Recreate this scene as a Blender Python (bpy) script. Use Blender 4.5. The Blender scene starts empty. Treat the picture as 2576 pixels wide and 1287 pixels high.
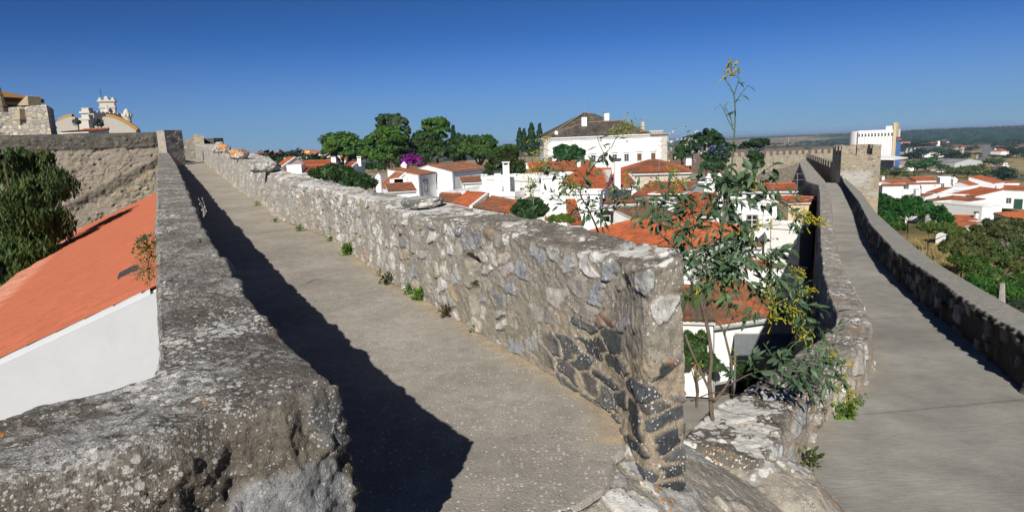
import bpy, math, random
import numpy as np
from mathutils import Vector, Matrix
SC = bpy.context.scene
COL = SC.collection
R = math.radians
# ---------------------------------------------------------------- camera geometry (metres, eye at z = 0)
IW = 2575.0; IH = IW * 511 / 1024; FL = 22 / 36 * IW
PITCH = math.atan(284.6 / FL); ROLL = R(2.3)
fw = np.array([0, math.cos(PITCH), -math.sin(PITCH)])
_r0 = np.array([1.0, 0, 0]); _u0 = np.cross(_r0, fw)
rt = _r0 * math.cos(ROLL) - _u0 * math.sin(ROLL); up = _u0 * math.cos(ROLL) + _r0 * math.sin(ROLL)
def ray(x, y):
    d = fw * FL + rt * (x - IW / 2) - up * (y - IH / 2)
    return d / d[1]
def at_z(x, y, z):
    d = ray(x, y); return d * (z / d[2])
def at_y(x, y, Y): return ray(x, y) * Y
CROPS = {1: (0, .2501, 167.6), 2: (643.7, .2501, 234.7), 3: (1287.5, .2501, 234.7), 4: (1931.2, .2501, 234.7), 5: (0, .2501, 482.8),
         6: (643.7, .2501, 482.8), 7: (1287.5, .2501, 482.8), 8: (1931.2, .2501, 482.8), 9: (1609.4, .36465, 536.5), 10: (1609.4, .4267, 737.6),
         11: (1676.4, .36472, 134.1), 12: (1911.1, .20847, 335.3), 13: (0, .16675, 201.2), 14: (335.3, .1563, 321.9), 15: (2172.7, .1563, 281.6),
         16: (2172.7, .1563, 415.8), 17: (616.9, .13025, 348.7), 18: (0, .37486, 804.7), 19: (938.8, .37462, 804.7)}
def pc(k, x, y):
    a, s, b = CROPS[k]; return (a + s * x, b + s * y)
def KY(k, x, y, Y): return at_y(*pc(k, x, y), Y)
def KZ(k, x, y, z): return at_z(*pc(k, x, y), z)
def floor1(Y): return -1.7 + 1.65 * np.power(np.maximum(0, np.asarray(Y, float) - 15) / 45, 1.3)
def floor2(Y): return -2.6 - 0.054 * (np.asarray(Y, float) - 4)
_YS = np.concatenate([np.arange(.5, 30, .02), np.arange(30, 130, .1)])
def on_floor(px, py, h, fl):
    d = ray(px, py); v = d[2] * _YS - (fl(_YS) + h)
    i = np.where(np.sign(v[:-1]) != np.sign(v[1:]))[0]
    if len(i) == 0: return d * 100
    k = i[0]; t = v[k] / (v[k] - v[k + 1]); return d * (_YS[k] + t * (_YS[k + 1] - _YS[k]))
# ---------------------------------------------------------------- numpy noise
def _hash(ix, iy, iz, seed):
    h = (ix.astype(np.int64) * 374761393 + iy.astype(np.int64) * 668265263 + iz.astype(np.int64) * 2147483647 + seed * 974634777) & 0xffffffff
    h = ((h ^ (h >> 13)) * 1274126177) & 0xffffffff
    h = ((h ^ (h >> 16)) * 2246822519) & 0xffffffff
    return ((h ^ (h >> 15)) & 0xffffff) / float(0xffffff)
def vnoise(p, seed=0):
    p = np.asarray(p, float); i = np.floor(p); f = p - i; f = f * f * (3 - 2 * f); i = i.astype(np.int64)
    if p.shape[-1] == 2:
        i = np.concatenate([i, np.zeros(i.shape[:-1] + (1,), np.int64)], -1); f = np.concatenate([f, np.zeros(f.shape[:-1] + (1,))], -1)
    x, y, z = i[..., 0], i[..., 1], i[..., 2]; fx, fy, fz = f[..., 0], f[..., 1], f[..., 2]
    r = 0
    for a in (0, 1):
        for b in (0, 1):
            for c in (0, 1):
                w = (fx if a else 1 - fx) * (fy if b else 1 - fy) * (fz if c else 1 - fz)
                r = r + w * _hash(x + a, y + b, z + c, seed)
    return r * 2 - 1
def fbm(p, octv=4, seed=0, gain=.5):
    a, s, n = 1.0, 0, 0
    p = np.asarray(p, float)
    for k in range(octv):
        s = s + a * vnoise(p, seed + k * 17); n += a; a *= gain; p = p * 2.03 + 11.7
    return s / n
def smooth(a, b, x):
    t = np.clip((x - a) / (b - a), 0, 1); return t * t * (3 - 2 * t)
def cells(u, v, seed=0, jit=.85):
    """Voronoi on a unit lattice: id hash (3 randoms per cell), F1, edge distance."""
    iu, iv = np.floor(u).astype(np.int64), np.floor(v).astype(np.int64)
    f1 = np.full(u.shape, 9.0); f2 = np.full(u.shape, 9.0); ci = np.zeros(u.shape, np.int64); cj = np.zeros(u.shape, np.int64)
    dx1 = np.zeros(u.shape); dy1 = np.zeros(u.shape); zero = np.zeros(u.shape, np.int64)
    for a in (-1, 0, 1):
        for b in (-1, 0, 1):
            x, y = iu + a, iv + b
            px = x + .5 + jit * (_hash(x, y, zero, seed) - .5); py = y + .5 + jit * (_hash(x, y, zero, seed + 1) - .5)
            dx, dy = u - px, v - py; d = np.sqrt(dx * dx + dy * dy)
            n = d < f1
            f2 = np.where(n, f1, np.minimum(f2, d)); ci = np.where(n, x, ci); cj = np.where(n, y, cj)
            dx1 = np.where(n, dx, dx1); dy1 = np.where(n, dy, dy1); f1 = np.where(n, d, f1)
    rnd = [_hash(ci, cj, zero, seed + 5 + k) for k in range(5)]
    # straight-sided cells: true distance to the nearest bisector
    p1x, p1y = u - dx1, v - dy1; ed = np.full(u.shape, 9.0)
    for a in (-2, -1, 0, 1, 2):
        for b in (-2, -1, 0, 1, 2):
            if a == 0 and b == 0 or abs(a) + abs(b) > 3: continue
            x, y = ci + a, cj + b
            qx = x + .5 + jit * (_hash(x, y, zero, seed) - .5) - p1x; qy = y + .5 + jit * (_hash(x, y, zero, seed + 1) - .5) - p1y
            ln = np.sqrt(qx * qx + qy * qy) + 1e-9; ed = np.minimum(ed, ln * .5 - (dx1 * qx + dy1 * qy) / ln)
    return rnd, f1, ed, dx1, dy1
# ---------------------------------------------------------------- mesh helpers
def wloc(o):
    p = Vector((0, 0, 0))
    while o is not None: p = p + o.location; o = o.parent
    return p
def mesh_obj(name, V, F, mats=None, parent=None, col=None, lich=None, smooth_=False, mi=None, loc=None, uv=None):
    me = bpy.data.meshes.new(name)
    V = np.asarray(V, np.float32).reshape(-1, 3)
    if parent is not None: V = V - np.asarray(wloc(parent), np.float32); loc = None
    if loc is not None: V = V - np.asarray(loc, np.float32)
    if isinstance(F, np.ndarray):
        nf, k = F.shape; li = F.reshape(-1).astype(np.int32); ls = np.arange(nf, dtype=np.int32) * k; lt = np.full(nf, k, np.int32)
    else:
        lt = np.array([len(f) for f in F], np.int32); ls = np.concatenate([[0], np.cumsum(lt)[:-1]]).astype(np.int32) if len(F) else np.zeros(0, np.int32)
        li = np.array([i for f in F for i in f], np.int32); nf = len(F)
    me.vertices.add(len(V)); me.vertices.foreach_set('co', V.reshape(-1))
    me.loops.add(len(li)); me.loops.foreach_set('vertex_index', li)
    me.polygons.add(nf); me.polygons.foreach_set('loop_start', ls); me.polygons.foreach_set('loop_total', lt)
    if mats is not None:
        for m in (mats if isinstance(mats, (list, tuple)) else [mats]): me.materials.append(m)
    if mi is not None: me.polygons.foreach_set('material_index', np.asarray(mi, np.int32))
    me.update(calc_edges=True); me.validate(clean_customdata=False)
    me.polygons.foreach_set('use_smooth', np.full(len(me.polygons), bool(smooth_)))
    if col is not None and len(me.vertices) == len(V):
        c = np.ones((len(V), 4), np.float32); c[:, :3] = np.asarray(col, np.float32).reshape(-1, 3) if np.ndim(col) > 1 else col
        a = me.attributes.new('Col', 'FLOAT_COLOR', 'POINT'); a.data.foreach_set('color', c.reshape(-1))
    if lich is not None and len(me.vertices) == len(V):
        a = me.attributes.new('lich', 'FLOAT', 'POINT'); a.data.foreach_set('value', np.asarray(lich, np.float32).reshape(-1))
    o = bpy.data.objects.new(name, me); COL.objects.link(o)
    if loc is not None: o.location = [float(t) for t in loc]
    if parent is not None: o.parent = parent
    return o
def grid_faces(n, m, off=0):
    i = np.arange(n - 1)[:, None] * m + np.arange(m - 1)[None, :]
    return (np.stack([i, i + m, i + m + 1, i + 1], -1).reshape(-1, 4) + off)
class MB:
    """collects shapes into one mesh"""
    def __init__(s): s.v = []; s.f = []; s.c = []; s.mi = []; s.n = 0
    def add(s, V, F, col=(1, 1, 1), mi=0):
        V = np.asarray(V, float).reshape(-1, 3); s.v.append(V)
        c = np.asarray(col, float); s.c.append(np.broadcast_to(c, (len(V), 3)) if c.ndim == 1 else c)
        for f in F: s.f.append([int(i) + s.n for i in f]); s.mi.append(mi)
        s.n += len(V)
    def box(s, c, sz, ax=None, col=(1, 1, 1), mi=0, taper=1.0):
        ax = np.eye(3) if ax is None else np.asarray(ax, float)
        h = np.asarray(sz, float) / 2; P = []
        for z in (-1, 1):
            k = taper if z > 0 else 1
            for x, y in ((-1, -1), (1, -1), (1, 1), (-1, 1)): P.append(np.asarray(c) + ax[0] * x * h[0] * k + ax[1] * y * h[1] * k + ax[2] * z * h[2])
        s.add(P, [(0, 3, 2, 1), (4, 5, 6, 7), (0, 1, 5, 4), (1, 2, 6, 5), (2, 3, 7, 6), (3, 0, 4, 7)], col, mi)
    def tube(s, pts, rad, n=6, col=(1, 1, 1), mi=0, cap=True):
        pts = np.asarray(pts, float); rad = np.broadcast_to(np.asarray(rad, float), (len(pts),))
        T = np.gradient(pts, axis=0); T /= (np.linalg.norm(T, axis=1)[:, None] + 1e-9)
        V = []; pa = None
        for i in range(len(pts)):
            a = np.cross(T[i], [0, 0, 1.0]) if pa is None else pa - T[i] * (pa @ T[i])
            if np.linalg.norm(a) < 1e-3: a = np.cross(T[i], [1.0, 0, 0])
            a /= np.linalg.norm(a); b = np.cross(T[i], a); pa = a
            for k in range(n):
                t = 2 * math.pi * k / n; V.append(pts[i] + rad[i] * (a * math.cos(t) + b * math.sin(t)))
        F = [(i * n + k, i * n + (k + 1) % n, (i + 1) * n + (k + 1) % n, (i + 1) * n + k) for i in range(len(pts) - 1) for k in range(n)]
        if cap: F += [tuple(range(n - 1, -1, -1)), tuple(range((len(pts) - 1) * n, len(pts) * n))]
        s.add(V, F, col, mi)
    def lathe(s, c, prof, n=12, col=(1, 1, 1), mi=0, sx=1.0, sy=1.0):
        V = []; c = np.asarray(c, float)
        for r, z in prof:
            for k in range(n):
                t = 2 * math.pi * k / n; V.append(c + np.array([r * sx * math.cos(t), r * sy * math.sin(t), z]))
        m = len(prof)
        F = [(i * n + k, i * n + (k + 1) % n, (i + 1) * n + (k + 1) % n, (i + 1) * n + k) for i in range(m - 1) for k in range(n)]
        F += [tuple(range(n - 1, -1, -1)), tuple(range((m - 1) * n, m * n))]
        s.add(V, F, col, mi)
    def prism(s, poly, d, col=(1, 1, 1), mi=0):
        """polygon (k,3) extruded by vector d"""
        P = np.asarray(poly, float); k = len(P); d = np.asarray(d, float)
        V = np.vstack([P, P + d]); F = [tuple(range(k - 1, -1, -1)), tuple(range(k, 2 * k))] + [(i, (i + 1) % k, (i + 1) % k + k, i + k) for i in range(k)]
        s.add(V, F, col, mi)
    def build(s, name, mats, parent=None, smooth_=False, loc=None):
        if not s.v: return None
        return mesh_obj(name, np.vstack(s.v), s.f, mats, parent, col=np.vstack(s.c), smooth_=smooth_, mi=s.mi, loc=loc)
def tag(o, label, cat, group=None, kind=None):
    if label: o['label'] = label
    if cat: o['category'] = cat
    if group: o['group'] = group
    if kind: o['kind'] = kind
    return o
def empty(name, loc, label=None, cat=None, group=None):
    o = bpy.data.objects.new(name, None); COL.objects.link(o); o.location = [float(t) for t in loc]; o.empty_display_size = .3
    return tag(o, label, cat, group)
def put(o, parent):
    """parent a mesh built in world coordinates under a thing's Empty, keeping it where it is"""
    o.parent = parent; o.matrix_parent_inverse = Matrix.Translation(-Vector(parent.location)); return o
def dup(root, loc, rz=0, sc=1.0, label=None, group=None):
    r = root.copy(); COL.objects.link(r); r.location = [float(t) for t in loc]; r.rotation_euler = (0, 0, rz); r.scale = (sc, sc, sc) if np.ndim(sc) == 0 else sc
    if label: r['label'] = label
    if group: r['group'] = group
    for ch in list(root.children):
        c = ch.copy(); COL.objects.link(c); c.parent = r
        for g in ch.children:
            d = g.copy(); COL.objects.link(d); d.parent = c
    return r
def interp_poly(st, ctrl, smoothn=0):
    """ctrl rows: station,x,y,z -> points at stations st"""
    c = np.asarray(ctrl, float); c = c[np.argsort(c[:, 0])]
    return np.stack([np.interp(st, c[:, 0], c[:, k]) for k in (1, 2, 3)], -1)
def blur0(A, w, axis):
    if w < 1: return A
    k = np.exp(-.5 * (np.arange(-2 * w, 2 * w + 1) / w) ** 2); k /= k.sum()
    pad = [(0, 0)] * A.ndim; pad[axis] = (2 * w, 2 * w)
    B = np.pad(A, pad, mode='edge')
    # linear extrapolation keeps the ends in place
    A0 = np.take(A, [0], axis); An = np.take(A, [-1], axis)
    n = A.shape[axis]; out = 0
    for i, q in enumerate(k):
        sl = [slice(None)] * A.ndim; sl[axis] = slice(i, i + n); out = out + q * B[tuple(sl)]
    return out
# ---------------------------------------------------------------- materials
def new_mat(name):
    m = bpy.data.materials.new(name); m.use_nodes = True; nt = m.node_tree; nt.nodes.clear()
    out = nt.nodes.new('ShaderNodeOutputMaterial'); b = nt.nodes.new('ShaderNodeBsdfPrincipled'); nt.links.new(b.outputs[0], out.inputs[0])
    b.inputs['Roughness'].default_value = .85; b.inputs['Specular IOR Level'].default_value = .25
    return m, nt, b
class NB:
    def __init__(s, nt): s.nt = nt; s._co = None
    def n(s, t, **k):
        x = s.nt.nodes.new(t)
        for a, v in k.items(): setattr(x, a, v)
        return x
    def link(s, a, b): s.nt.links.new(a, b)
    def set(s, sock, v):
        if isinstance(v, bpy.types.NodeSocket): s.link(v, sock)
        elif isinstance(v, (tuple, list)) and len(v) == 3 and sock.type == 'RGBA': sock.default_value = (*v, 1)
        else: sock.default_value = v
    def co(s):
        if s._co is None: s._co = s.n('ShaderNodeTexCoord').outputs['Object']
        return s._co
    def scaled(s, v):
        m = s.n('ShaderNodeMapping'); s.link(s.co(), m.inputs[0]); m.inputs['Scale'].default_value = v; return m.outputs[0]
    def noise(s, scale, det=4, rough=.55, vec=None, lac=2.0):
        x = s.n('ShaderNodeTexNoise'); s.link(vec or s.co(), x.inputs['Vector']); x.inputs['Scale'].default_value = scale; x.inputs['Detail'].default_value = det; x.inputs['Roughness'].default_value = rough
        return x.outputs[0]
    def voro(s, scale, feature='F1', out='Distance', vec=None, rand=1.0):
        x = s.n('ShaderNodeTexVoronoi', feature=feature); s.link(vec or s.co(), x.inputs['Vector']); x.inputs['Scale'].default_value = scale; x.inputs['Randomness'].default_value = rand
        return x.outputs[out]
    def math(s, op, a, b=None, c=None, clamp=False):
        x = s.n('ShaderNodeMath', operation=op, use_clamp=clamp); s.set(x.inputs[0], a)
        if b is not None: s.set(x.inputs[1], b)
        if c is not None: s.set(x.inputs[2], c)
        return x.outputs[0]
    def ramp(s, f, lo, hi, a=0.0, b=1.0):
        x = s.n('ShaderNodeMapRange', clamp=True); s.set(x.inputs[0], f); x.inputs[1].default_value = lo; x.inputs[2].default_value = hi; x.inputs[3].default_value = a; x.inputs[4].default_value = b
        return x.outputs[0]
    def mix(s, f, a, b, mode='MIX'):
        x = s.n('ShaderNodeMix', data_type='RGBA', blend_type=mode); s.set(x.inputs[0], f); s.set(x.inputs[6], a); s.set(x.inputs[7], b); return x.outputs[2]
    def attr(s, name, out='Color'):
        x = s.n('ShaderNodeAttribute', attribute_name=name); return x.outputs[out]
    def bump(s, h, strength, dist, nrm=None):
        x = s.n('ShaderNodeBump'); s.set(x.inputs['Height'], h); x.inputs['Strength'].default_value = strength; x.inputs['Distance'].default_value = dist
        if nrm is not None: s.link(nrm, x.inputs['Normal'])
        return x.outputs[0]
    def vary(s, col, f, lo=.7, hi=1.3):
        g = s.ramp(f, .25, .75, lo, hi); c = s.n('ShaderNodeCombineColor')
        for i in range(3): s.link(g, c.inputs[i])
        return s.mix(1.0, col, c.outputs[0], 'MULTIPLY')
MAT = {}
def m_stone(name, spot=9.0, speck=70.0, bump=.012, white=(.62, .61, .57), speckcol=(.55, .55, .53), specks=.35):
    m, nt, b = new_mat(name); k = NB(nt)
    c = k.attr('Col')
    c = k.vary(c, k.noise(14, 5), .78, 1.25); c = k.vary(c, k.noise(110, 3), .72, 1.3)
    # pale and dark crustose specks of many sizes
    dn = k.n('ShaderNodeTexNoise'); k.link(k.co(), dn.inputs['Vector']); dn.inputs['Scale'].default_value = speck * .9; dn.inputs['Detail'].default_value = 3
    ds = k.n('ShaderNodeVectorMath', operation='SCALE'); k.link(dn.outputs['Color'], ds.inputs[0]); ds.inputs['Scale'].default_value = 1.1 / speck
    dv = k.n('ShaderNodeVectorMath', operation='ADD'); k.link(k.co(), dv.inputs[0]); k.link(ds.outputs[0], dv.inputs[1])
    def spots(scale, area, rmax):
        v = k.n('ShaderNodeTexVoronoi'); k.link(dv.outputs[0], v.inputs['Vector']); v.inputs['Scale'].default_value = scale
        sp_ = k.n('ShaderNodeSeparateColor'); k.link(v.outputs['Color'], sp_.inputs[0]); rr = k.math('MULTIPLY', k.math('MULTIPLY', k.math('POWER', sp_.outputs[0], 2.2), area), rmax)
        return k.ramp(k.math('SUBTRACT', rr, v.outputs['Distance']), 0, .08)
    c = k.mix(k.math('MULTIPLY', spots(speck, k.ramp(k.noise(3.1, 4), .34, .7, .15, 1), specks * 2.2), .85), c, speckcol)
    c = k.mix(k.math('MULTIPLY', spots(speck * .4, k.ramp(k.noise(2.1, 4), .42, .72, 0, 1), specks * 1.7), .7), c, speckcol)
    c = k.mix(k.math('MULTIPLY', spots(speck * .73, k.ramp(k.noise(2.3, 3), .35, .7, .1, 1), specks * 1.9), .6), c, (.035, .033, .03))
    # round white lichen patches where the lich attribute asks for them
    li = k.attr('lich', 'Fac')
    vec = k.n('ShaderNodeVectorMath', operation='ADD'); nv = k.n('ShaderNodeTexNoise'); k.link(k.co(), nv.inputs['Vector']); nv.inputs['Scale'].default_value = 30; nv.inputs['Detail'].default_value = 3
    sc = k.n('ShaderNodeVectorMath', operation='SCALE'); k.link(nv.outputs['Color'], sc.inputs[0]); sc.inputs['Scale'].default_value = .035
    k.link(k.co(), vec.inputs[0]); k.link(sc.outputs[0], vec.inputs[1])
    v1 = k.voro(spot, vec=vec.outputs[0]); v2 = k.voro(spot * 2.6, vec=vec.outputs[0])
    area = k.ramp(k.noise(1.7, 4), .3, .7, -.25, .55)
    thr = k.math('MULTIPLY', k.math('ADD', area, li), k.math('GREATER_THAN', li, .02))
    m1 = k.ramp(k.math('SUBTRACT', thr, v1), .0, .06); m2 = k.ramp(k.math('SUBTRACT', k.math('MULTIPLY', thr, .8), v2), .0, .08)
    lm = k.math('MAXIMUM', m1, m2)
    wc = k.vary(white + (1,), k.noise(160, 2), .75, 1.15)
    c = k.mix(k.math('MULTIPLY', lm, .92), c, wc)
    og = k.math('MULTIPLY', k.ramp(k.math('SUBTRACT', k.ramp(k.noise(2.9, 4), .5, .75, 0, .5), k.voro(26)), 0, .05), k.math('GREATER_THAN', li, .01))
    c = k.mix(k.math('MULTIPLY', og, .75), c, (.42, .19, .04))
    k.link(c, b.inputs['Base Color']); b.inputs['Roughness'].default_value = .92
    h = k.math('ADD', k.noise(45, 6, .65), k.math('MULTIPLY', k.noise(190, 3, .6), .35))
    k.link(k.bump(h, .9, bump), b.inputs['Normal'])
    MAT[name] = m; return m
m_stone('old_masonry')
m_stone('weathered_coping', spot=24, speck=95, specks=.5, speckcol=(.46, .46, .44), bump=.02)
m_stone('far_masonry', spot=2.5, speck=9, bump=.05)
m_stone('shade_toned_masonry', spot=9, speck=40, specks=.12, bump=.012)
def m_pebble():
    m, nt, b = new_mat('pebble_concrete'); k = NB(nt)
    base = k.attr('Col')
    c = k.vary(base, k.noise(1.3, 5, .6), .82, 1.18); c = k.vary(c, k.noise(9, 4), .85, 1.15)
    vc = k.n('ShaderNodeTexVoronoi'); k.link(k.co(), vc.inputs['Vector']); vc.inputs['Scale'].default_value = 75
    sep = k.n('ShaderNodeSeparateColor'); k.link(vc.outputs['Color'], sep.inputs[0])
    peb = k.math('LESS_THAN', vc.outputs['Distance'], k.ramp(sep.outputs[0], 0, 1, .12, .5))
    tone = k.ramp(sep.outputs[1], 0, 1, .55, 1.55); cc = k.n('ShaderNodeCombineColor'); [k.link(tone, cc.inputs[i]) for i in range(3)]
    c = k.mix(k.math('MULTIPLY', peb, .8), c, k.mix(1.0, c, cc.outputs[0], 'MULTIPLY'))
    wv = k.n('ShaderNodeTexVoronoi'); k.link(k.co(), wv.inputs['Vector']); wv.inputs['Scale'].default_value = 42
    s2 = k.n('ShaderNodeSeparateColor'); k.link(wv.outputs['Color'], s2.inputs[0])
    dens = k.math('ADD', k.ramp(k.noise(1.1, 4, .6), .38, .68, .03, .38), k.attr('lich', 'Fac'))
    w = k.math('MULTIPLY', k.math('LESS_THAN', s2.outputs[0], dens), k.math('LESS_THAN', wv.outputs['Distance'], k.ramp(s2.outputs[1], 0, 1, .12, .42)))
    c = k.mix(k.math('MULTIPLY', w, .9), c, (.52, .52, .5))
    dk = k.math('LESS_THAN', k.voro(120), k.ramp(k.noise(6, 3), .4, .7, .05, .3)); c = k.mix(k.math('MULTIPLY', dk, .55), c, (.06, .05, .045))
    k.link(c, b.inputs['Base Color']); b.inputs['Roughness'].default_value = .95
    h = k.math('SUBTRACT', k.noise(60, 5, .65), k.math('MULTIPLY', vc.outputs['Distance'], .6))
    k.link(k.bump(h, .55, .006), b.inputs['Normal']); MAT['pebble_concrete'] = m
m_pebble()
def m_cement():
    m, nt, b = new_mat('brushed_cement'); k = NB(nt)
    c = k.vary(k.attr('Col'), k.noise(.8, 6, .62), .72, 1.25); c = k.vary(c, k.noise(3.0, 5, .6), .84, 1.16)
    brush = k.noise(22, 5, .7, vec=k.scaled((.35, 3.2, 1))); c = k.vary(c, brush, .78, 1.22)
    c = k.vary(c, k.noise(240, 2), .82, 1.18)
    sp = k.math('LESS_THAN', k.voro(38), k.ramp(k.noise(1.2, 3), .55, .8, 0, .2)); c = k.mix(k.math('MULTIPLY', sp, .6), c, (.45, .44, .41))
    k.link(c, b.inputs['Base Color']); b.inputs['Roughness'].default_value = .93
    k.link(k.bump(k.math('ADD', brush, k.noise(120, 4, .7)), .7, .006), b.inputs['Normal']); MAT['brushed_cement'] = m
m_cement()
def m_plaster(name, col, stain=.35, bump=.01):
    m, nt, b = new_mat(name); k = NB(nt)
    c = k.vary(col + (1,), k.noise(1.7, 5, .6), .93, 1.04)
    st = k.math('MULTIPLY', k.ramp(k.noise(.9, 6, .7, vec=k.scaled((1.4, 1.4, .35))), .56, .78), stain)
    c = k.mix(st, c, (.36, .35, .33)); k.link(c, b.inputs['Base Color']); b.inputs['Roughness'].default_value = .9
    k.link(k.bump(k.noise(9, 5, .6), .4, bump), b.inputs['Normal']); MAT[name] = m
m_plaster('white_plaster', (.80, .80, .79), .3); m_plaster('clean_white', (.80, .80, .78), .08); m_plaster('grey_plaster', (.44, .45, .46), .2)
m_plaster('stained_plaster', (.72, .71, .68), .75); m_plaster('beige_plaster', (.50, .44, .35), .5); m_plaster('cream_stone', (.50, .47, .41), .8, .03)
m_plaster('yellow_plaster', (.72, .45, .10), .1); m_plaster('blue_paint', (.07, .15, .36), .05); m_plaster('sand_plaster', (.58, .47, .30), .1)
m_plaster('pink_sheet', (.42, .17, .12), .3); m_plaster('ochre_stone', (.40, .24, .10), .7, .03)
def m_attr(name, rough=.85, scale=6.0, lo=.8, hi=1.2, bump=0.0, spec=.2):
    m, nt, b = new_mat(name); k = NB(nt); c = k.vary(k.attr('Col'), k.noise(scale, 4), lo, hi); c = k.vary(c, k.noise(scale * 9, 3), lo, hi)
    k.link(c, b.inputs['Base Color']); b.inputs['Roughness'].default_value = rough; b.inputs['Specular IOR Level'].default_value = spec
    if bump: k.link(k.bump(k.noise(scale * 5, 5, .6), .7, bump), b.inputs['Normal'])
    MAT[name] = m
m_attr('roof_tile', .88, 2.2, .78, 1.22, .01); m_attr('far_tile', .9, .5, .8, 1.2); m_attr('bark', .95, 9, .7, 1.3, .02); m_attr('painted', .6, 3, .93, 1.07); m_attr('stone_block', .95, 7, .7, 1.3, .03)
def m_leaf(name, trans=.25, rough=.55, spec=.3):
    m, nt, b = new_mat(name); k = NB(nt); c = k.attr('Col'); k.link(c, b.inputs['Base Color']); b.inputs['Roughness'].default_value = rough; b.inputs['Specular IOR Level'].default_value = spec
    t = k.n('ShaderNodeBsdfTranslucent'); k.link(k.mix(1.0, c, (1.25, 1.3, .7), 'MULTIPLY'), t.inputs[0]); ms = k.n('ShaderNodeMixShader'); ms.inputs[0].default_value = trans
    k.link(b.outputs[0], ms.inputs[1]); k.link(t.outputs[0], ms.inputs[2]); out = [x for x in nt.nodes if x.type == 'OUTPUT_MATERIAL'][0]; k.link(ms.outputs[0], out.inputs[0]); MAT[name] = m
m_leaf('leaf'); m_leaf('glaucous_leaf', .2, .5, .35); m_leaf('petal', .35, .5)
def m_simple(name, col, rough=.5, metal=0.0, spec=.4):
    m, nt, b = new_mat(name); k = NB(nt); k.link(k.vary(col + (1,), k.noise(4, 3), .9, 1.1), b.inputs['Base Color']); b.inputs['Roughness'].default_value = rough; b.inputs['Metallic'].default_value = metal; b.inputs['Specular IOR Level'].default_value = spec; MAT[name] = m
m_simple('dark_glass', (.02, .025, .03), .12, 0, .6); m_simple('dark_metal', (.035, .035, .04), .5, .6); m_simple('grey_metal', (.35, .36, .37), .45, .7); m_simple('zinc_sheet', (.34, .36, .38), .5, .3)
m_simple('brown_wood', (.11, .055, .03), .7); m_simple('green_paint', (.02, .07, .05), .5); m_simple('white_paint', (.78, .78, .77), .4); m_simple('rubber', (.02, .02, .02), .8); m_simple('lamp_red', (.4, .02, .02), .3)
m_simple('car_white', (.72, .73, .74), .25, 0, .5); m_simple('car_dark', (.02, .03, .05), .2, 0, .6); m_simple('car_grey', (.12, .13, .15), .25, .3, .5); m_simple('dark_hole', (.012, .012, .012), .9); m_simple('slate_cap', (.05, .053, .06), .6); m_simple('blue_pot', (.08, .25, .5), .4); m_simple('terracotta', (.42, .16, .08), .8)
m_simple('asphalt', (.09, .09, .095), .9); m_simple('stone_frame', (.33, .32, .30), .85); m_simple('grey_stone', (.16, .16, .165), .85); m_simple('asbestos_roof', (.24, .24, .25), .9)
m_plaster('gable_plaster', (.36, .34, .30), .9, .05); m_plaster('pale_render', (.47, .48, .495), .32, .008); m_plaster('cream_white', (.52, .485, .42), .55, .03)
m_attr('roof_orange', .8, 3, .9, 1.1, .004)
# ---------------------------------------------------------------- rubble masonry
PAL_WALL = [((.30, .28, .245), 3), ((.29, .295, .29), 4), ((.21, .22, .235), 3), ((.37, .335, .275), 2), ((.43, .42, .395), 2), ((.33, .26, .17), .8), ((.34, .20, .13), .4), ((.38, .33, .33), 1)]
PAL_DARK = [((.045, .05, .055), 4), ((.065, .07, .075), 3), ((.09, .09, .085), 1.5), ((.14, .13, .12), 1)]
def pick(pal, r):
    w = np.array([q[1] for q in pal], float); w = np.cumsum(w / w.sum()); return np.array([q[0] for q in pal])[np.minimum(np.searchsorted(w, r), len(pal) - 1)]
def masonry(S, T, P3, seed, size=(.26, .17), gap=.12, relief=.03, pal=PAL_WALL, mortar=(.34, .29, .22), density=.8, warp=.28, sharp=.045):
    """stones laid in the (S along, T up) plane: colour, relief and stone mask per point"""
    w = np.stack([S / size[0] * .7, T / size[1] * .7], -1)
    u = S / size[0] + warp * fbm(w, 3, seed + 3); v = T / size[1] + warp * fbm(w + 40, 3, seed + 4)
    r, f1, ed, dx, dy = cells(u, v, seed)
    inset = gap * (.5 + 1.1 * r[3]) + np.where(r[0] > density, 9, 0)
    mask = smooth(inset, inset + sharp, ed + .07 * fbm(P3 * 17, 4, seed + 8))
    col = pick(pal, r[1]) * (.75 + .5 * r[2])[..., None]
    strata = fbm(np.stack([S * 5 + T * 9 * (r[4] - .5), T * 40], -1), 2, seed + 9)
    col = col * (1 + .18 * strata + .25 * fbm(P3 * 19, 4, seed + 10))[..., None]
    mcol = np.asarray(mortar) * (1 + .22 * fbm(P3 * 13, 4, seed + 11) + .2 * fbm(P3 * 60, 2, seed + 12))[..., None]
    C = mcol * (1 - mask[..., None]) + col * mask[..., None]
    h = relief * (mask * (.3 + .8 * r[4] + 1.6 * (dx * (r[2] - .5) + dy * (r[3] - .5)) + .5 * fbm(P3 * 9, 3, seed + 14)) - .35) + .010 * fbm(P3 * 26, 5, seed + 13, .6) * (1.5 - .7 * mask)
    return np.clip(C, .01, .8), h, mask, r
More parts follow.
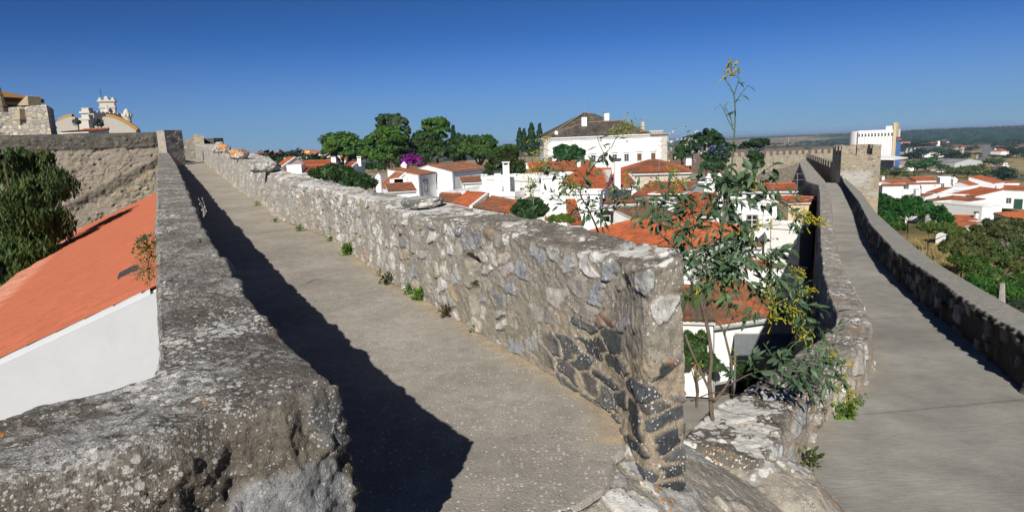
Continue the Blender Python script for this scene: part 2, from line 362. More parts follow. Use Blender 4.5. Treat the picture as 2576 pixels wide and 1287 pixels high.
def sweep(name, st, profile, rnd, nprof, fn, mat, parent=None, wts=None, corner=None):
    """profile: list of control polylines (station,x,y,z) from inner foot over the top to the outer foot.
    rnd = rounding in rows; fn(S,T,seg,P,N) -> col, relief, lich"""
    lines = [interp_poly(st, c) for c in profile]
    wts = wts or [1] * (len(lines) - 1); rows = []; seg = []
    for k in range(len(lines) - 1):
        n = max(2, int(nprof * wts[k])); t = np.linspace(0, 1, n, endpoint=(k == len(lines) - 2))
        rows.append(lines[k][:, None, :] * (1 - t)[None, :, None] + lines[k + 1][:, None, :] * t[None, :, None]); seg.append(k + t)
    P = np.concatenate(rows, 1); seg = np.concatenate(seg)
    if rnd: P = blur0(P, rnd, 1)
    if corner: # round the upright corner
        n_ = np.searchsorted(st, corner[1]); P[1:n_] = (P + (blur0(P, corner[0], 0) - P) * smooth(corner[1], corner[1] - .35, st)[:, None, None])[1:n_]
    dS = np.gradient(P, axis=0); dT = np.gradient(P, axis=1)
    T = np.concatenate([np.zeros((len(st), 1)), np.cumsum(np.linalg.norm(np.diff(P, axis=1), axis=2), 1)], 1)
    T = T - T[:, [int(np.argmin(np.abs(seg - 1)))]]
    mid = P[:, int(len(seg) * .25)]
    S = np.concatenate([[0], np.cumsum(np.linalg.norm(np.diff(mid, axis=0), axis=1))])[:, None] + 0 * T
    N = np.cross(dS, dT); ln = np.linalg.norm(N, axis=2, keepdims=True); N = N / np.maximum(ln, 1e-9)
    if N[len(st) // 2, int(np.argmin(np.abs(seg - 1.5))), 2] < 0: N = -N; flip = True
    else: flip = False
    N = blur0(N, 1, 1)
    col, h, lich = fn(S, T, seg[None, :] + 0 * T, P, N)
    P = P + N * h[..., None]
    F = grid_faces(*P.shape[:2])
    if not flip: F = F[:, ::-1]
    F = F[:, ::-1] if False else F
    return mesh_obj(name, P.reshape(-1, 3), F, mat, parent, col=col.reshape(-1, 3), lich=lich.reshape(-1), smooth_=True)
def stations(a, b, k, mn):
    out = [a]
    while out[-1] < b: out.append(out[-1] + max(mn, k * abs(out[-1])))
    return np.array(out)
def ctrl(pts, st=None): return np.array([[p[1] if st is None else st[i], *p] for i, p in enumerate(pts)])
# --- left walkway: right-hand wall with the wedge-shaped end
RB = [on_floor(*p, 0, floor1) for p in [(1640, 1160), (1560, 1063), (1500.7, 1014.5), (1388, 947), (1295, 891), (1131, 793), (1044, 743), (969, 703), (894, 643), (819, 593), (694, 549), (663, 522), (601, 481), (538.5, 429.7), (493, 390.7)]]
RB[0] = at_y(1616, 1157, 3.03); RB[0][2] = -2.0
RT = [at_y(1622, 682, 2.98), on_floor(1545, 653, .985, floor1), on_floor(1372, 615, .975, floor1), on_floor(1219, 575, .975, floor1), on_floor(1069, 550, .94, floor1), on_floor(1019, 540, .925, floor1), on_floor(944, 505, .98, floor1),
      on_floor(806, 475, .945, floor1), on_floor(737, 462, .97, floor1), on_floor(632, 414, 1.12, floor1), on_floor(585, 395, 1.2, floor1), on_floor(491, 361, 1.1, floor1)]
RK = [at_y(1723, 630, 3.42)] + [on_floor(*p, h, floor1) for p, h in [((1587, 598), 1.0), ((1500, 575), 1.0), ((1362, 550), 1.0), ((1287, 536), 1.0), ((1194, 522), 1.0), ((1119, 508), .98), ((981, 485), .97), ((868, 465), .96), ((716, 427), 1.12)]]
RK += [np.array([-10.6, 28.5, floor1(28.5) + 1.15]), np.array([-28.6, 61.5, floor1(60) + 1.1])]
def fan(c, first, extra):
    c = ctrl(c); c[0, 0] = first; return np.vstack([extra, c])
endb, endt = at_y(1724, 1150, 3.1), at_y(1719, 644, 3.04)
endb[2] = -2.4
w_in_b = fan(RB, 3.06, [[2.1, *endb]]); w_in_t = fan(RT, 3.06, [[2.1, *endt]])
w_out_t = fan(RK, 3.6, [[2.1, *(endt + [-.02, .05, -.01])]])
w_out_b = w_out_t.copy(); w_out_b[:, 3] = -12.2; w_out_b[:, 1] += .15 * smooth(4, 9, w_out_t[:, 2]) - .06 * (w_out_t[:, 2] < 4.3); w_out_b[:, 2] += .05; w_out_b[0, 1:] = endb + [-.05, .12, -.02]
st = np.concatenate([np.linspace(2.1, 3.06, 80, endpoint=False), stations(3.06, 60.1, .0021, .0065)])
def fn_right(S, T, seg, P, N):
    near = smooth(7, 3.2, P[..., 1])
    C, h, mk, r = masonry(S, T, P, 11, (.22, .145), .10, .022, PAL_WALL, (.25, .225, .185), .70)
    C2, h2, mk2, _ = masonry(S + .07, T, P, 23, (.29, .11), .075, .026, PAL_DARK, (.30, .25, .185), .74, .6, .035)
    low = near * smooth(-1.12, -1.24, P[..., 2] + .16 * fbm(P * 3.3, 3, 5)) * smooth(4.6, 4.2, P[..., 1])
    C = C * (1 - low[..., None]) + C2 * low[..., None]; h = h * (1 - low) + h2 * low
    top = smooth(.9, 1.1, seg) * smooth(2.15, 2.0, seg)
    # worn mortar capping with pitted edge
    cap = np.array([.165, .145, .118]) * (1 + .4 * fbm(P * 9, 4, 31))[..., None]
    cm = top * smooth(.05, -.25, fbm(P * np.array([2.4, 2.4, 2.4]), 3, 33) - .42)
    C = C * (1 - cm[..., None]) + cap * cm[..., None]; h = h * (1 - .8 * cm)
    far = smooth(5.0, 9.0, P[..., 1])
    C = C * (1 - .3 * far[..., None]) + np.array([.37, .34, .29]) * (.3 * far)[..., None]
    h = h + .035 * fbm(P * 2.2, 3, 35) * (1 - .5 * near) + .035 * fbm(P * 4.5, 3, 38) * smooth(3.6, 3.1, P[..., 1]) + .03 * np.maximum(0, fbm(P * 5, 3, 36)) * top
    edge = smooth(.78, .98, seg) * smooth(1.25, 1.02, seg)
    h = h + edge * .05 * fbm(P * 7, 3, 37)
    h = h * (1 - .85 * smooth(2.02, 2.15, seg) * (P[..., 1] < 6))
    # the loophole hollow near the middle of the near stretch
    q = np.linalg.norm((P - hollow) / np.array([.16, .16, .085]), axis=-1); hm = smooth(1.1, .8, q)
    h = h - .16 * hm; C = C * (1 - .25 * hm[..., None])
    q2 = np.linalg.norm((P - hollow - np.array([0.02, -.03, -.34])) / np.array([.13, .13, .16]), axis=-1); h = h - .07 * smooth(1.1, .7, q2)
    lich = top * (.14 + .30 * smooth(4.6, 8, P[..., 1])) + (1 - top) * (.021 + .05 * smooth(.4, 1.0, seg)) * smooth(4, 6.5, P[..., 1])
    return np.clip(C, .012, .8), h, lich
hollow = None
def wall_pt(px, py):
    d = ray(px, py); best = None
    b = interp_poly(np.linspace(3.06, 12, 900), w_in_b)
    i = np.argmin(np.abs(b[:, 0] / b[:, 1] - d[0])); return d * b[i, 1]
hollow = wall_pt(1183, 660)
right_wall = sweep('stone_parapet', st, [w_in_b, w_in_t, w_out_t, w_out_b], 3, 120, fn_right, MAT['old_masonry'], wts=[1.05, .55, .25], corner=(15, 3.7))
tag(right_wall, 'rough rubble parapet right of the pebbled walkway, ending in a blunt corner', 'parapet', kind='thing')
# --- left parapet, turning the corner in the foreground
LI = [on_floor(*p, .95, floor1) for p in [(420, 377), (443, 411), (463.5, 456), (485.5, 508), (513, 570), (576, 663), (621, 733), (680, 800), (745, 860), (800, 912)]] + [at_z(838, 952, -.75)]
LI = LI + [at_z(712, 1007, -.76), at_z(562, 1042, -.77), at_z(337, 1123, -.77), at_z(0, 1209, -.78), at_z(-500, 1400, -.8), np.array([-2.6, .05, -.8])]
LO = [on_floor(*p, .95, floor1) for p in [(398.6, 377), (390, 440), (388, 502), (384, 570), (384, 658), (380, 733), (376, 803), (375, 861), (369, 899)]] + [at_z(354, 940, -.75)]
LO = LO + [at_z(200, 985, -.76), at_z(0, 1033, -.77), at_z(-300, 1110, -.78), np.array([-3.2, .4, -.8])]
def st_left(P, ic):
    # station: distance along, measured from the corner (negative = towards the far end)
    P = np.array(P); s = np.concatenate([[0], np.cumsum(np.linalg.norm(np.diff(P[:, :2], axis=0), axis=1))]); return s - s[ic]
ci, co = 10, 9
si, so = st_left(LI, ci), st_left(LO, co)
so[co + 1:] *= si[-1] / so[-1]; so[:co] *= si[0] / so[0]
# line the far stretch up by distance along Y instead of arc length
for i in range(co): so[i] = np.interp(-LO[i][1] - .3, [-p[1] for p in LI[:ci + 1]], si[:ci + 1])
so[:co] = np.minimum.accumulate(so[:co][::-1])[::-1]
l_in_t = ctrl(LI, si); l_out_t = ctrl(LO, so)
l_in_b = l_in_t.copy(); l_in_b[:, 3] = floor1(l_in_t[:, 2]) - .03; l_in_b[:ci, 1] += .03; l_in_b[ci + 1:, 1] += .10; l_in_b[ci + 1:, 2] -= .10; l_in_b[ci, 1] += .05; l_in_b[ci, 2] -= .02
l_out_b = l_out_t.copy(); l_out_b[:, 3] = -9
stn = -stations(.0, -si[0], .0028, .006)[::-1]; stn = stn[stn > si[0]]; stn = np.concatenate([stn, np.arange(.006, si[-1], .006)])
def fn_left(S, T, seg, P, N):
    C, h, mk, r = masonry(S, T, P, 51, (.5, .3), .12, .04, [((.22, .22, .22), 2), ((.16, .155, .15), 2), ((.30, .28, .26), 1)], (.15, .13, .105), .45)
    top = smooth(.85, 1.1, seg) * smooth(2.2, 2.0, seg)
    n1 = fbm(P * 3.1, 4, 52); n2 = fbm(P * 24, 3, 53)
    cap = np.array([.135, .122, .104]) * (1 + .4 * n1 + .5 * n2)[..., None]
    pale = smooth(.05, .4, fbm(P * 2.6, 4, 54) + .7 * fbm(P * 34, 2, 55)); cap = cap * (1 - .55 * pale[..., None]) + np.array([.42, .415, .40]) * (.55 * pale)[..., None]
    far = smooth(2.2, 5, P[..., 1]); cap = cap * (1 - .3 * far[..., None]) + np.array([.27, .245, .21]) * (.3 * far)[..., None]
    C = C * (1 - top[..., None]) + cap * top[..., None]
    front = (1 - top) * smooth(1.1, .6, seg)
    er = fbm(P * np.array([5, 5, 8]), 4, 56, .6); rid = 1 - 2 * np.abs(fbm(P * 9 + 9, 4, 57, .55))
    h = h * (1 - .75 * top) + front * (.055 * er + .04 * (rid - .3) + .022 * fbm(P * 26, 4, 58, .62) + .012 * (1 - 2 * np.abs(fbm(P * 38, 3, 67)))) + top * (.014 * n1 + .006 * n2 + .012 * fbm(P * 8, 3, 59))
    C = C * (1 - .45 * (front * smooth(.15, -.4, er))[..., None]); C = C * (.82 + .18 * (1 - front) + .55 * fbm(P * 12, 4, 68) * front)[..., None]
    # one big pale dressed stone under the corner
    q = np.abs(np.stack([(S - stone_s) / .20, (P[..., 2] + 1.16) / .17], -1)) ** 4; big = smooth(1.25, .85, q.sum(-1) + .7 * fbm(P * 9, 3, 60)) * front
    C = C * (1 - big[..., None]) + np.array([.225, .228, .235]) * (1 + .6 * fbm(P * 17, 5, 61))[..., None] * big[..., None]
    h = h * (1 - .75 * big) + .012 * big + .02 * big * fbm(P * 14, 4, 66)
    # pale slab crossing near the corner on the outer edge, a broken joint further on
    cr = smooth(.05, .0, np.abs(P[..., 1] - 6.3 + .25 * fbm(P * 3, 2, 63))) * top; h = h - .04 * cr; C = C * (1 - .5 * cr[..., None])
    h = h + .045 * fbm(P * 1.5, 3, 62) * smooth(3, 8, P[..., 1]) + smooth(.75, .95, seg) * smooth(1.3, 1.02, seg) * .035 * fbm(P * 6, 3, 64)
    lich = top * .03 + front * .012
    return np.clip(C, .012, .8), h, lich
stone_s = 0
_mid = None
def s_of_corner():
    P = interp_poly(stn, l_in_t); s = np.concatenate([[0], np.cumsum(np.linalg.norm(np.diff(P, axis=0), axis=1))]); return np.interp(.24, stn, s)
stone_s = s_of_corner()
left_wall = sweep('stone_parapet', stn, [l_in_b, l_in_t, l_out_t, l_out_b], 4, 110, fn_left, MAT['weathered_coping'], wts=[1.0, .75, .2])
tag(left_wall, 'weathered grey parapet along the left of the pebbled walkway', 'parapet', kind='thing')
# --- left walkway slab, rubble step, right walkway
edge_px = [(1572, 1080), (1575, 1127), (1548, 1149), (1546, 1187), (1530, 1224), (1463, 1265), (1381, 1287), (1200, 1340), (900, 1420)]
EDGE = np.array([at_z(*p, -1.7) for p in edge_px])
def path1():
    ys = np.concatenate([np.arange(1.0, 3.0, .012), stations(3.0, 60.3, .0035, .012)])
    bx = np.array([p[:2] for p in RB[1:]]); bx = bx[np.argsort(bx[:, 1])]
    rx = np.where(ys > 3.4, np.interp(ys, bx[:, 1], bx[:, 0]) + .05, np.interp(ys, EDGE[::-1, 1], EDGE[::-1, 0]))
    lc = l_in_t[:ci + 1]; o = np.argsort(lc[:, 2]); lx = np.interp(ys, lc[o, 2], lc[o, 1]) - .12
    lx = np.where(ys < 1.95, -2.4, lx); lx = np.where(ys < 2.2, np.minimum(lx, -.75), lx)
    t = np.linspace(0, 1, 150)[None, :]; X = lx[:, None] * (1 - t) + rx[:, None] * t; Y = ys[:, None] + 0 * X
    wob = .02 * fbm(np.stack([X * 5, Y * 5], -1), 3, 71); X = X + wob * smooth(.9, 1, t)
    Z = floor1(Y) + .012 * fbm(np.stack([X * 1.2, Y * 1.2], -1), 3, 72) - .03 * smooth(.985, 1, t) * (Y < 3.5)
    P = np.stack([X, Y, Z], -1); sand = smooth(.32, .0, (rx[:, None] - X) + .16 * fbm(P * 3.2, 3, 73)) * (Y > 3.3)
    C = np.array([.318, .292, .252]) * (1 + .34 * fbm(P * .8, 5, 74))[..., None]; C = C * (1 - sand[..., None]) + np.array([.37, .295, .20]) * (1 + .2 * fbm(P * 14, 3, 75))[..., None] * sand[..., None]
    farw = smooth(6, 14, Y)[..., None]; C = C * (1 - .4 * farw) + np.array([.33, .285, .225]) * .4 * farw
    li = .16 * smooth(1.1, .15, np.hypot(X - .35, (Y - 3.05) * .9)) * (1 - sand) + .05 * smooth(.7, .1, np.abs(X + .25 * Y - .9)) * (Y < 5)
    o = mesh_obj('walkway', P.reshape(-1, 3), grid_faces(*X.shape)[:, ::-1], MAT['pebble_concrete'], col=np.clip(C, .01, .8).reshape(-1, 3), lich=li.reshape(-1), smooth_=True)
    o['kind'] = 'structure'
path1()
FB = np.array([on_floor(*p, 0, floor2) for p in [(2202, 930), (2143, 1006), (2078, 1079), (2044, 1121), (2001, 1198), (2040, 1240), (2083, 1267), (2140, 1287), (2200, 1340), (2260, 1420)]])
def pdist(X, Y, L):
    d = np.full(X.shape, 9.0)
    for a, b in zip(L[:-1], L[1:]):
        e = b - a; t = np.clip(((X - a[0]) * e[0] + (Y - a[1]) * e[1]) / (e @ e), 0, 1); d = np.minimum(d, np.hypot(X - a[0] - t * e[0], Y - a[1] - t * e[1]))
    return d
LB_START = (on_floor(1712, 1100, .48, floor2), on_floor(1935, 1150, .45, floor2))
def rubble():
    X, Y = np.meshgrid(np.arange(-.6, 2.9, .0105), np.arange(1.9, 4.9, .0105), indexing='ij')
    E2 = np.vstack([EDGE[:, :2], [[EDGE[-1, 0] - 1, EDGE[-1, 1] - .3]]]); d1 = pdist(X, Y, E2); d2 = pdist(X, Y, FB[3:, :2])
    ex = np.interp(Y, EDGE[::-1, 1], EDGE[::-1, 0]); left = X < ex
    fx = np.interp(Y, FB[::-1, 1], FB[::-1, 0]); right = (X > fx) & (Y < 5)
    t = d1 / (d1 + d2 + 1e-6); Z = -1.725 - .93 * (.75 * t + .25 * smooth(.0, 1, t))
    a, b = LB_START; d3 = pdist(X, Y, np.array([a[:2], b[:2]])); Z = np.maximum(Z, -2.17 - .35 * d3 - .9 * np.maximum(0, d3 - .3))
    Z = np.where(left, -1.76, np.where(right, -2.72 - .25 * np.minimum(d2, 1), Z))
    P = np.stack([X, Y, Z], -1)
    C, h, mk, r = masonry(X * .9 + Y * .5, Y * .9 - X * .4, P, 81, (.36, .27), .08, .026, [((.33, .325, .31), 3), ((.25, .245, .235), 2), ((.34, .30, .25), 1.5), ((.42, .41, .385), 1.5)], (.30, .27, .225), .72, .5)
    P[..., 2] += np.where(left | right, -.02, h + .022 * fbm(P * 4, 3, 82))
    keep = ~(left & (d1 > .12)) & ~(right & (d2 > .5))
    F = grid_faces(*X.shape)[:, ::-1]; F = F[keep.reshape(-1)[F].all(1)]
    li = .2 * smooth(.2, .6, fbm(P * 1.5, 3, 83) + .35) * mk
    V = P.reshape(-1, 3); u, inv = np.unique(F, return_inverse=True)
    o = mesh_obj('stone_ramp', V[u], inv.reshape(F.shape), MAT['old_masonry'], col=C.reshape(-1, 3)[u], lich=li.reshape(-1)[u], smooth_=True); o['kind'] = 'structure'
rubble()
# right walkway
LB_in = [on_floor(*p, .45, floor2) for p in [(1925, 1160), (2010, 1015), (2078, 943), (2160, 878), (2198, 836), (2164, 746), (2126, 688), (2104, 623), (2094, 565), (2086, 483), (2078, 464)]]
LB_out = [on_floor(*p, .48, floor2) for p in [(1700, 1105), (1724, 1070), (1801, 1010), (1865, 976), (1963, 908), (2036, 861), (2078, 831), (2100, 810), (2100, 789), (2083, 746), (2066, 683), (2061, 608), (2060, 483)]]
zt = lambda Y, h: float(floor2(Y) + h)
LB_in += [np.array([ray(2073, 443)[0] * 80, 80, zt(80, .45)]), np.array([ray(2045, 420)[0] * 98, 98, ray(2045, 420)[2] * 98]), np.array([ray(2025, 398)[0] * 118, 118, ray(2025, 398)[2] * 118])]
LB_out += [np.array([ray(2058, 441)[0] * 60, 60, zt(60, .48)]), np.array([ray(2027, 433)[0] * 66, 66, zt(66, .8)]), np.array([ray(2009, 406)[0] * 98, 98, ray(2009, 406)[2] * 98]), np.array([ray(2018, 399)[0] * 118, 118, ray(2018, 399)[2] * 118])]
b_in_t = ctrl(LB_in); b_out_t = ctrl(LB_out); b_in_t = np.vstack([[[3.5, *(b_in_t[0, 1:] + [-.16, -.16, -.45])]], b_in_t]); b_out_t = np.vstack([[[3.5, *(b_out_t[0, 1:] + [-.16, -.16, -.45])]], b_out_t]); b_in_t[1, 0] = b_out_t[1, 0] = 3.8; b_in_b = b_in_t.copy(); b_in_b[:, 3] = floor2(b_in_t[:, 2]) - .1; b_in_b[:, 1] += .05; b_out_b = b_out_t.copy(); b_out_b[:, 3] = -12.3; b_out_b[:, 1] -= .1
stb = stations(3.5, 117.9, .0024, .007)
def fn_low(S, T, seg, P, N):
    C, h, mk, r = masonry(S, T, P, 91, (.3, .2), .11, .035, PAL_WALL, (.33, .28, .22), .7)
    top = smooth(.85, 1.1, seg) * smooth(2.1, 2.0, seg)
    cap = (np.array([.215, .195, .165]) - np.array([.085, .08, .07]) * smooth(7, 5, P[..., 1])[..., None]) * (1 + .35 * fbm(P * 7, 4, 92))[..., None]; pal = smooth(0, .5, fbm(P * 3.3, 4, 93)); pal = pal * smooth(4.6, 7, P[..., 1]); cap = cap * (1 - .5 * pal[..., None]) + np.array([.40, .37, .33]) * (.5 * pal)[..., None]
    cm = top * (1 - .45 * mk * smooth(-.1, .4, fbm(P * 1.3, 2, 96)) * smooth(4.5, 7, P[..., 1])); C = C * (1 - cm[..., None]) + cap * cm[..., None]
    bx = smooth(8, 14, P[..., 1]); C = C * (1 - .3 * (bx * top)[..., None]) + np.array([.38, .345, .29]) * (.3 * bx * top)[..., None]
    outer = smooth(2.0, 2.2, seg); C = C * (1 - .78 * outer[..., None])  # outer face darkened in the colour to deepen its shade
    h = h * (1 - .6 * top) + .03 * fbm(P * 3, 4, 94) + .012 * top * fbm(P * 14, 3, 95)
    lich = top * (.06 + .22 * smooth(6.5, 4.6, P[..., 1])) + (1 - top) * (seg < 1) * .1
    return np.clip(C, .012, .8), h, lich
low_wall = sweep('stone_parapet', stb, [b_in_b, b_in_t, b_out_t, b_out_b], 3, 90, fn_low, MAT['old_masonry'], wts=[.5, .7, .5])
tag(low_wall, 'low lichen-spotted stone wall curving along the left edge of the cement walkway', 'parapet', kind='thing')
RPi = [np.array([4.6, 3.2, zt(3.2, .54)]), np.array([4.86, 4.75, zt(4.7, .54)])] + [on_floor(*p, .54, floor2) for p in [(2514, 805), (2431, 753), (2344, 690), (2256, 633), (2192, 565), (2161, 506), (2124, 460)]] + [np.array([ray(2114, 448)[0] * 79, 79, zt(79, 1.0)])]
RPo = [np.array([5.0, 3.2, zt(3.2, .56)]), np.array([5.2, 4.75, zt(4.7, .56)])] + [on_floor(*p, .56, floor2) for p in [(2575, 785), (2456, 718), (2356, 660), (2281, 603), (2203, 533), (2167, 483), (2121, 443)]] + [np.array([ray(2119, 440)[0] * 79, 79, zt(79, 1.2)])]
RPb = [np.array([4.64, 3.2, zt(3.2, -.1)]), np.array([4.9, 4.5, zt(4.5, -.1)])] + [on_floor(*p, -.05, floor2) for p in [(2575, 1000), (2450, 880), (2344, 795), (2286, 740), (2206, 658), (2154, 560), (2128, 500)]] + [np.array([ray(2113, 452)[0] * 79, 79, zt(79, -.1)])]
p_in_t, p_out_t, p_in_b = ctrl(RPi), ctrl(RPo), ctrl(RPb)
p_in_t[-2, 0] = 50; p_out_t[-2, 0] = 60; p_out_b = p_out_t.copy(); p_out_b[:, 3] -= 9; p_out_b[:, 1] += .5; p_out_b[:, 2] -= .3
stp = stations(3.2, 79, .0026, .009)
def fn_rp(S, T, seg, P, N):
    C, h, mk, r = masonry(S, T, P, 101, (.22, .24), .13, .045, [((.06, .058, .055), 2), ((.10, .10, .098), 2), ((.19, .185, .175), 1.0)], (.045, .04, .032), .8)  # dark stone, its colours lowered further to deepen the shade on this face
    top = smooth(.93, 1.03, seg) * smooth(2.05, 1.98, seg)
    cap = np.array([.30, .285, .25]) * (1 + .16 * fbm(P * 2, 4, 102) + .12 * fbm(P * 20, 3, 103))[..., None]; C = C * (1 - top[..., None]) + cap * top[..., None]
    h = h * (1 - top) + .02 * fbm(P * 2.4, 3, 104) * (1 - top) + .004 * fbm(P * 9, 3, 105) + smooth(.86, .97, seg) * smooth(1.06, .99, seg) * (.045 * fbm(P * 11, 3, 106) + .03)
    return np.clip(C, .012, .8), h, top * .0
right_par = sweep('stone_parapet', stp, [p_in_b, p_in_t, p_out_t, p_out_b], 1, 100, fn_rp, MAT['shade_toned_masonry'], wts=[.8, .5, .3])
tag(right_par, 'flat-topped cement-capped parapet along the right edge of the cement walkway, its inner face in shade', 'parapet', kind='thing')
def path2():
    ys = np.concatenate([np.arange(.6, 4.0, .02), stations(4.0, 100, .004, .014)])
    i = np.argsort(b_in_b[:, 2]); lx = np.interp(ys, b_in_b[i, 2], b_in_b[i, 1]) - .12; lx = np.where(ys < 4.9, np.interp(ys, [0, 2, 3.9, 4.42, 4.9], [.6, 1.2, 1.85, 1.9, 2.2]), lx)
    i = np.argsort(p_in_b[:, 2]); rx = np.interp(ys, p_in_b[i, 2], p_in_b[i, 1]) + .25; rx = np.where(ys < 3.6, 4.4, rx)
    rx = np.where(ys > 79, np.interp(ys, [79, 100], [rx[np.searchsorted(ys, 79)], 47.5]), rx)
    t = np.linspace(0, 1, 110)[None, :]; X = lx[:, None] * (1 - t) + rx[:, None] * t; Y = ys[:, None] + 0 * X
    P = np.stack([X, Y, floor2(Y) + .01 * fbm(np.stack([X, Y], -1), 3, 110)], -1)
    edge = smooth(.30, .0, X - lx[:, None] - .1 + .1 * fbm(P * 3, 3, 112)); C = np.array([.295, .285, .255]) * (1 + .3 * fbm(P * .6, 4, 111))[..., None]
    jt = np.minimum.reduce([np.abs(Y - (c + .12 * X)) for c in (5.2, 8.6, 13.5, 19, 26, 35)]); C = C * (1 - .3 * smooth(.025, .008, jt))[..., None]
    C = C * (1 - .3 * edge[..., None]) + np.array([.33, .27, .19]) * .3 * edge[..., None]
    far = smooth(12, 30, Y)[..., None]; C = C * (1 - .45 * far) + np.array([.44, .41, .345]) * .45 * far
    o = mesh_obj('walkway', P.reshape(-1, 3), grid_faces(*X.shape)[:, ::-1], MAT['brushed_cement'], col=np.clip(C, .01, .8).reshape(-1, 3), smooth_=True); o['kind'] = 'structure'
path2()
# ---------------------------------------------------------------- terrain
WALL_LINE = np.array([[1.0, 3.5], [2.5, 5.6], [4, 7.6], [5.5, 10.8], [7.6, 15.2], [21, 43], [30, 61], [40, 80], [52, 118], [62, 150], [60, 420]])
def ground_z(X, Y):
    """town inside the wall at -12, outside falling to the plain"""
    X, Y = np.asarray(X, float), np.asarray(Y, float); D = np.hypot(X, Y)
    wx = np.interp(Y, WALL_LINE[:, 1], WALL_LINE[:, 0]); outside = X - wx
    inside = -12.2 - .5 * smooth(150, 320, Y) + 0 * X
    out = np.interp(D, [0, 12, 60, 130, 215, 330, 480, 660, 1000, 1600, 2600, 4200, 6500, 12000, 40000], [-5, -6.5, -14, -21, -27, -33, -39, -44, -47, -52, -48, -38, -46, -60, -70])
    far = np.interp(D, [0, 300, 420, 660, 1000, 1600, 2600, 4200, 6500, 12000, 40000], [-12.4, -12.6, -20, -30, -38, -46, -52, -54, -56, -62, -70])
    t = smooth(0, 14, outside); az = np.degrees(np.arctan2(X, Y))
    z = np.where(Y > 0, inside * (1 - t) + out * t, np.minimum(out, -9))
    z = np.where(D > 280, z * (1 - smooth(280, 420, D)) + (far * (1 - smooth(12, 24, az)) + out * smooth(12, 24, az)) * smooth(280, 420, D), z)
    hill = smooth(26, 33, az) * np.exp(-((D - 3900) / 1300) ** 2) * 13 + smooth(20, 40, az) * np.exp(-((D - 9500) / 2200) ** 2) * 12 + smooth(-26, -30, az) * 0
    z = z + hill + smooth(700, 3000, D) * 7 * fbm(np.stack([X / 900, Y / 900], -1), 3, 201) + smooth(6000, 15000, D) * 26 * fbm(np.stack([X / 5200, Y / 5200], -1), 3, 202)
    return z
def terrain():
    az = np.concatenate([np.linspace(-180, -48, 34, endpoint=False), np.linspace(-48, 48, 420, endpoint=False), np.linspace(48, 180, 34)])
    d = np.concatenate([[.5, 3, 6], np.geomspace(8, 42000, 250)]); A, Dd = np.meshgrid(np.radians(az), d, indexing='ij'); X, Y = Dd * np.sin(A), Dd * np.cos(A); Z = ground_z(X, Y)
    P = np.stack([X, Y, Z], -1); xy = np.stack([X, Y], -1)
    wx = np.interp(Y, WALL_LINE[:, 1], WALL_LINE[:, 0]); ins = (X < wx) & (Dd < 330) & (Y > 0); azd = np.degrees(A)
    n = fbm(xy / 23, 4, 210); dry = np.array([.33, .26, .13]); grass = np.array([.075, .085, .03]); town = np.array([.30, .28, .25]); olive = np.array([.035, .055, .028]); soil = np.array([.24, .155, .10])
    C = dry + (grass - dry) * smooth(.0, .45, n)[..., None]
    r, f1, ed, _, _ = cells(X / 420 + .4 * fbm(xy / 600, 2, 211), Y / 260 + .4 * fbm(xy / 500, 2, 212), 213); fld = np.where((r[0] < .55)[..., None], olive * (1 + .3 * r[1][..., None]), np.where((r[0] < .82)[..., None], dry * (.7 + .6 * r[1][..., None]), soil))
    tf = smooth(1200, 1900, Dd)[..., None]; C = C * (1 - tf) + fld * tf
    hm = (smooth(24, 30, azd) * smooth(1700, 2100, Dd) * smooth(6500, 5600, Dd))[..., None]; row = np.array([.03, .06, .035]) * (1 + .25 * np.sin(X / 9))[..., None]; C = C * (1 - hm) + row * hm
    pl = (smooth(12, 16, azd) * smooth(30, 28, azd) * smooth(330, 380, Dd) * smooth(2400, 1900, Dd))[..., None]; C = C * (1 - pl) + soil * pl
    C = C * (1 + .25 * n[..., None]); C = np.where(ins[..., None], town * (1 + .12 * n[..., None]), C)
    slope = (smooth(0, 3, X - wx) * (Dd < 200))[..., None]; C = C * (1 - .6 * slope) + np.array([.16, .13, .06]) * .6 * slope
    F = grid_faces(*X.shape)
    o = mesh_obj('ground', P.reshape(-1, 3), F[:, ::-1] if False else F, MAT['terrain'], col=np.clip(C, .01, .7).reshape(-1, 3), smooth_=True); o['kind'] = 'structure'
def m_terrain():
    m, nt, b = new_mat('terrain'); k = NB(nt); c = k.vary(k.attr('Col'), k.noise(.35, 5, .6), .7, 1.3); c = k.vary(c, k.noise(.02, 4, .6), .8, 1.2)
    k.link(c, b.inputs['Base Color']); b.inputs['Roughness'].default_value = 1; b.inputs['Specular IOR Level'].default_value = 0; MAT['terrain'] = m
m_terrain(); terrain()
def gz(x, y): return float(ground_z(np.array([x]), np.array([y]))[0])
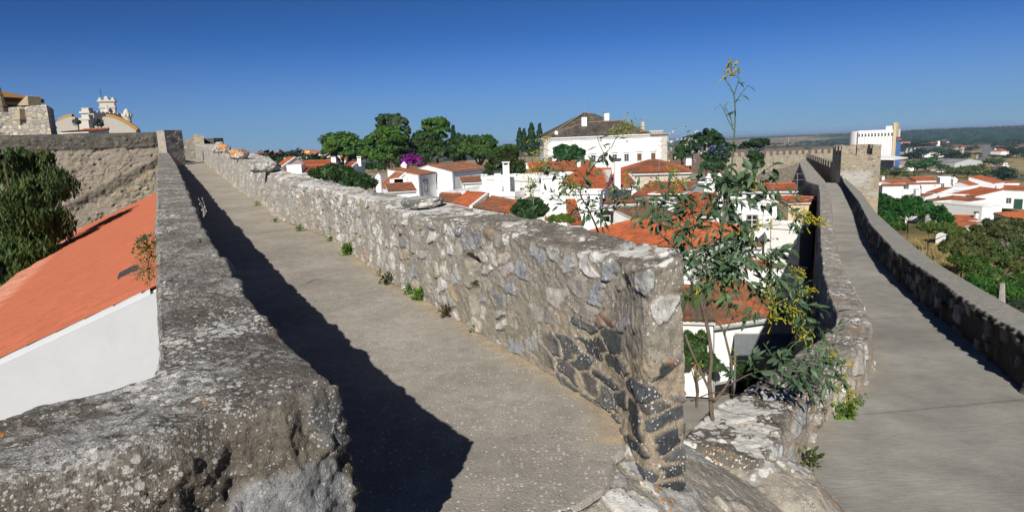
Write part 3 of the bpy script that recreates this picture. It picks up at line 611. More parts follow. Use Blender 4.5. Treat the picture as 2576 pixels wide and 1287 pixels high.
# ---------------------------------------------------------------- houses
TILE_NEW = np.array([.40, .112, .045]); TILE_OLD = np.array([.225, .10, .055]); TILE_GREY = np.array([.13, .10, .078])
rs = np.random.RandomState(5)
def roof_panel(mb, p0, p1, p2, p3, age=.3, sp=.24, row=.42, seed=1, mi=0, dark=None, thick=True):
    """tiled slope: p0,p1 eave, p2,p3 ridge (p3 above p0)"""
    p0, p1, p2, p3 = [np.asarray(p, float) for p in (p0, p1, p2, p3)]
    u = p1 - p0; L = np.linalg.norm(u); u = u / L; up_ = (p2 + p3) / 2 - (p0 + p1) / 2; v = up_ - u * (up_ @ u); W = np.linalg.norm(v); v = v / W
    n = np.cross(u, v); n = n if n[2] > 0 else -n
    poly = np.array([[(p - p0) @ u, (p - p0) @ v] for p in (p0, p1, p2, p3)]); lo, hi = poly.min(0), poly.max(0)
    nch = max(2, int(round((hi[0] - lo[0]) / sp))); nrow = max(1, int(round((hi[1] - lo[1]) / row)))
    k = 4 if sp < .5 else 2
    us = np.linspace(lo[0], hi[0], nch * k + 1)
    vs = np.sort(np.concatenate([np.linspace(lo[1], hi[1], nrow + 1)[:-1] + 1e-4, np.linspace(lo[1], hi[1], nrow + 1)[1:]])); vs[0] = lo[1]
    U, V = np.meshgrid(us, vs, indexing='ij'); ph = (np.arange(len(us)) % k) / k
    hh = (.085 if k == 4 else .05) * np.abs(np.sin(np.pi * ph + (.0 if k == 4 else .4)))[:, None] * min(1.6, sp / .22)
    saw = np.where(np.arange(len(vs)) % 2 == 0, .025, 0.0)[None, :]
    Pt = p0 + U[..., None] * u + V[..., None] * v + n * (hh + saw + .012 * fbm(np.stack([U * .8, V * .8], -1), 2, seed))[..., None]
    ci_ = np.floor((U - lo[0]) / (hi[0] - lo[0]) * nch + 1e-6).astype(np.int64); rj = np.clip(np.floor((V - lo[1]) / (hi[1] - lo[1]) * nrow - 1e-6), 0, None).astype(np.int64); z = 0 * ci_
    a = _hash(ci_, rj, z, seed); b = _hash(ci_, rj, z, seed + 1); pat = fbm(np.stack([U * .55, V * .55], -1) + seed * 3.1, 4, seed + 2)
    t = np.clip(age + .6 * pat + .62 * (a - .5), 0, 1)[..., None]
    C = TILE_NEW * (1 - smooth(.15, .7, t)) + TILE_OLD * smooth(.15, .7, t); g = smooth(.7, 1.05, t + .3 * (b[..., None] - .5)); C = C * (1 - g) + TILE_GREY * g
    if dark is not None: C = np.asarray(dark) * (1 + .5 * (a[..., None] - .5)) * (1 + .6 * pat[..., None])
    C = C * (.82 + .36 * b)[..., None]
    F = grid_faces(*U.shape); cu = U.reshape(-1)[F].mean(1); cv = V.reshape(-1)[F].mean(1); keep = np.ones(len(F), bool); cen = poly.mean(0)
    for i in range(4):
        q, r_ = poly[i], poly[(i + 1) % 4]; e = r_ - q
        if np.hypot(*e) < 1e-6: continue
        s_ = np.sign(e[0] * (cen[1] - q[1]) - e[1] * (cen[0] - q[0])); keep &= s_ * (e[0] * (cv - q[1]) - e[1] * (cu - q[0])) > -.01 * np.hypot(*e)
    F = F[keep]
    if n @ np.cross(u, v) < 0: F = F[:, ::-1]
    vi, inv = np.unique(F, return_inverse=True); mb.add(Pt.reshape(-1, 3)[vi], inv.reshape(F.shape).tolist(), np.clip(C, .01, .8).reshape(-1, 3)[vi], mi)
    if thick:
        Q = np.array([p0, p1, p2, p3]) if np.linalg.norm(p2 - p3) > .01 else np.array([p0, p1, p2]); Q = Q - n * .02; mb.prism(Q, -n * .09, (.62, .6, .56), mi)
def ridge_cap(mb, a, b, r=.13, age=.4, col=None):
    a, b = np.asarray(a, float), np.asarray(b, float); n = max(2, int(np.linalg.norm(b - a) / .4)); 
    pts = a + (b - a) * np.linspace(0, 1, n * 2)[:, None]; rad = r * (1 + .15 * (np.arange(n * 2) % 2)); c = TILE_NEW * (1 - age) + TILE_OLD * age
    mb.tube(pts, rad, 6, c if col is None else col)
def face_frame(p, q):
    p, q = np.asarray(p, float), np.asarray(q, float); u = q - p; u[2] = 0; L = np.linalg.norm(u[:2]); u = u / L; n = np.array([u[1], -u[0], 0]); return p, u, n, L
def window(parent, p, u, n, x, z, w, h, style='plain', frame='stone_frame', pane='dark_glass', name='window'):
    """opening on a wall: x metres along from p, top at height z"""
    c = np.array([p[0], p[1], 0]) + u * x + np.array([0, 0, z - h / 2]); ax = [u, n, np.array([0, 0, 1.0])]; f = MB(); t = .09 if style != 'mansion' else .16
    for dx in (-1, 1): f.box(c + u * dx * (w / 2 + t / 2) + n * .03, (t, .10, h), ax)
    f.box(c + np.array([0, 0, h / 2 + t / 2]) + n * .03, (w + 2 * t, .102, t), ax); f.box(c - np.array([0, 0, h / 2 + t / 2]) + n * .05, (w + 2 * t + .06, .16, t), ax)
    if style == 'mansion': f.box(c + np.array([0, 0, h / 2 + .62]) + n * .10, (w + .8, .26, .14), ax)
    fr = f.build(name, MAT[frame], parent)
    g = MB(); g.box(c + n * .012, (w, .02, h), ax); g.build('pane' if pane.endswith('glass') else 'panel', MAT[pane], fr)
    if style in ('plain', 'mansion') and pane == 'dark_glass':
        s = MB(); s.box(c + n * .03, (.05, .03, h), ax)
        for k in range(1, 3): s.box(c + n * .03 + np.array([0, 0, h * (k / 3 - .5)]), (w, .029, .045), ax)
        s.build('sash', MAT['white_paint'], fr)
    return fr
def chimney(parent, c, w, h, d=None, mat='white_plaster', cap='slab', name='chimney'):
    m = MB(); d = d or w; c = np.asarray(c, float)
    m.box(c + [0, 0, h / 2], (w, d, h)); ch = m.build(name, MAT[mat], parent)
    k = MB()
    if cap == 'slab':
        for sx in (-1, 1):
            for sy in (-1, 1): k.box(c + [sx * (w / 2 - .08), sy * (d / 2 - .08), h + .12], (.12, .12, .24))
        k.box(c + [0, 0, h + .29], (w + .16, d + .16, .1)); k.build('cap', MAT['white_plaster'], ch)
    elif cap == 'grey': k.box(c + [0, 0, h + .1], (w + .16, d + .16, .2)); k.build('cap', MAT['slate_cap'], ch)
    elif cap == 'pyramid': k.box(c + [0, 0, h + .06], (w + .2, d + .2, .12)); k.box(c + [0, 0, h + .12 + w * .3], (w + .1, d + .1, w * .6), taper=.15); k.build('cap', MAT[mat], ch)
    return ch
HOUSES = {}
DOOR = dict(pane='brown_wood', name='door')
def house(key, A, B, d, kind='shed_back', rise=1.2, zb=-12.0, age=.3, wall='white_plaster', over=.2, sp=.24, label='', name='white_house', wins=(), chims=(), group=None, dark=None, verge=None, quad=None):
    A, B = np.asarray(A, float), np.asarray(B, float); z = (A[2] + B[2]) / 2
    if quad is None: A[2] = B[2] = z
    root = empty(name, (*((A + B) / 2)[:2], zb), label, name.split('_')[-1] if name.split('_')[-1] in ('house', 'mansion', 'warehouse', 'building', 'chapel', 'apartments') else 'house', group)
    e = B - A; L = np.linalg.norm(e); e = e / L; nb = np.array([-e[1], e[0], 0]); nb = nb if nb @ A > 0 else -nb
    D, C = A + nb * d, B + nb * d; zz = np.array([0, 0, 1.0]); r = rise * zz
    if quad is not None: C, D = [np.asarray(q, float) - r for q in quad]
    w = MB(); lo = lambda p: np.array([p[0], p[1], zb])
    tops = [A, B, C, D]
    if kind == 'shed_back': tops = [A, B, C + r, D + r]
    elif kind == 'shed_left': tops = [A + r, B, C, D + r]
    elif kind == 'shed_right': tops = [A, B + r, C + r, D]
    lows = [lo(p) for p in tops]; V = lows + tops; F = [(0, 1, 5, 4), (1, 2, 6, 5), (2, 3, 7, 6), (3, 0, 4, 7)]
    if kind == 'ridge': V += [(A + D) / 2 + r, (B + C) / 2 + r]; F = [(0, 1, 5, 4), (2, 3, 7, 6), (1, 2, 6, 9, 5), (3, 0, 4, 8, 7)]
    elif kind == 'gable': V += [(A + B) / 2 + r, (C + D) / 2 + r]; F = [(0, 1, 5, 8, 4), (1, 2, 6, 5), (2, 3, 7, 9, 6), (3, 0, 4, 7)]
    elif kind == 'flat': F = F + [(4, 5, 6, 7)]
    w.add(V, F)
    if kind == 'flat':
        for p, q in ((A, B), (B, C), (C, D), (D, A)):
            cc = (p + q) / 2 + zz * .0; dd = q - p; ln = np.linalg.norm(dd); w.box(cc + zz * .2 + np.cross(zz, dd / ln) * -.0, (ln + .2, .22, .4 if rise == 0 else rise), [dd / ln, np.cross(zz, dd / ln), zz])
    wl = w.build('wall', MAT[wall], root)
    o = over; roof = None
    if kind != 'flat':
        m = MB(); sl = lambda a, b: (b - a) / np.linalg.norm(b - a); kw = dict(age=age, sp=sp, dark=dark)
        def pan(a, b, c_, d_, s): # eave a-b, ridge c_-d_; extends past the eave and the verges
            dn = sl((c_ + d_) / 2, (a + b) / 2) * o; sd = sl(a, b) * .08; rz = zz * .07
            roof_panel(m, a + dn - sd + rz, b + dn + sd + rz, c_ + sd * (np.linalg.norm(c_ - d_) > .01) + rz, d_ - sd * (np.linalg.norm(c_ - d_) > .01) + rz, seed=s, **kw)
        s0 = int(abs(A[0] * 7 + A[1] * 13)) % 900
        if kind == 'shed_back': pan(A, B, C + r, D + r, s0); ridge_cap(m, D + r + zz * .12, C + r + zz * .12, age=age)
        elif kind == 'shed_left': pan(B, C, D + r, A + r, s0)
        elif kind == 'shed_right': pan(D, A, B + r, C + r, s0)
        elif kind == 'ridge': R0, R1 = (A + D) / 2 + r, (B + C) / 2 + r; pan(A, B, R1, R0, s0); pan(C, D, R0, R1, s0 + 1); ridge_cap(m, R0 + zz * .13, R1 + zz * .13, age=age)
        elif kind == 'gable': R0, R1 = (A + B) / 2 + r, (C + D) / 2 + r; pan(B, C, R1, R0, s0); pan(D, A, R0, R1, s0 + 1); ridge_cap(m, R0 + zz * .13, R1 + zz * .13, age=age)
        elif kind == 'hip':
            i = min(d / 2, L * .45); R0, R1 = A + e * i + nb * d / 2 + r, B - e * i + nb * d / 2 + r; pan(A, B, R1, R0, s0); pan(C, D, R0, R1, s0 + 1); pan(B, C, R1, R1, s0 + 2); pan(D, A, R0, R0, s0 + 3)
            for p, q in ((R0, R1), (A, R0), (B, R1), (C, R1), (D, R0)): ridge_cap(m, p + zz * .12, q + zz * .12, age=age)
        roof = m.build('roof', MAT['roof_tile'] if sp < .5 else MAT['far_tile'], root)
        if verge: # white mortar strip along one sloping edge
            vb = MB(); a, b = {'R': (B, C + r), 'L': (A, D + r)}[verge]
            if kind in ('shed_left', 'shed_right'): a, b = (A + (r if kind == 'shed_left' else 0), B + (r if kind == 'shed_right' else 0))
            elif kind == 'ridge': b = ((B + C) / 2 if verge == 'R' else (A + D) / 2) + r
            dd = sl(a, b); vb.box((a + b) / 2 + zz * .12, (np.linalg.norm(b - a) + .2, .28, .2), [dd, np.cross(zz, dd) / np.linalg.norm(np.cross(zz, dd)), np.cross(dd, np.cross(zz, dd) / np.linalg.norm(np.cross(zz, dd)))]); vb.build('verge', MAT['clean_white'], root)
    if kind in ('shed_back', 'ridge', 'hip') and quad is None and A[1] < 130 and L > 2.5:
        gp = MB(); q = A + e * .25 - nb * .07; gp.tube([[q[0], q[1], z - .15], [q[0], q[1], zb]], .05, 6); gp.build('downpipe', MAT['zinc_sheet'], root); gp = MB(); gp.tube([A - nb * (o + .03) - zz * .12, B - nb * (o + .03) - zz * .12], .055, 6); gp.build('gutter', MAT['zinc_sheet'], root)
    faces = {'F': face_frame(A, B), 'R': face_frame(B, C), 'L': face_frame(D, A)}
    for wn in wins:
        fc, x, dz, ww, hh = wn[:5]; p, u, n, ln = faces[fc]; kw = wn[5] if len(wn) > 5 else {}
        window(root, p, u, n, x * ln, z - dz, ww, hh, **kw)
    for cx, cy, cw, chh, *rest in chims: chimney(roof if roof is not None else wl, A + e * cx * L + nb * cy * d + zz * (rest[1] if len(rest) > 1 else .3), cw, chh, cap=rest[0] if rest else 'slab')
    HOUSES[key] = dict(root=root, A=A, B=B, C=C, D=D, e=e, nb=nb, L=L, z=z, roof=roof); return HOUSES[key]
def P2(k, x, y, Y): return KY(k, x, y, Y)
# --- near houses below the wall, centre-left
h = house('h1', P2(2, 1630, 822, 100), P2(2, 1880, 787, 109), 5.4, 'shed_back', 1.0, age=.62, label='white two-storey house with two grey-framed windows under a brown tiled roof', wins=[('F', .26, .9, 1.25, 1.75, dict(frame='grey_stone')), ('F', .77, .9, 1.25, 1.75, dict(frame='grey_stone'))], chims=[(.55, .95, .9, 1.1, 'pyramid')])
house('h1b', P2(2, 1325, 957, 90), P2(2, 1512, 935, 91), 7, 'shed_right', 1.9, age=.65, label='narrow white house with a steep lean-to roof and a domed white chimney', verge='R')
house('h1c', P2(2, 1335, 990, 83), P2(2, 1612, 975, 84), 4.0, 'shed_back', .75, age=.75, label='low building with a brown roof below the two-windowed white house', name='low_house')
house('h2', P2(2, 1970, 787, 105), P2(2, 2330, 748, 116), 9.5, 'ridge', 1.15, age=.68, label='long white house with a weathered brown roof beside the dark leafy tree', wins=[('F', .5, 1.0, .5, 1.1), ('L', .65, .9, .55, .9, dict(pane='brown_wood')), ('F', .12, 5.2, .9, 2, DOOR)])
house('h3', P2(2, 2075, 882, 86), P2(2, 2590, 892, 87), 4.5, 'shed_back', .45, age=.7, label='white terrace house with a narrow tiled strip roof above its roof terrace', wins=[('F', .55, 1.3, .8, 1.2)])
house('h3b', P2(2, 1865, 1006, 70), P2(2, 2600, 1052, 66), 9, 'flat', .5, label='white flat-roofed house with a railed roof terrace and slim chimneys', wins=[('F', .12, .9, .7, 1.0), ('F', .3, .9, .7, 1.0), ('F', .62, 1.0, .9, 2.0, DOOR)], chims=[(.53, .15, .55, 1.9, 'slab', 0), (.74, .1, .7, 2.4, 'grey', 0), (.83, .15, .7, 3.2, 'slab', 0), (.64, .5, .7, 1.6, 'slab', 0)])
house('h4', P2(2, 1978, 1106, 55), P2(2, 2165, 1150, 52), 5, 'shed_back', .5, quad=(P2(2, 2330, 1018, 57), P2(2, 2115, 1005, 59)), age=.12, label='small house with a bright orange roof and a white verge behind the lichened parapet', verge='R')
house('h5', P2(2, 2195, 1158, 48), P2(2, 2640, 1232, 45), 4, 'shed_back', 0.35, quad=(P2(2, 2700, 1112, 49), P2(2, 2370, 1050, 52)), age=.62, label='house with a mottled brown roof right of the bright orange one')
house('h6', P2(2, 1840, 1092, 63), P2(2, 1990, 1106, 62), 5, 'shed_back', 0.4, quad=(P2(2, 2062, 1020, 67), P2(2, 1860, 1012, 68)), age=.6, label='house with a dull red roof tucked behind the grey boulder on the parapet')
# --- farther roofs on the left
house('g1', P2(17, 600, 560, 134), P2(17, 1690, 530, 134), 9, 'ridge', 1.1, age=.15, label='long low house with a wide orange roof left of the pines', chims=[(.97, .3, 1.0, 1.9, 'grey', 0), (.9, .6, .7, 1.2)], verge=None)
house('g1b', P2(17, 545, 545, 132), P2(17, 700, 555, 131), 8, 'ridge', 1.8, age=.2, label='small orange-roofed house with a white gable beside the long low house', verge='R')
house('g2', P2(17, 640, 680, 95), P2(17, 1480, 645, 95), 9, 'ridge', 0.9, age=.35, label='broad house with an orange roof and a grey stone chimney block behind the bush', chims=[(.38, .1, 2.2, 1.3, 'none', 0)])
house('g3', P2(17, 1890, 548, 103), P2(17, 2065, 548, 103), 9, 'ridge', 0.6, age=.2, label='orange-roofed house with a tall white chimney in front of the pines', chims=[(1.28, .4, .6, 1.3, 'slab', .0)], verge='R')
house('g4', P2(17, 705, 396, 190), P2(17, 935, 394, 178), 16, 'flat', .4, label='white flat-roofed block behind the long orange roof', name='white_building')
house('g5', P2(17, 1110, 420, 210), P2(17, 1420, 408, 210), 10, 'flat', .3, wall='grey_plaster', label='low grey flat-roofed block below the round-fronted apartments', name='grey_building')
# --- the mansion and the roofs in front of it
MA, MBp = P2(3, 318, 470, 190), P2(3, 1556, 436, 190)
ma = empty('white_mansion', (*((MA + MBp) / 2)[:2], -12), 'large white mansion with a dark hipped roof and a row of small framed windows', 'mansion')
def mansion():
    z = (MA[2] + MBp[2]) / 2; A, B = MA.copy(), MBp.copy(); A[2] = B[2] = z; e = (B - A); L = np.linalg.norm(e); e /= L; nb = np.array([-e[1], e[0], 0]); zz = np.array([0, 0, 1.0]); d = 26
    m = MB(); lo = np.array([0, 0, -12 - z]); C, D = B + nb * d, A + nb * d; m.add([A + lo, B + lo, C + lo, D + lo, A, B, C, D], [(0, 1, 5, 4), (1, 2, 6, 5), (2, 3, 7, 6), (3, 0, 4, 7), (4, 5, 6, 7)]); m.build('wall', MAT['clean_white'], ma)
    q = MB(); q2 = MB(); ax = [e, nb, zz]
    for k in range(14):
        zc = z - .5 - k * .85; wd = 2.6 if k % 2 else 2.9
        q.box(B + e * -wd * .0 + e * (.06) + nb * .95 + [0, 0, zc - z - .0], (.14, 2.1 + .3 * (k % 2), .83), ax); q.box(B - e * .0 + e * -.06 * 0 - nb * .04 + e * (-.75 - .15 * (k % 2)) + [0, 0, zc - z], (1.75 + .3 * (k % 2), .14, .83), ax); q2.box(A - nb * .04 + e * .55 + [0, 0, zc - z], (1.1 + .25 * (k % 2), .14, .83), ax)
    q.build('quoin', MAT['cream_stone'], ma); q2.build('quoin', MAT['cream_stone'], ma)
    c = MB()
    for k, (o, t, zz_) in enumerate(((.25, .35, .15), (.5, .3, .47), (.8, .25, .74))):
        c.box((A + B) / 2 - nb * (o / 2) + [0, 0, zz_], (L + 2 * o, o, t), ax); c.box(B + e * o / 2 + nb * d / 2 + [0, 0, zz_], (o, d, t - .01), ax); c.box(A - e * o / 2 + nb * d / 2 + [0, 0, zz_], (o, d, t - .01), ax)
    c.build('cornice', MAT['stained_plaster'], ma)
    r = MB(); dk = (.085, .072, .06); zt_ = zz * .95; s = L / 1238.0  # metres per crop pixel
    X = lambda px, dep, up_: A + e * (px - 318) * s + nb * dep + zt_ + zz * up_
    def pan(a, b, c_, d_, sd): roof_panel(r, a, b, c_, d_, sp=.55, row=.8, seed=sd, dark=dk, thick=False)
    E0, E1 = X(300, -.9, 0), X(1385, -.9, 0); R0, R1 = X(770, 8, 4.1), X(1140, 8, 4.3)
    pan(E0, E1, R1, R0, 1); pan(E1, X(1385, 17, 0), R1, R1, 2); pan(X(300, 17, 0), E0, R0, R0, 3); pan(X(1385, 17, 0), X(300, 17, 0), R0, R1, 4)
    AP = X(805, 17, 7.6); AQ = X(905, 17, 6.7); f0, f1, f2, f3 = X(420, 6.5, 1.2), X(1180, 6.5, 2.6), X(1180, 27, 1.2), X(300, 27, .6)
    pan(f0, f1, AQ, AP, 5); pan(f1, f2, AQ, AQ, 6); pan(f2, f3, AP, AQ, 7); pan(f3, f0, AP, AP, 8)
    cc = (.20, .15, .085)
    for a, b in ((R0, R1), (E0, R0), (E1, R1), (AP, AQ), (f0, AP), (f1, AQ)): ridge_cap(r, a + zz * .1, b + zz * .1, .22, col=cc)
    r.box(X(1480, 9, -.25), (L * .155, 20, .25), ax, col=(.30, .2, .11))
    roof = r.build('roof', MAT['far_tile'], ma)
    chimney(roof, X(752, 6.0, 2.6), 1.6, 3.2, 1.2, cap='grey'); chimney(roof, X(1003, 9.5, 4.0), 1.5, 2.9, 1.2, cap='grey')
    t = MB(); t.lathe(X(1417, 14, 0), [(.62, 0), (.62, 2.4), (.8, 2.45), (.8, 2.6), (.6, 2.62), (.55, 3.2), (.72, 3.25), (.5, 3.55), (.12, 3.9)], 12); t.build('chimney', MAT['cream_stone'], roof)
    v = MB(); v.box(X(450, 1.2, 1.1), (1.0, .9, .9), ax); v.box(X(450, 1.2, 1.75), (1.2, 1.1, .4), ax, taper=.2); v.build('vent', MAT['white_plaster'], roof)
    p = MB(); p.lathe(X(1345, 22, -.2), [(2.0, 0), (2.0, 1.9), (2.3, 1.95), (2.3, 2.1), (.3, 3.1)], 8, sx=1.3); p.build('turret', MAT['stained_plaster'], roof)
    b = MB()
    for k in range(7): b.box(X(1440 + k * 19, 6, .45), (.35, .35, .55), ax)
    b.box(X(1497, 6, .85), (L * .12, .3, .18), ax); b.build('balustrade', MAT['cream_stone'], roof)
    for px_ in (375, 815, 918, 1030, 1150, 1280, 1420): window(ma, A, e, -nb, (px_ - 318) * s, z - 4.85, 1.15, 1.9, 'mansion', pane='dark_glass' if px_ < 1200 else 'brown_wood')
    for dx in (782, 985):
        a = MB(); b0 = X(dx, 12 if dx < 900 else 9.5, 5.2 if dx < 900 else 6.9); hgt = 6.6 if dx < 900 else 4.8; a.tube([b0, b0 + zz * hgt], .05, 5)
        if dx > 900:
            for zq, wq in ((2.0, 2.4), (3.2, 1.6), (4.5, .6)):
                a.tube([b0 + zz * zq - e * wq / 2, b0 + zz * zq + e * wq / 2], .035, 4)
        a.build('aerial', MAT['grey_metal'], roof)
mansion()
house('r1', P2(3, 185, 800, 92), P2(3, 868, 772, 92), 9.5, 'shed_back', 1.1, age=.4, label='long house with an orange-brown roof in front of the left half of the mansion', chims=[(.75, .35, .5, .9), (.0, .95, .7, .5)])
house('r2', P2(3, 1035, 800, 76), P2(3, 1795, 808, 74), 13, 'hip', 1.25, age=.5, wall='beige_plaster', sp=.27, label='wide house with a hipped rust-brown roof in front of the mansion', chims=[(1.02, .75, .7, 1.0, 'grey', .4)])
house('r3', P2(3, 505, 908, 54), P2(3, 925, 990, 52), 8, 'shed_back', 1.0, quad=(P2(3, 1000, 766, 61), P2(3, 690, 770, 62)), age=.08, label='house with a steep bright orange roof left of the slender white chimney', chims=[(1.06, .3, .5, 2.3, 'grey', .2)])
house('r4', P2(3, 945, 915, 60), P2(3, 1262, 918, 60), 4, 'shed_back', 0.62, age=.35, label='small house with an orange tiled roof and white verge above the pink awning', verge='R', wins=[('F', .35, 1.6, 1.5, 1.6)])
house('r5', P2(3, 1195, 1042, 57), P2(3, 1722, 1044, 55), 7.5, 'shed_back', 0.7, age=.55, label='house with a broad brown roof beside the big white gable wall', wins=[('F', .58, .5, .9, .7)])
house('r5g', P2(3, 1712, 1045, 55), P2(3, 1790, 1000, 57), 3, 'flat', .1, label='tall white gable end with a shaded side wall right of the broad brown roof', name='white_house')
house('r6', P2(3, 872, 1112, 50), P2(3, 1272, 1116, 50), 2, 'shed_back', 0.12, age=.85, wall='stained_plaster', label='porch house with a grey-brown corrugated roof over a dark recess', wins=[('F', .12, .9, .9, 1.3, DOOR), ('F', .5, .5, 2.6, 2.0, dict(pane='dark_hole', name='recess'))])
house('r7', P2(3, 1262, 1265, 46), P2(3, 1700, 1250, 47), 5, 'shed_back', 0.6, age=.95, label='house with a dark grey-brown roof below the broad brown roof')
house('r9c', P2(3, 370, 1015, 49), P2(3, 880, 1035, 48), 2.5, 'flat', .2, label='low white wall house in front of the porch with the dark recess')
house('r9', P2(3, 285, 862, 58), P2(3, 520, 858, 57), 5, 'flat', .3, label='plain white house with a stained wall behind the small dark tree', wins=[('F', .7, 1.2, .7, .9)], wall='white_plaster')
house('r9b', P2(3, -300, 880, 75), P2(3, 300, 866, 66), 5, 'flat', .4, wall='stained_plaster', label='low white terrace wall house in front of the long orange-brown roof', wins=[('F', .3, .8, .6, .8), ('F', .7, .8, .6, .8)])
house('r8', P2(7, 560, 420, 37), P2(7, 1800, 640, 32), 8.0, 'hip', 1.0, age=.1, sp=.22, label='house with a wide orange roof just behind the parapet and the flowering shrub')
house('r10', P2(7, 600, 330, 44), P2(7, 700, 335, 44), 4, 'shed_back', 1.3, age=.2, label='small orange-roofed outbuilding behind the yellow-green bush', name='low_house')
# --- houses behind and right of the flowering shrub
house('n1', KZ(9, 470, 775, -8.7), KZ(9, 1075, 690, -8.7), 4.5, 'shed_back', 0.8, age=.55, sp=.2, label='white house with a mixed orange and grey tiled roof above the potted yard', wins=[('F', .44, 2.9, 3.6, 1.9, dict(pane='dark_hole', name='recess'))])
house('n1b', KZ(9, 200, 728, -8.3), KZ(9, 505, 765, -8.5), 4, 'shed_back', 0.6, age=.95, sp=.26, wall='stained_plaster', label='house with a roof of dark lichened round tiles beside the potted yard')
house('n2', P2(9, 400, 392, 43), P2(9, 1130, 372, 41), 5, 'shed_back', .5, quad=(P2(2, 2330, 1018, 57), P2(2, 2115, 1005, 59)), age=.12, sp=.22, label='house with a bright orange roof behind the grey and orange one')
house('n3', P2(9, 480, 235, 55), P2(9, 840, 215, 53), 4, 'shed_back', 0.42, age=.6, label='house with a brown and orange roof left of the stained white parapet')
house('n4', P2(9, 862, 105, 52), P2(9, 1105, 112, 50), 3, 'flat', .3, wall='stained_plaster', label='stained white wall of a flat-roofed house by the dark side of the town wall')
house('n5', P2(12, -250, 705, 66), P2(12, 450, 690, 64), 3.5, 'shed_back', 0.4, age=.35, label='white house with a faded red roof against the town wall', wins=[('F', .63, 1.0, .8, 1.0), ('F', .93, 1.0, .7, 1.1)])
house('n6', P2(12, 215, 800, 58), P2(12, 590, 812, 56), 2.0, 'flat', .1, wall='pink_sheet', label='low outbuilding with a flat maroon sheet roof by the town wall', name='low_house')
house('n6b', P2(12, 345, 840, 54), P2(12, 592, 838, 54), 2.0, 'shed_back', .3, wall='sand_plaster', age=.2, label='ochre shed with a short tile eave against the dark town wall', name='small_shed')
house('n7', P2(12, -330, 845, 55), P2(12, 205, 850, 54), 4, 'flat', .2, label='white block with small windows behind the yellow flower spray', wins=[('F', .45, 1.0, .8, 1.2)])
house('n8', P2(11, 0, 1000, 60), P2(11, 110, 1015, 60), 3, 'flat', .2, label='narrow white house wall behind the shrub stems')
house('n9', P2(3, 1935, 930, 78), P2(3, 2040, 925, 78), 4, 'flat', .2, label='low white garden building beside the two white gate pillars', name='white_building')
house('r11', P2(7, 1690, 440, 46), P2(7, 1985, 420, 46), 5, 'shed_back', 1.0, age=.25, label='small house with an orange roof seen through the shrub left of its tall stem')
house('r12', P2(9, 240, 60, 62), P2(9, 460, 40, 62), 5, 'shed_back', .9, age=.6, label='brown-roofed house behind the upper branches of the shrub')
house('n3b', P2(9, 300, 330, 46), P2(9, 690, 300, 45), 5, 'shed_back', 1.3, age=.4, label='low house with a mottled orange roof directly behind the middle of the shrub')
house('n8b', P2(11, 60, 1130, 52), P2(11, 330, 1110, 51), 5, 'shed_back', 1.3, age=.3, label='terracotta-roofed house behind the left branches of the shrub')
# ---------------------------------------------------------------- other stone walls
PAL_FAR = [((.27, .24, .185), 3), ((.22, .205, .175), 2), ((.31, .26, .18), 2), ((.16, .15, .13), 2), ((.30, .18, .09), .5)]
def stone_box(name, base4, zb, zt, res, seed, parent=None, size=(.5, .3), pal=PAL_FAR, mortar=(.27, .235, .17), relief=.03, dens=.75, mat='far_masonry', rough=.03, colfn=None, faces=(0, 1, 2, 3), tops=None):
    """rubble-built block on a quad footprint; tops: optional heights of the four corners"""
    b = [np.array([p[0], p[1]]) for p in base4]; tops = tops or [zt] * 4; V, F, C, n = [], [], [], 0
    if (b[1][0] - b[0][0]) * (b[2][1] - b[0][1]) - (b[1][1] - b[0][1]) * (b[2][0] - b[0][0]) < 0: b = b[::-1]; tops = tops[::-1]
    s0 = 0
    for k in range(4):
        p, q = b[k], b[(k + 1) % 4]; L = np.linalg.norm(q - p); H = max(tops) - zb; nu, nv = max(3, int(L / res)), max(3, int(H / res)); t = np.linspace(0, 1, nu)
        U, W = np.meshgrid(t, np.linspace(0, 1, nv), indexing='ij'); ht = tops[k] * (1 - U) + tops[(k + 1) % 4] * U
        P = np.stack([p[0] + (q[0] - p[0]) * U, p[1] + (q[1] - p[1]) * U, zb + (ht - zb) * W], -1); nrm = np.array([(q - p)[1], -(q - p)[0], 0]) / L
        c, h, m, r = masonry(s0 + U * L, P[..., 2], P, seed, size, .10, relief, pal, mortar, dens); s0 += L
        if colfn is not None: c, h = colfn(P, c, h, U, W, m)
        ins = np.minimum(smooth(0, .04, U), smooth(1, .96, U)) * smooth(1, .97, W)
        P = P + nrm * ((h + rough * fbm(P * 1.1, 3, seed + 20)) * ins)[..., None]
        V.append(P.reshape(-1, 3)); C.append(c.reshape(-1, 3)); F.append(grid_faces(nu, nv, n)); n += nu * nv
    top = np.array([[*b[k], tops[k] - .004] for k in range(4)]); g = np.linspace(0, 1, 24); U, W = np.meshgrid(g, g, indexing='ij'); 
    P = top[0] * ((1 - U) * (1 - W))[..., None] + top[1] * (U * (1 - W))[..., None] + top[2] * (U * W)[..., None] + top[3] * ((1 - U) * W)[..., None]
    P[..., 2] += .04 * np.abs(fbm(P * 2.2, 3, seed + 30)) * np.minimum(smooth(0, .06, U), smooth(1, .94, U)) * np.minimum(smooth(0, .06, W), smooth(1, .94, W)); V.append(P.reshape(-1, 3)); F.append(grid_faces(24, 24, n)); C.append(np.clip(np.array([.28, .26, .22]) * (1 + .3 * fbm(P * 3, 3, seed + 31))[..., None], .02, .7).reshape(-1, 3))
    V = np.vstack(V); C = np.clip(np.vstack(C), .012, .7); loc = None if parent else (*np.mean(b, 0), zb)
    return mesh_obj(name, V, np.vstack(F), MAT[mat], parent, col=C, lich=np.zeros(len(V)), smooth_=True, loc=loc)
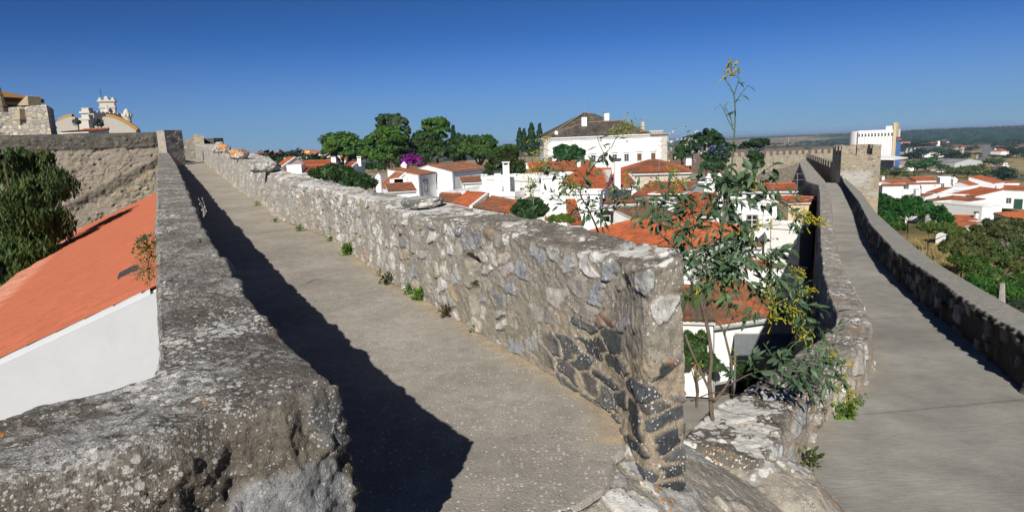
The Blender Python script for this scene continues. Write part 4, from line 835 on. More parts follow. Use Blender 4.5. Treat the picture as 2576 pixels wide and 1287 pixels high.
def foot(a, b, d):
    a, b = np.asarray(a, float)[:2], np.asarray(b, float)[:2]; e = (b - a) / np.linalg.norm(b - a); n = np.array([-e[1], e[0]]); n = n if n @ a > 0 else -n
    return [a, b, b + n * d, a + n * d]
# bastion on the left
BA, BB = at_y(-160, 343, 39.5), at_y(397, 331.5, 46.2); zt_b = (BA[2] + BB[2]) / 2
def bast_col(P, c, h, U, W, m):
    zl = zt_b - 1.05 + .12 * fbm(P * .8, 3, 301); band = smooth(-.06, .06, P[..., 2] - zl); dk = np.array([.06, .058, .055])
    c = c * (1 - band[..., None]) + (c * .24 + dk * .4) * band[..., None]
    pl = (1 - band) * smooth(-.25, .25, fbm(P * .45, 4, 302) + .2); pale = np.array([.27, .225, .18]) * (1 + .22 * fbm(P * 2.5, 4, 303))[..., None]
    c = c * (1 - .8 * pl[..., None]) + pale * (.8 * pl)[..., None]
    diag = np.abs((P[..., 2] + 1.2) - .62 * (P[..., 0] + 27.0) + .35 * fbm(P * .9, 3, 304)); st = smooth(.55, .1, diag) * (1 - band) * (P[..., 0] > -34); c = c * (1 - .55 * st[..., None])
    hole = smooth(.25, .5, fbm(P * 3.4, 3, 305)) * (1 - band); c = c * (1 - .35 * hole[..., None]); h = h - .07 * hole + .06 * fbm(P * 1.6, 4, 306) * (1 - band) + .10 * band * 1 + .10 * st
    return c, h
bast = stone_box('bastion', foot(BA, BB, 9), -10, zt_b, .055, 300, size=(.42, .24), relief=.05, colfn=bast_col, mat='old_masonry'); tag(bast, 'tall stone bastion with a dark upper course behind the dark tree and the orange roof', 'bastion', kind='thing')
pA, pB = at_y(393, 331, 45.2), at_y(413, 331, 45.0)
pil = stone_box('wall_pier', foot(pA, pB, 1.6), -3, 1.82, .05, 320, size=(.5, .25), relief=.04, dens=.5, mortar=(.30, .27, .23), mat='old_masonry'); tag(pil, 'grey stone pier at the upper end of the left parapet', 'pier', kind='thing')
# stairs at the far end of the walkway
sr = empty('stone_stairs', (*at_y(455, 392, 61)[:2], -.2), 'four worn stone steps at the far upper end of the pebbled walkway', 'stairs')
d_ = ray(455, 380); dd_ = np.array([-.48, .876]); pe = np.array([.876, .48])
for k in range(5):
    c0 = at_y(454, 380, 60.2 + .48 * k)[:2]; z1 = at_y(454, [391, 382, 373.5, 365, 357][k] - 8.6, 60)[2]
    a, b = c0 - pe * 1.5, c0 + pe * 1.5
    stone_box('step', [a, b, b + dd_ * (3 if k == 4 else .9), a + dd_ * (3 if k == 4 else .9)], -.6, z1, .05, 330 + k, parent=sr, size=(.7, .33), relief=.05, pal=[((.26, .24, .21), 2), ((.20, .19, .17), 1)], mortar=(.22, .20, .17), mat='old_masonry')
a, b = at_y(486, 338, 60.8), at_y(511, 338, 60.4)
o = stone_box('stair_wall', [a[:2], b[:2], at_y(485, 338, 72)[:2], at_y(468, 338, 72)[:2]], -1, .0, .05, 340, size=(.6, .25), relief=.05, tops=[a[2], b[2], a[2] - .2, a[2] - .35], mat='old_masonry'); tag(o, 'pale stepped stone wall end beside the upper stairs', 'wall end', kind='thing')
a, b = at_y(511, 350, 63), at_y(537, 348, 62.5)
o = stone_box('merlon', foot(a, b, 1.2), -1.5, at_y(525, 347, 62.7)[2], .06, 345, size=(.5, .3), pal=[((.07, .07, .065), 1)], mortar=(.07, .065, .06), mat='old_masonry'); tag(o, 'dark square merlon right of the pale wall end', 'merlon', kind='thing')  # near-black stone colours stand in for the merlon's shaded side
def boulder(px, py, Y, w, h, label, tint, seed, dep=None, zoff=0):
    c = at_y(px, py, Y); n = 34; th, ph = np.meshgrid(np.linspace(0, 2 * np.pi, n * 2), np.linspace(0, np.pi, n), indexing='ij'); D = np.stack([np.cos(th) * np.sin(ph), np.sin(th) * np.sin(ph), np.cos(ph)], -1)
    r = 1 + .28 * fbm(D * 1.6 + seed, 3, seed) + .10 * fbm(D * 6 + seed, 3, seed + 1); q = np.sign(D) * np.abs(D) ** .75; P = q * r[..., None] * np.array([w / 2, (dep or w) / 2, h / 2]); C = np.array([.30, .29, .27]) * (1 + .4 * fbm(P * 9, 4, seed + 2))[..., None]
    t = smooth(.0, .35, fbm(P * 3 + 5, 3, seed + 3) + tint - .3)[..., None] if tint > 0 else 0; C = C * (1 - t) + np.array([.50, .20, .035]) * t
    dk = smooth(.1, .4, fbm(P * 6 + 2, 3, seed + 4))[..., None]; C = C * (1 - .6 * dk)
    o = mesh_obj('boulder', (P + c).reshape(-1, 3), grid_faces(*th.shape), MAT['old_masonry'], col=np.clip(C, .01, .7).reshape(-1, 3), lich=np.full(P.shape[:2], .1).reshape(-1), smooth_=True, loc=c - [0, 0, h / 2]); tag(o, label, 'boulder', kind='thing')
boulder(563, 374, 34, .66, .5, 'bright orange lichened stone on top of the far right parapet', .42, 3); boulder(546, 372, 35, .5, .5, 'small grey stone left of the bright orange lichened one', .15, 5); boulder(553, 364, 35, .42, .35, 'topmost grey and yellow stone of the small heap on the parapet', .2, 6)
boulder(601, 388, 26.5, .72, .44, 'grey stone lump with orange patches standing on the parapet', .22, 7); boulder(664, 419, 18.2, .8, .32, 'flat pitted grey lump lying on the parapet before the orange roofs', .0, 8, .6); boulder(1062, 507, 7.5, .48, .13, 'rounded grey boulder lying along the back edge of the lichened parapet', .0, 9, .34)
# gate tower and crenellated walls on the right
tw = empty('gate_tower', (*at_y(2150, 440, 80)[:2], -14), 'square stone tower with merlons beside the cement walkway', 'tower')
e_ = np.array([.955, -.297]); n_ = np.array([.297, .955]); FLc = at_y(2113, 440, 78)[:2]; tW, tD = 4.35, 5.6; ztop = at_y(2150, 365, 78)[2]; zbd = ztop - 1.15
def tow_col(P, c, h, U, W, m):
    g = smooth(-.1, .3, fbm(P * .35, 3, 361)) * smooth(-8.6, -7.8, P[..., 2]) * smooth(-4.8, -5.6, P[..., 2]); c = c * (1 - .7 * g[..., None]) + np.array([.40, .39, .37]) * (.7 * g)[..., None]
    lo = smooth(-7.8, -9, P[..., 2]); c = c * (1 - .45 * lo[..., None]) + np.array([.36, .285, .175]) * (.45 * lo)[..., None]; return c, h * (1 - .5 * lo)
stone_box('tower_body', [FLc, FLc + e_ * tW, FLc + e_ * tW + n_ * tD, FLc + n_ * tD], -15, zbd, .06, 360, parent=tw, size=(.42, .26), relief=.05, colfn=tow_col, pal=PAL_FAR + [((.45, .25, .12), .6)], mat='old_masonry')
def mer(a, b, along, off, dirn, thick, zb, zt, par, seed, hmax=None):
    p, q = off + along * a, off + along * b; stone_box('merlon', [p, q, q + dirn * thick, p + dirn * thick], zb, zt, .09, seed, parent=par, size=(.42, .26), relief=.03, mat='old_masonry', pal=PAL_FAR + [((.45, .25, .12), .4)])
for i, (a, b) in enumerate(((0, .347), (.39, .64), (.78, 1))): mer(a * tW, b * tW, e_, FLc, n_, .55, zbd - .05, ztop, tw, 370 + i)
for i, (a, b) in enumerate(((1.5, 2.6), (3.6, 4.5))): mer(a, b, n_, FLc, e_, .55, zbd - .05, ztop, tw, 375 + i)
for i, (a, b) in enumerate(((.8, 2.2), (2.9, 4.3))): mer(a, b, n_, FLc + e_ * (tW - .55), e_, .55, zbd - .05, ztop, tw, 380 + i)
for i, (a, b) in enumerate(((0, 1.2), (1.9, 4.35))): mer(a, b, e_, FLc + n_ * (tD - .55), n_, .55, zbd - .05, ztop, tw, 385 + i)
def cren_wall(A, B, zt, zb, mh, count, thick, label, seed, frac=.62, pal=PAL_FAR, res=.16, tilt=0.0):
    r = empty('crenellated_wall', (*((np.asarray(A) + B) / 2)[:2], zb), label, 'town wall'); f = foot(A, B, thick); stone_box('wall_body', f, zb, zt, res, seed, parent=r, size=(.55, .33), relief=.05, pal=pal, tops=[zt, zt - tilt, zt - tilt, zt])
    L = np.linalg.norm(f[1] - f[0]); e = (f[1] - f[0]) / L; n = (f[3] - f[0]) / thick
    for k in range(count):
        a = L * (k + .5 - frac / 2) / count; z0 = zt - tilt * k / count; p = f[0] + e * a; q = p + e * L * frac / count; stone_box('merlon', [p, q, q + n * .5, p + n * .5], z0 - .05, z0 + mh, .2, seed + k + 1, parent=r, size=(.5, .3), relief=.03, pal=pal, tops=None)
    return r
cren_wall(at_y(2028, 380, 140), at_y(2094, 410, 85), -5.9, -13, 1.0, 14, .9, 'shaded crenellated wall running from the square tower away to the left', 400, .68, res=.2, tilt=-.6)
cren_wall(at_y(1828, 372, 152), at_y(2100, 382, 150), -5.5, -13, .95, 17, 1.2, 'long sunlit crenellated wall across the end of the town', 430, .58, res=.22)
o = stone_box('bastion', [at_y(1905, 440, 118)[:2], at_y(2008, 414, 108)[:2], at_y(2008, 414, 116)[:2], at_y(1905, 440, 126)[:2]], -13, -7, .16, 460, size=(.6, .35), pal=[((.30, .25, .19), 1)], mortar=(.30, .25, .19), tops=[at_y(1905, 446, 118)[2], at_y(2008, 416, 108)[2]] + [at_y(2008, 416, 108)[2], at_y(1905, 446, 118)[2]]); tag(o, 'brown sloping-topped bastion wall in front of the sunlit crenellated wall', 'bastion', kind='thing')
# ---------------------------------------------------------------- left: tiled roof below the parapet
P0r, nr, tr = np.array([-2.05, 3.46]), np.array([-.875, -.484]), np.array([-.484, .875])
def roof_hit(p, z0=-2.25, s=.43):
    d = ray(*p); return d * ((z0 + s * (nr @ P0r)) / (d[2] + s * (nr @ d[:2])))
ra, rb, rc_, rd = roof_hit((378, 730)), roof_hit((0, 907)), roof_hit((386, 490)), roof_hit((150, 600))
ea = ra + (rb - ra) * 2.15; ed_ = rc_ + (rd - rc_) * .98; tk = lambda p, q, m: q + (q - p) / np.linalg.norm(q - p) * m
ra2, rc2 = tk(rb, ra, .9), tk(rd, rc_, .9)
lh = empty('tiled_house', (*ra[:2], -9), 'low house with a wide bright orange lean-to roof against the left parapet', 'house')
m = MB(); roof_panel(m, ea, ed_, rc2, ra2, age=-.35, sp=.155, row=.52, seed=77); 
ro = m.build('roof', MAT['roof_orange'], lh)
def patch_roof():
    me = ro.data; a = me.attributes['Col']; n = len(me.vertices); c = np.zeros(n * 4, np.float32); a.data.foreach_get('color', c); c = c.reshape(-1, 4); msk = c[:, 2] < .3
    c[msk, :3] = np.array([.40, .122, .066]) * (c[msk, :1] / .46) ** .35; 
    co = np.zeros(n * 3, np.float32); me.vertices.foreach_get('co', co); co = co.reshape(-1, 3) + np.array(wloc(lh)); uu = (ed_ - ea) / np.linalg.norm(ed_ - ea); vv = (rc2 + ra2) / 2 - (ea + ed_) / 2; vv = vv - uu * (vv @ uu); Wv = np.linalg.norm(vv); vv /= Wv; q = (co - ea) @ vv; ph = (q / .52) % 1
    tip = msk & ((ph < .06) | (ph > .94)) & (_hash(np.arange(n), np.arange(n) // 7, np.zeros(n, np.int64), 5) > .45); c[tip, :3] = (.50, .25, .17); a.data.foreach_set('color', c.reshape(-1))
patch_roof()
w_ = MB()
def wall_prism(p, q, top, th=.25):
    p, q = np.asarray(p), np.asarray(q); e = q - p; e[2] = 0; e /= np.linalg.norm(e); n = np.array([-e[1], e[0], 0]); b0, b1 = p.copy(), q.copy(); b0[2] = b1[2] = -9; w_.prism([b0, b1, q + [0, 0, top], p + [0, 0, top]], n * th)
wall_prism(ra2.copy(), ea.copy(), -.06); wall_prism(ea.copy(), ed_.copy(), -.1); wall_prism(ed_.copy(), rc2.copy(), -.1); w_.build('wall', MAT['pale_render'], lh)
fl = MB()
for k in range(9):
    p = ra + (ea - ra) * (k / 9); q = ra + (ea - ra) * ((k + 1) / 9); dwn = np.array([.05, -.09, -.42]); fl.add([p + [.03, -.06, .05], q + [.03, -.06, .05], q + dwn, p + dwn, p + [.0, -.0, .05], q + [0, 0, .05]], [(0, 1, 2, 3), (0, 4, 5, 1)])
fl.build('flashing', MAT['pale_render'], lh)
def skylight(px, py, w):
    c = roof_hit((px, py)); u = (rd - rc_) / np.linalg.norm(rd - rc_); v = np.array([tr[0], tr[1], 0]); n = np.cross(u, v); n = n if n[2] > 0 else -n; v = np.cross(n, u); s = MB(); L = w
    pts = [(-.5, 0), (-.5, .12), (-.3, .15), (.35, .15), (.5, .10), (.5, 0)]; s.prism([c + u * L * x + n * y - v * .12 for x, y in pts], v * .24); s.build('roof_vent', MAT['slate_cap'], ro)
skylight(329, 691, .46); skylight(366, 606, .44)
# ---------------------------------------------------------------- left: monastery skyline
def lathe_fin(par, c, prof, mat, name='pinnacle', n=10):
    m = MB(); m.lathe(c, prof, n); return m.build(name, MAT[mat], par)
o = stone_box('buttress_stub', [KY(13, 195, 800, 46)[:2], KY(13, 770, 800, 45)[:2], KY(13, 862, 800, 49)[:2], KY(13, 260, 800, 50)[:2]], zt_b - .3, KY(13, 500, 385, 45.5)[2], .05, 480, size=(.52, .26), relief=.06, mat='old_masonry', pal=[((.36, .32, .25), 2), ((.27, .25, .23), 2), ((.42, .36, .27), 1)], mortar=(.22, .20, .17), dens=.95); tag(o, 'squat rubble tower stub on top of the bastion', 'stub', kind='thing')
def wedge_stone(pts, Y, th, label):
    m = MB(); P = [KY(13, x, y, Y) for x, y in pts]; m.prism(P, np.array([.4, 1, 0]) * th); o = m.build('ridge_stone', MAT['stone_block'], loc=P[0]); a = o.data.attributes['Col']; a.data.foreach_set('color', np.tile([.36, .30, .20, 1], len(o.data.vertices)).astype(np.float32)); tag(o, label, 'stone')
wedge_stone([(262, 380), (430, 378), (415, 240), (400, 232), (300, 330)], 45.4, .8, 'tan triangular stone on top of the rubble stub'); wedge_stone([(165, 595), (300, 590), (292, 430), (275, 430)], 45.2, .5, 'tan triangular stone on the left side of the rubble stub')
mo = stone_box('rubble_mound', [KY(13, -150, 800, 52)[:2], KY(13, 250, 800, 52)[:2], KY(13, 250, 800, 57)[:2], KY(13, -150, 800, 57)[:2]], zt_b - .5, KY(13, 80, 480, 52)[2], .08, 485, size=(.4, .25), relief=.12, pal=[((.4, .4, .39), 1), ((.12, .12, .12), 1)], mat='old_masonry'); tag(mo, 'grey broken rubble wall behind the tower stub at the left edge', 'ruin', kind='thing')
ch = empty('church_building', (*KY(13, 150, 400, 75)[:2], zt_b), 'church with an orange lichened hipped roof and carved corner pinnacles at the left edge', 'church')
a, b = KY(13, 40, 500, 72), KY(13, 600, 500, 76); f = foot(a, b, 10); zc, ze = KY(13, 300, 300, 74)[2], zt_b
m = MB(); m.box([*np.mean(f, 0), (zc + ze) / 2], (np.linalg.norm(f[1] - f[0]), 10, zc - ze), [np.array([*(f[1] - f[0]), 0]) / np.linalg.norm(f[1] - f[0]), np.array([*(f[3] - f[0]), 0]) / 10, [0, 0, 1]]); m.build('wall', MAT['ochre_stone'], ch)
m = MB(); P = [np.array([*q, zc]) for q in f]; ap = np.mean(P, 0) + [-2.0, 0, 2.2]; ax = [np.array([*(f[1] - f[0]), 0]) / np.linalg.norm(f[1] - f[0]), np.array([*(f[3] - f[0]), 0]) / 10, np.array([0, 0, 1.0])]
m.box(np.mean(P, 0) + [0, 0, .0], (np.linalg.norm(f[1] - f[0]) + .9, 10.9, .45), ax, col=(.13, .06, .03)); ov = [p + (p - np.mean(P, 0)) * .05 + [0, 0, .23] for p in P]; m.add(ov + [ap], [(0, 1, 4), (1, 2, 4), (2, 3, 4), (3, 0, 4)], (.33, .17, .045)); m.build('roof', MAT['bark'], ch)
m = MB(); q = KY(13, 195, 480, 71.7); m.box(q, (1.0, .1, 1.6), ax); m.build('opening', MAT['dark_hole'], ch)
for (cx, cy, s) in ((510, 385, .36), (10, 300, .46)):
    c = KY(13, cx, cy, 71.4); p = lathe_fin(ch, c - [0, 0, 1.0], [(r * s, z * s) for r, z in [(1.15, -1), (1.15, .6), (1.35, .7), (1.35, .95), (.95, 1.0), (.9, 2.2), (1.0, 2.3), (.75, 2.4), (.6, 3.3), (.75, 3.35), (.75, 3.5), (.5, 3.55), (.42, 4.6), (.52, 4.65), (.5, 4.85), (.3, 5.3), (.1, 5.8), (.02, 5.9)]], 'stone_block', n=8); a = p.data.attributes['Col']; a.data.foreach_set('color', np.tile([.21, .17, .12, 1], len(p.data.vertices)).astype(np.float32))
# scrolled baroque gable wall
bg_ = empty('scrolled_gable', (*KY(13, 1400, 780, 88)[:2], zt_b), 'weathered white baroque gable wall with scrolls and an orange lichened curved top', 'gable wall')
def flat_poly(pts, Y, th, name, mat, par, k=13): m = MB(); P = [KY(k, x, y, Y) for x, y in pts]; m.prism(P, np.array([.35, 1, 0]) * th); return m.build(name, MAT[mat], par)
arc = [(840, 800), (845, 630)] + [(845 + 225 * t, 628 - 82 * math.sin(t * 1.5)) for t in np.linspace(.1, 1, 7)] + [(1130, 560), (1125, 590), (1090, 590), (1082, 630), (1105, 675), (1150, 700), (1200, 705), (1250, 690), (1250, 800)]
flat_poly(arc, 88, .7, 'scroll', 'gable_plaster', bg_)
arc2 = [(1385, 800), (1385, 640), (1410, 680), (1460, 700), (1520, 690), (1545, 670), (1570, 620), (1545, 590), (1540, 555)] + [(1560 + 490 * t, 548 + 225 * (1 - math.cos(t * 1.5)) * 1.0) for t in np.linspace(.05, 1, 12)] + [(2055, 800)]
flat_poly(arc2, 88, .7, 'scroll', 'gable_plaster', bg_)
lc_ = MB()
for A_ in (arc[2:9], arc2[9:21]): lc_.tube([KY(13, x, y, 88) + [.1, .3, .05] for x, y in A_], .33, 6, (.34, .19, .05))
lc_.build('coping', MAT['bark'], bg_)
m = MB(); c = KY(13, 1318, 790, 87.5); k_ = 88 / 1573 * .1667
for x0, x1, y0, y1 in ((1250, 1390, 800, 600), (1240, 1400, 600, 570), (1265, 1370, 570, 520), (1245, 1395, 500, 470), (1265, 1365, 470, 425), (1262, 1372, 425, 418)):
    p = KY(13, (x0 + x1) / 2, (y0 + y1) / 2, 87.8); m.box(p, ((x1 - x0) * k_, (x1 - x0) * k_, abs(y0 - y1) * k_))
m.build('pier', MAT['cream_stone'], bg_)
for lx, ly in ((1180, 655), (1472, 640), (1525, 690)):
    lp = empty('lamp_post', KY(13, lx, 790, 70), {1180: 'black globe lamp before the left scroll of the white gable', 1472: 'slim lamp post before the middle dip of the white gable', 1525: 'short dark lamp right of the slim lamp post'}[lx], 'lamp'); q = KY(13, lx, ly, 70); m = MB(); m.tube([KY(13, lx, 790, 70) + [0, 0, -1], q], .05, 6); m.build('pole', MAT['dark_metal'], lp); m = MB(); m.lathe(q, [(.05, -.1), (.3, .05), (.33, .2), (.22, .38), (.03, .45)], 10); m.build('globe', MAT['dark_metal'], lp)
house('lr', KY(13, 950, 790, 60), KY(13, 1345, 790, 60), 3, 'shed_back', .25, zb=zt_b - 1, age=.5, label='low brown tiled roof just showing over the bastion', name='low_house')
# white crenellated church tower and turrets
wt = empty('white_tower', (*KY(13, 1640, 560, 118)[:2], zt_b), 'slender white church tower with stepped merlons and a saint statue in a niche', 'tower')
kk = 118 / 1573 * .1667; c = KY(13, 1652, 560, 120); zt_w = KY(13, 1640, 300, 118)[2]; ry = R(22); axw = [np.array([math.cos(ry), math.sin(ry), 0]), np.array([-math.sin(ry), math.cos(ry), 0]), np.array([0, 0, 1.0])]; W_ = 205 * kk * .93; D_ = W_ * .6
m = MB(); hb = zt_w - zt_b; m.box([c[0], c[1], (zt_w + zt_b) / 2], (W_, D_, hb), axw); m.box([c[0], c[1], zt_w - 90 * kk], (W_ + .3, D_ + .3, .25), axw); m.box([c[0], c[1], zt_w], (W_ + .5, D_ + .5, .3), axw); m.build('tower_body', MAT['cream_white'], wt)
for x in (-.43, 0, .43):
    for y in (-.5, .5):
        m = MB(); hh = (1.9 if x == 0 else 1.35) * 60 * kk * .62; q = c + axw[0] * x * W_ + axw[1] * y * (D_ - .6); m.box([q[0], q[1], zt_w + hh * .3], (W_ * (.3 if x == 0 else .2), .8, hh * .6), axw); m.box([q[0], q[1], zt_w + hh * .78], (W_ * (.2 if x == 0 else .14), .75, hh * .36), axw, taper=.75); m.build('merlon', MAT['cream_white'], wt)
fr = c - axw[1] * (D_ / 2)
m = MB(); N_ = []
for t in np.linspace(0, math.pi, 9): N_.append((math.cos(t) * .24 * W_, .24 * W_ * math.sin(t)))
zn = KY(13, 1665, 400, 118)[2]; m.prism([fr + axw[0] * x + np.array([0, 0, zn - fr[2] + z]) for x, z in N_ + [(-.24 * W_, -1.9), (.24 * W_, -1.9)]], -axw[1] * .04); m.build('niche', MAT['grey_plaster'], wt)
m = MB(); sc_ = fr - axw[1] * .7; m.lathe([sc_[0], sc_[1], zn - 4.1], [(.7, -2), (.9, .2), (1.15, .5), (1.2, .9), (.9, 1.0), (.95, 1.5)], 8); m.lathe([sc_[0], sc_[1], zn - 2.6], [(.62, 0), (.7, .5), (.5, 1.3), (.55, 1.8), (.3, 2.2), (.17, 2.3), (.26, 2.5), (.25, 2.75), (.05, 2.95)], 8); m.tube([sc_ + [.4, -.2, zn - sc_[2] - .9], sc_ + [.7, -.5, zn - sc_[2] - .3], sc_ + [.2, -.5, zn - sc_[2] - .1]], .14, 6); m.build('statue', MAT['cream_white'], wt)
m = MB(); q = np.array([c[0] - W_ * .4, c[1], zt_w + 1.4]); m.tube([q - [0, 0, .5], q + [0, 0, .8]], .05, 5); m.build('rod', MAT['dark_metal'], wt)
for cx, by, ty, rw, lab in ((1940, 700, 425, 50, 'white spiral turret with a pointed cap right of the white tower'), (1370, 600, 410, 42, 'white pointed turret behind the carved gable pier')):
    t_ = empty('church_turret', KY(13, cx, by, 112), lab, 'turret', 'turrets by the white tower'); b0 = KY(13, cx, by, 112); tp = KY(13, cx, ty, 112); H = tp[2] - b0[2]; r = rw * kk * .95
    m = MB(); m.lathe(b0 - [0, 0, 3], [(r, 0), (r, 3 + H * .45), (r * 1.2, 3 + H * .47), (r * 1.2, 3 + H * .53), (r * .95, 3 + H * .54), (r * .95, 3 + H * .7)], 12); m.build('turret_body', MAT['cream_white'], t_)
    m = MB(); m.lathe(b0, [(r * 1.1, H * .68), (r * 1.1, H * .73), (r * .85, H * .76), (r * .7, H * .86), (r * .35, H * .95), (.05, H)], 10); m.build('cap', MAT['cream_white'], t_)
    m = MB()
    for k in range(8): a = k * math.pi / 4; m.box(b0 + [math.cos(a) * r * 1.05, math.sin(a) * r * 1.05, H * .62], (.35, .35, H * .13))
    m.build('crown', MAT['cream_white'], t_)
nv = empty('church_nave', (*KY(13, 1480, 640, 108)[:2], zt_b), 'cream church nave with battlemented parapet behind the gable dip', 'church'); a, b = KY(13, 1395, 620, 106), KY(13, 1930, 590, 116); f = foot(a, b, 10); zz_ = KY(13, 1480, 615, 106)[2]
m = MB(); m.prism([np.array([*q, zt_b]) for q in f], [0, 0, zz_ - zt_b]); m.build('wall', MAT['cream_white'], nv)
for k in range(9):
    p = f[0] + (f[1] - f[0]) * ((k + .5) / 9); m = MB(); m.box([*p, zz_ + .6], (.9, 1.4, 1.2)); m.box([*p, zz_ + 1.4], (.9, 1.4, .5), taper=.5); m.build('merlon', MAT['cream_white'], nv)
# ---------------------------------------------------------------- lower town, silo and plain on the right
_GY = np.geomspace(40, 9000, 700)
def on_ground(px, py):
    d = ray(px, py); Y = _GY; v = d[2] * Y - ground_z(d[0] * Y, Y); i = np.where(v <= 0)[0]; y = Y[i[0]] if len(i) else 3000.0
    return np.array([d[0] * y, y, gz(d[0] * y, y)])
def G(k, x, y): return on_ground(*pc(k, x, y))
ZR = -27.5
def rh(key, ax, ay, bx, by, Y0, Y1, d, kind, rise, label, k=16, **kw):
    kw.setdefault('zb', ZR - 1); kw.setdefault('sp', .5); kw.setdefault('age', .2); return house(key, P2(k, ax, ay, Y0), P2(k, bx, by, Y1), d, kind, rise, label=label, **kw)
rh('q1', 838, 238, 1212, 246, 262, 260, 7, 'shed_back', 1.05, 'red-roofed white house at the back of the lower town beside a dark strip awning')
rh('q0', 225, 262, 450, 262, 262, 262, 5, 'shed_back', 0.45, 'low red-roofed house just right of the square tower', chims=[(.63, .6, 1.0, 1.6)])
rh('q2', 468, 288, 842, 268, 252, 254, 6, 'shed_back', 0.9, 'long red-roofed house in the second row of the lower town', age=.25)
rh('q2b', 300, 330, 690, 335, 235, 232, 4, 'shed_back', 0.4, 'low brown-roofed house half hidden by the green trees below the tower', age=.6)
rh('q3', 724, 300, 1240, 300, 228, 226, 3, 'shed_back', 0.3, 'long white house with a blue-framed window under a narrow red roof', wins=[('F', .24, 1.3, 1.3, 1.5, dict(pane='blue_paint', frame='white_paint', name='window'))], age=.35)
rh('q3b', 930, 345, 1165, 348, 215, 213, 6, 'flat', .3, 'white flat-roofed extension in front of the long narrow-roofed house')
rh('q5', 1228, 205, 1465, 205, 246, 244, 7, 'flat', .3, 'small white house with a square window and a roof railing', wins=[('F', .18, 2.0, 1.1, 1.6)])
rh('q6', 1490, 286, 1672, 284, 250, 250, 7, 'shed_back', 0.9, 'brown-roofed house left of the tall white gable house', age=.7)
rh('q7', 1678, 275, 2065, 275, 216, 210, 9, 'shed_left', 1.9, 'tall white house with a sloping roofline and a brown door', wins=[('F', .12, 4.5 - .0, 1.7, 3.2, dict(pane='brown_wood', name='door')), ('R', .3, 1.2, .9, 1.8)], over=.3)
rh('q7b', 1400, 300, 1690, 322, 205, 200, 5, 'gable', 0.9, 'white gabled house with a square chimney in front of the tall sloping one', chims=[(.1, .1, 1.3, 1.6, 'pyramid', 0)], age=.2)
rh('q8', 2063, 388, 2640, 408, 214, 206, 7, 'shed_back', 1.05, 'long two-door white house with a broad red roof behind the parked cars', wins=[('F', .12, 2.2, 1.9, 2.0, dict(pane='green_paint', name='shutter')), ('F', .5, 2.6, 1.3, 1.6), ('F', .77, 2.8, 2.3, 3.4, dict(pane='green_paint', name='door'))], age=.3)
rh('q8b', 2190, 275, 2500, 285, 240, 238, 3, 'shed_back', 0.35, 'short red roof rising behind the broad red one at the right edge')
rh('q9', 1175, 438, 1425, 395, 180, 186, 3, 'shed_right', 0.8, 'low white house with an orange roof strip above the front roofs')
rh('q10', 1430, 430, 1790, 515, 178, 168, 7, 'shed_back', 1.5, 'white house with a wide orange roof split by white ridges', age=.1)
rh('q10b', 1850, 470, 2010, 400, 170, 186, 9, 'flat', .4, 'white corner house with slim windows facing the parked cars', wins=[('F', .15, 1.6, .8, 1.6), ('F', .5, 1.6, .8, 1.6), ('F', .8, 1.6, .8, 1.6)])
rh('q11', 1010, 555, 1530, 605, 160, 150, 7, 'shed_back', 0.65, 'house with an orange and grey roof above the big white wall', age=.55)
rh('q11b', 1110, 605, 1905, 660, 146, 134, 5, 'flat', .2, 'big plain white building with a sloping top and a small tiled ledge')
rh('q12', 1440, 888, 1815, 862, 118, 116, 3, 'shed_back', 0.42, 'small white house with a red roof and a black flue', chims=[(.97, .4, .5, 1.0, 'grey')], age=.25)
rh('q12b', 1470, 1010, 1880, 920, 106, 110, 3, 'shed_back', 0.35, 'low shed with a flat orange roof among the bushes', name='low_shed', age=.15)
rh('q13', 2095, 795, 2700, 915, 112, 98, 9, 'hip', 0.95, 'large house with a broad terracotta hipped roof at the right edge', age=.35, sp=.3, wall='stained_plaster')
rh('q14', 690, 490, 985, 500, 172, 168, 4, 'shed_back', 0.35, 'brown-roofed shed with a wide white chimney behind the fig trees', chims=[(.45, .2, 1.2, 1.7, 'slab', 0)], age=.65, name='low_shed')
rh('q15', 620, 395, 890, 400, 196, 194, 1.2, 'flat', .2, 'white garden wall with a small decorated gate', name='white_building')
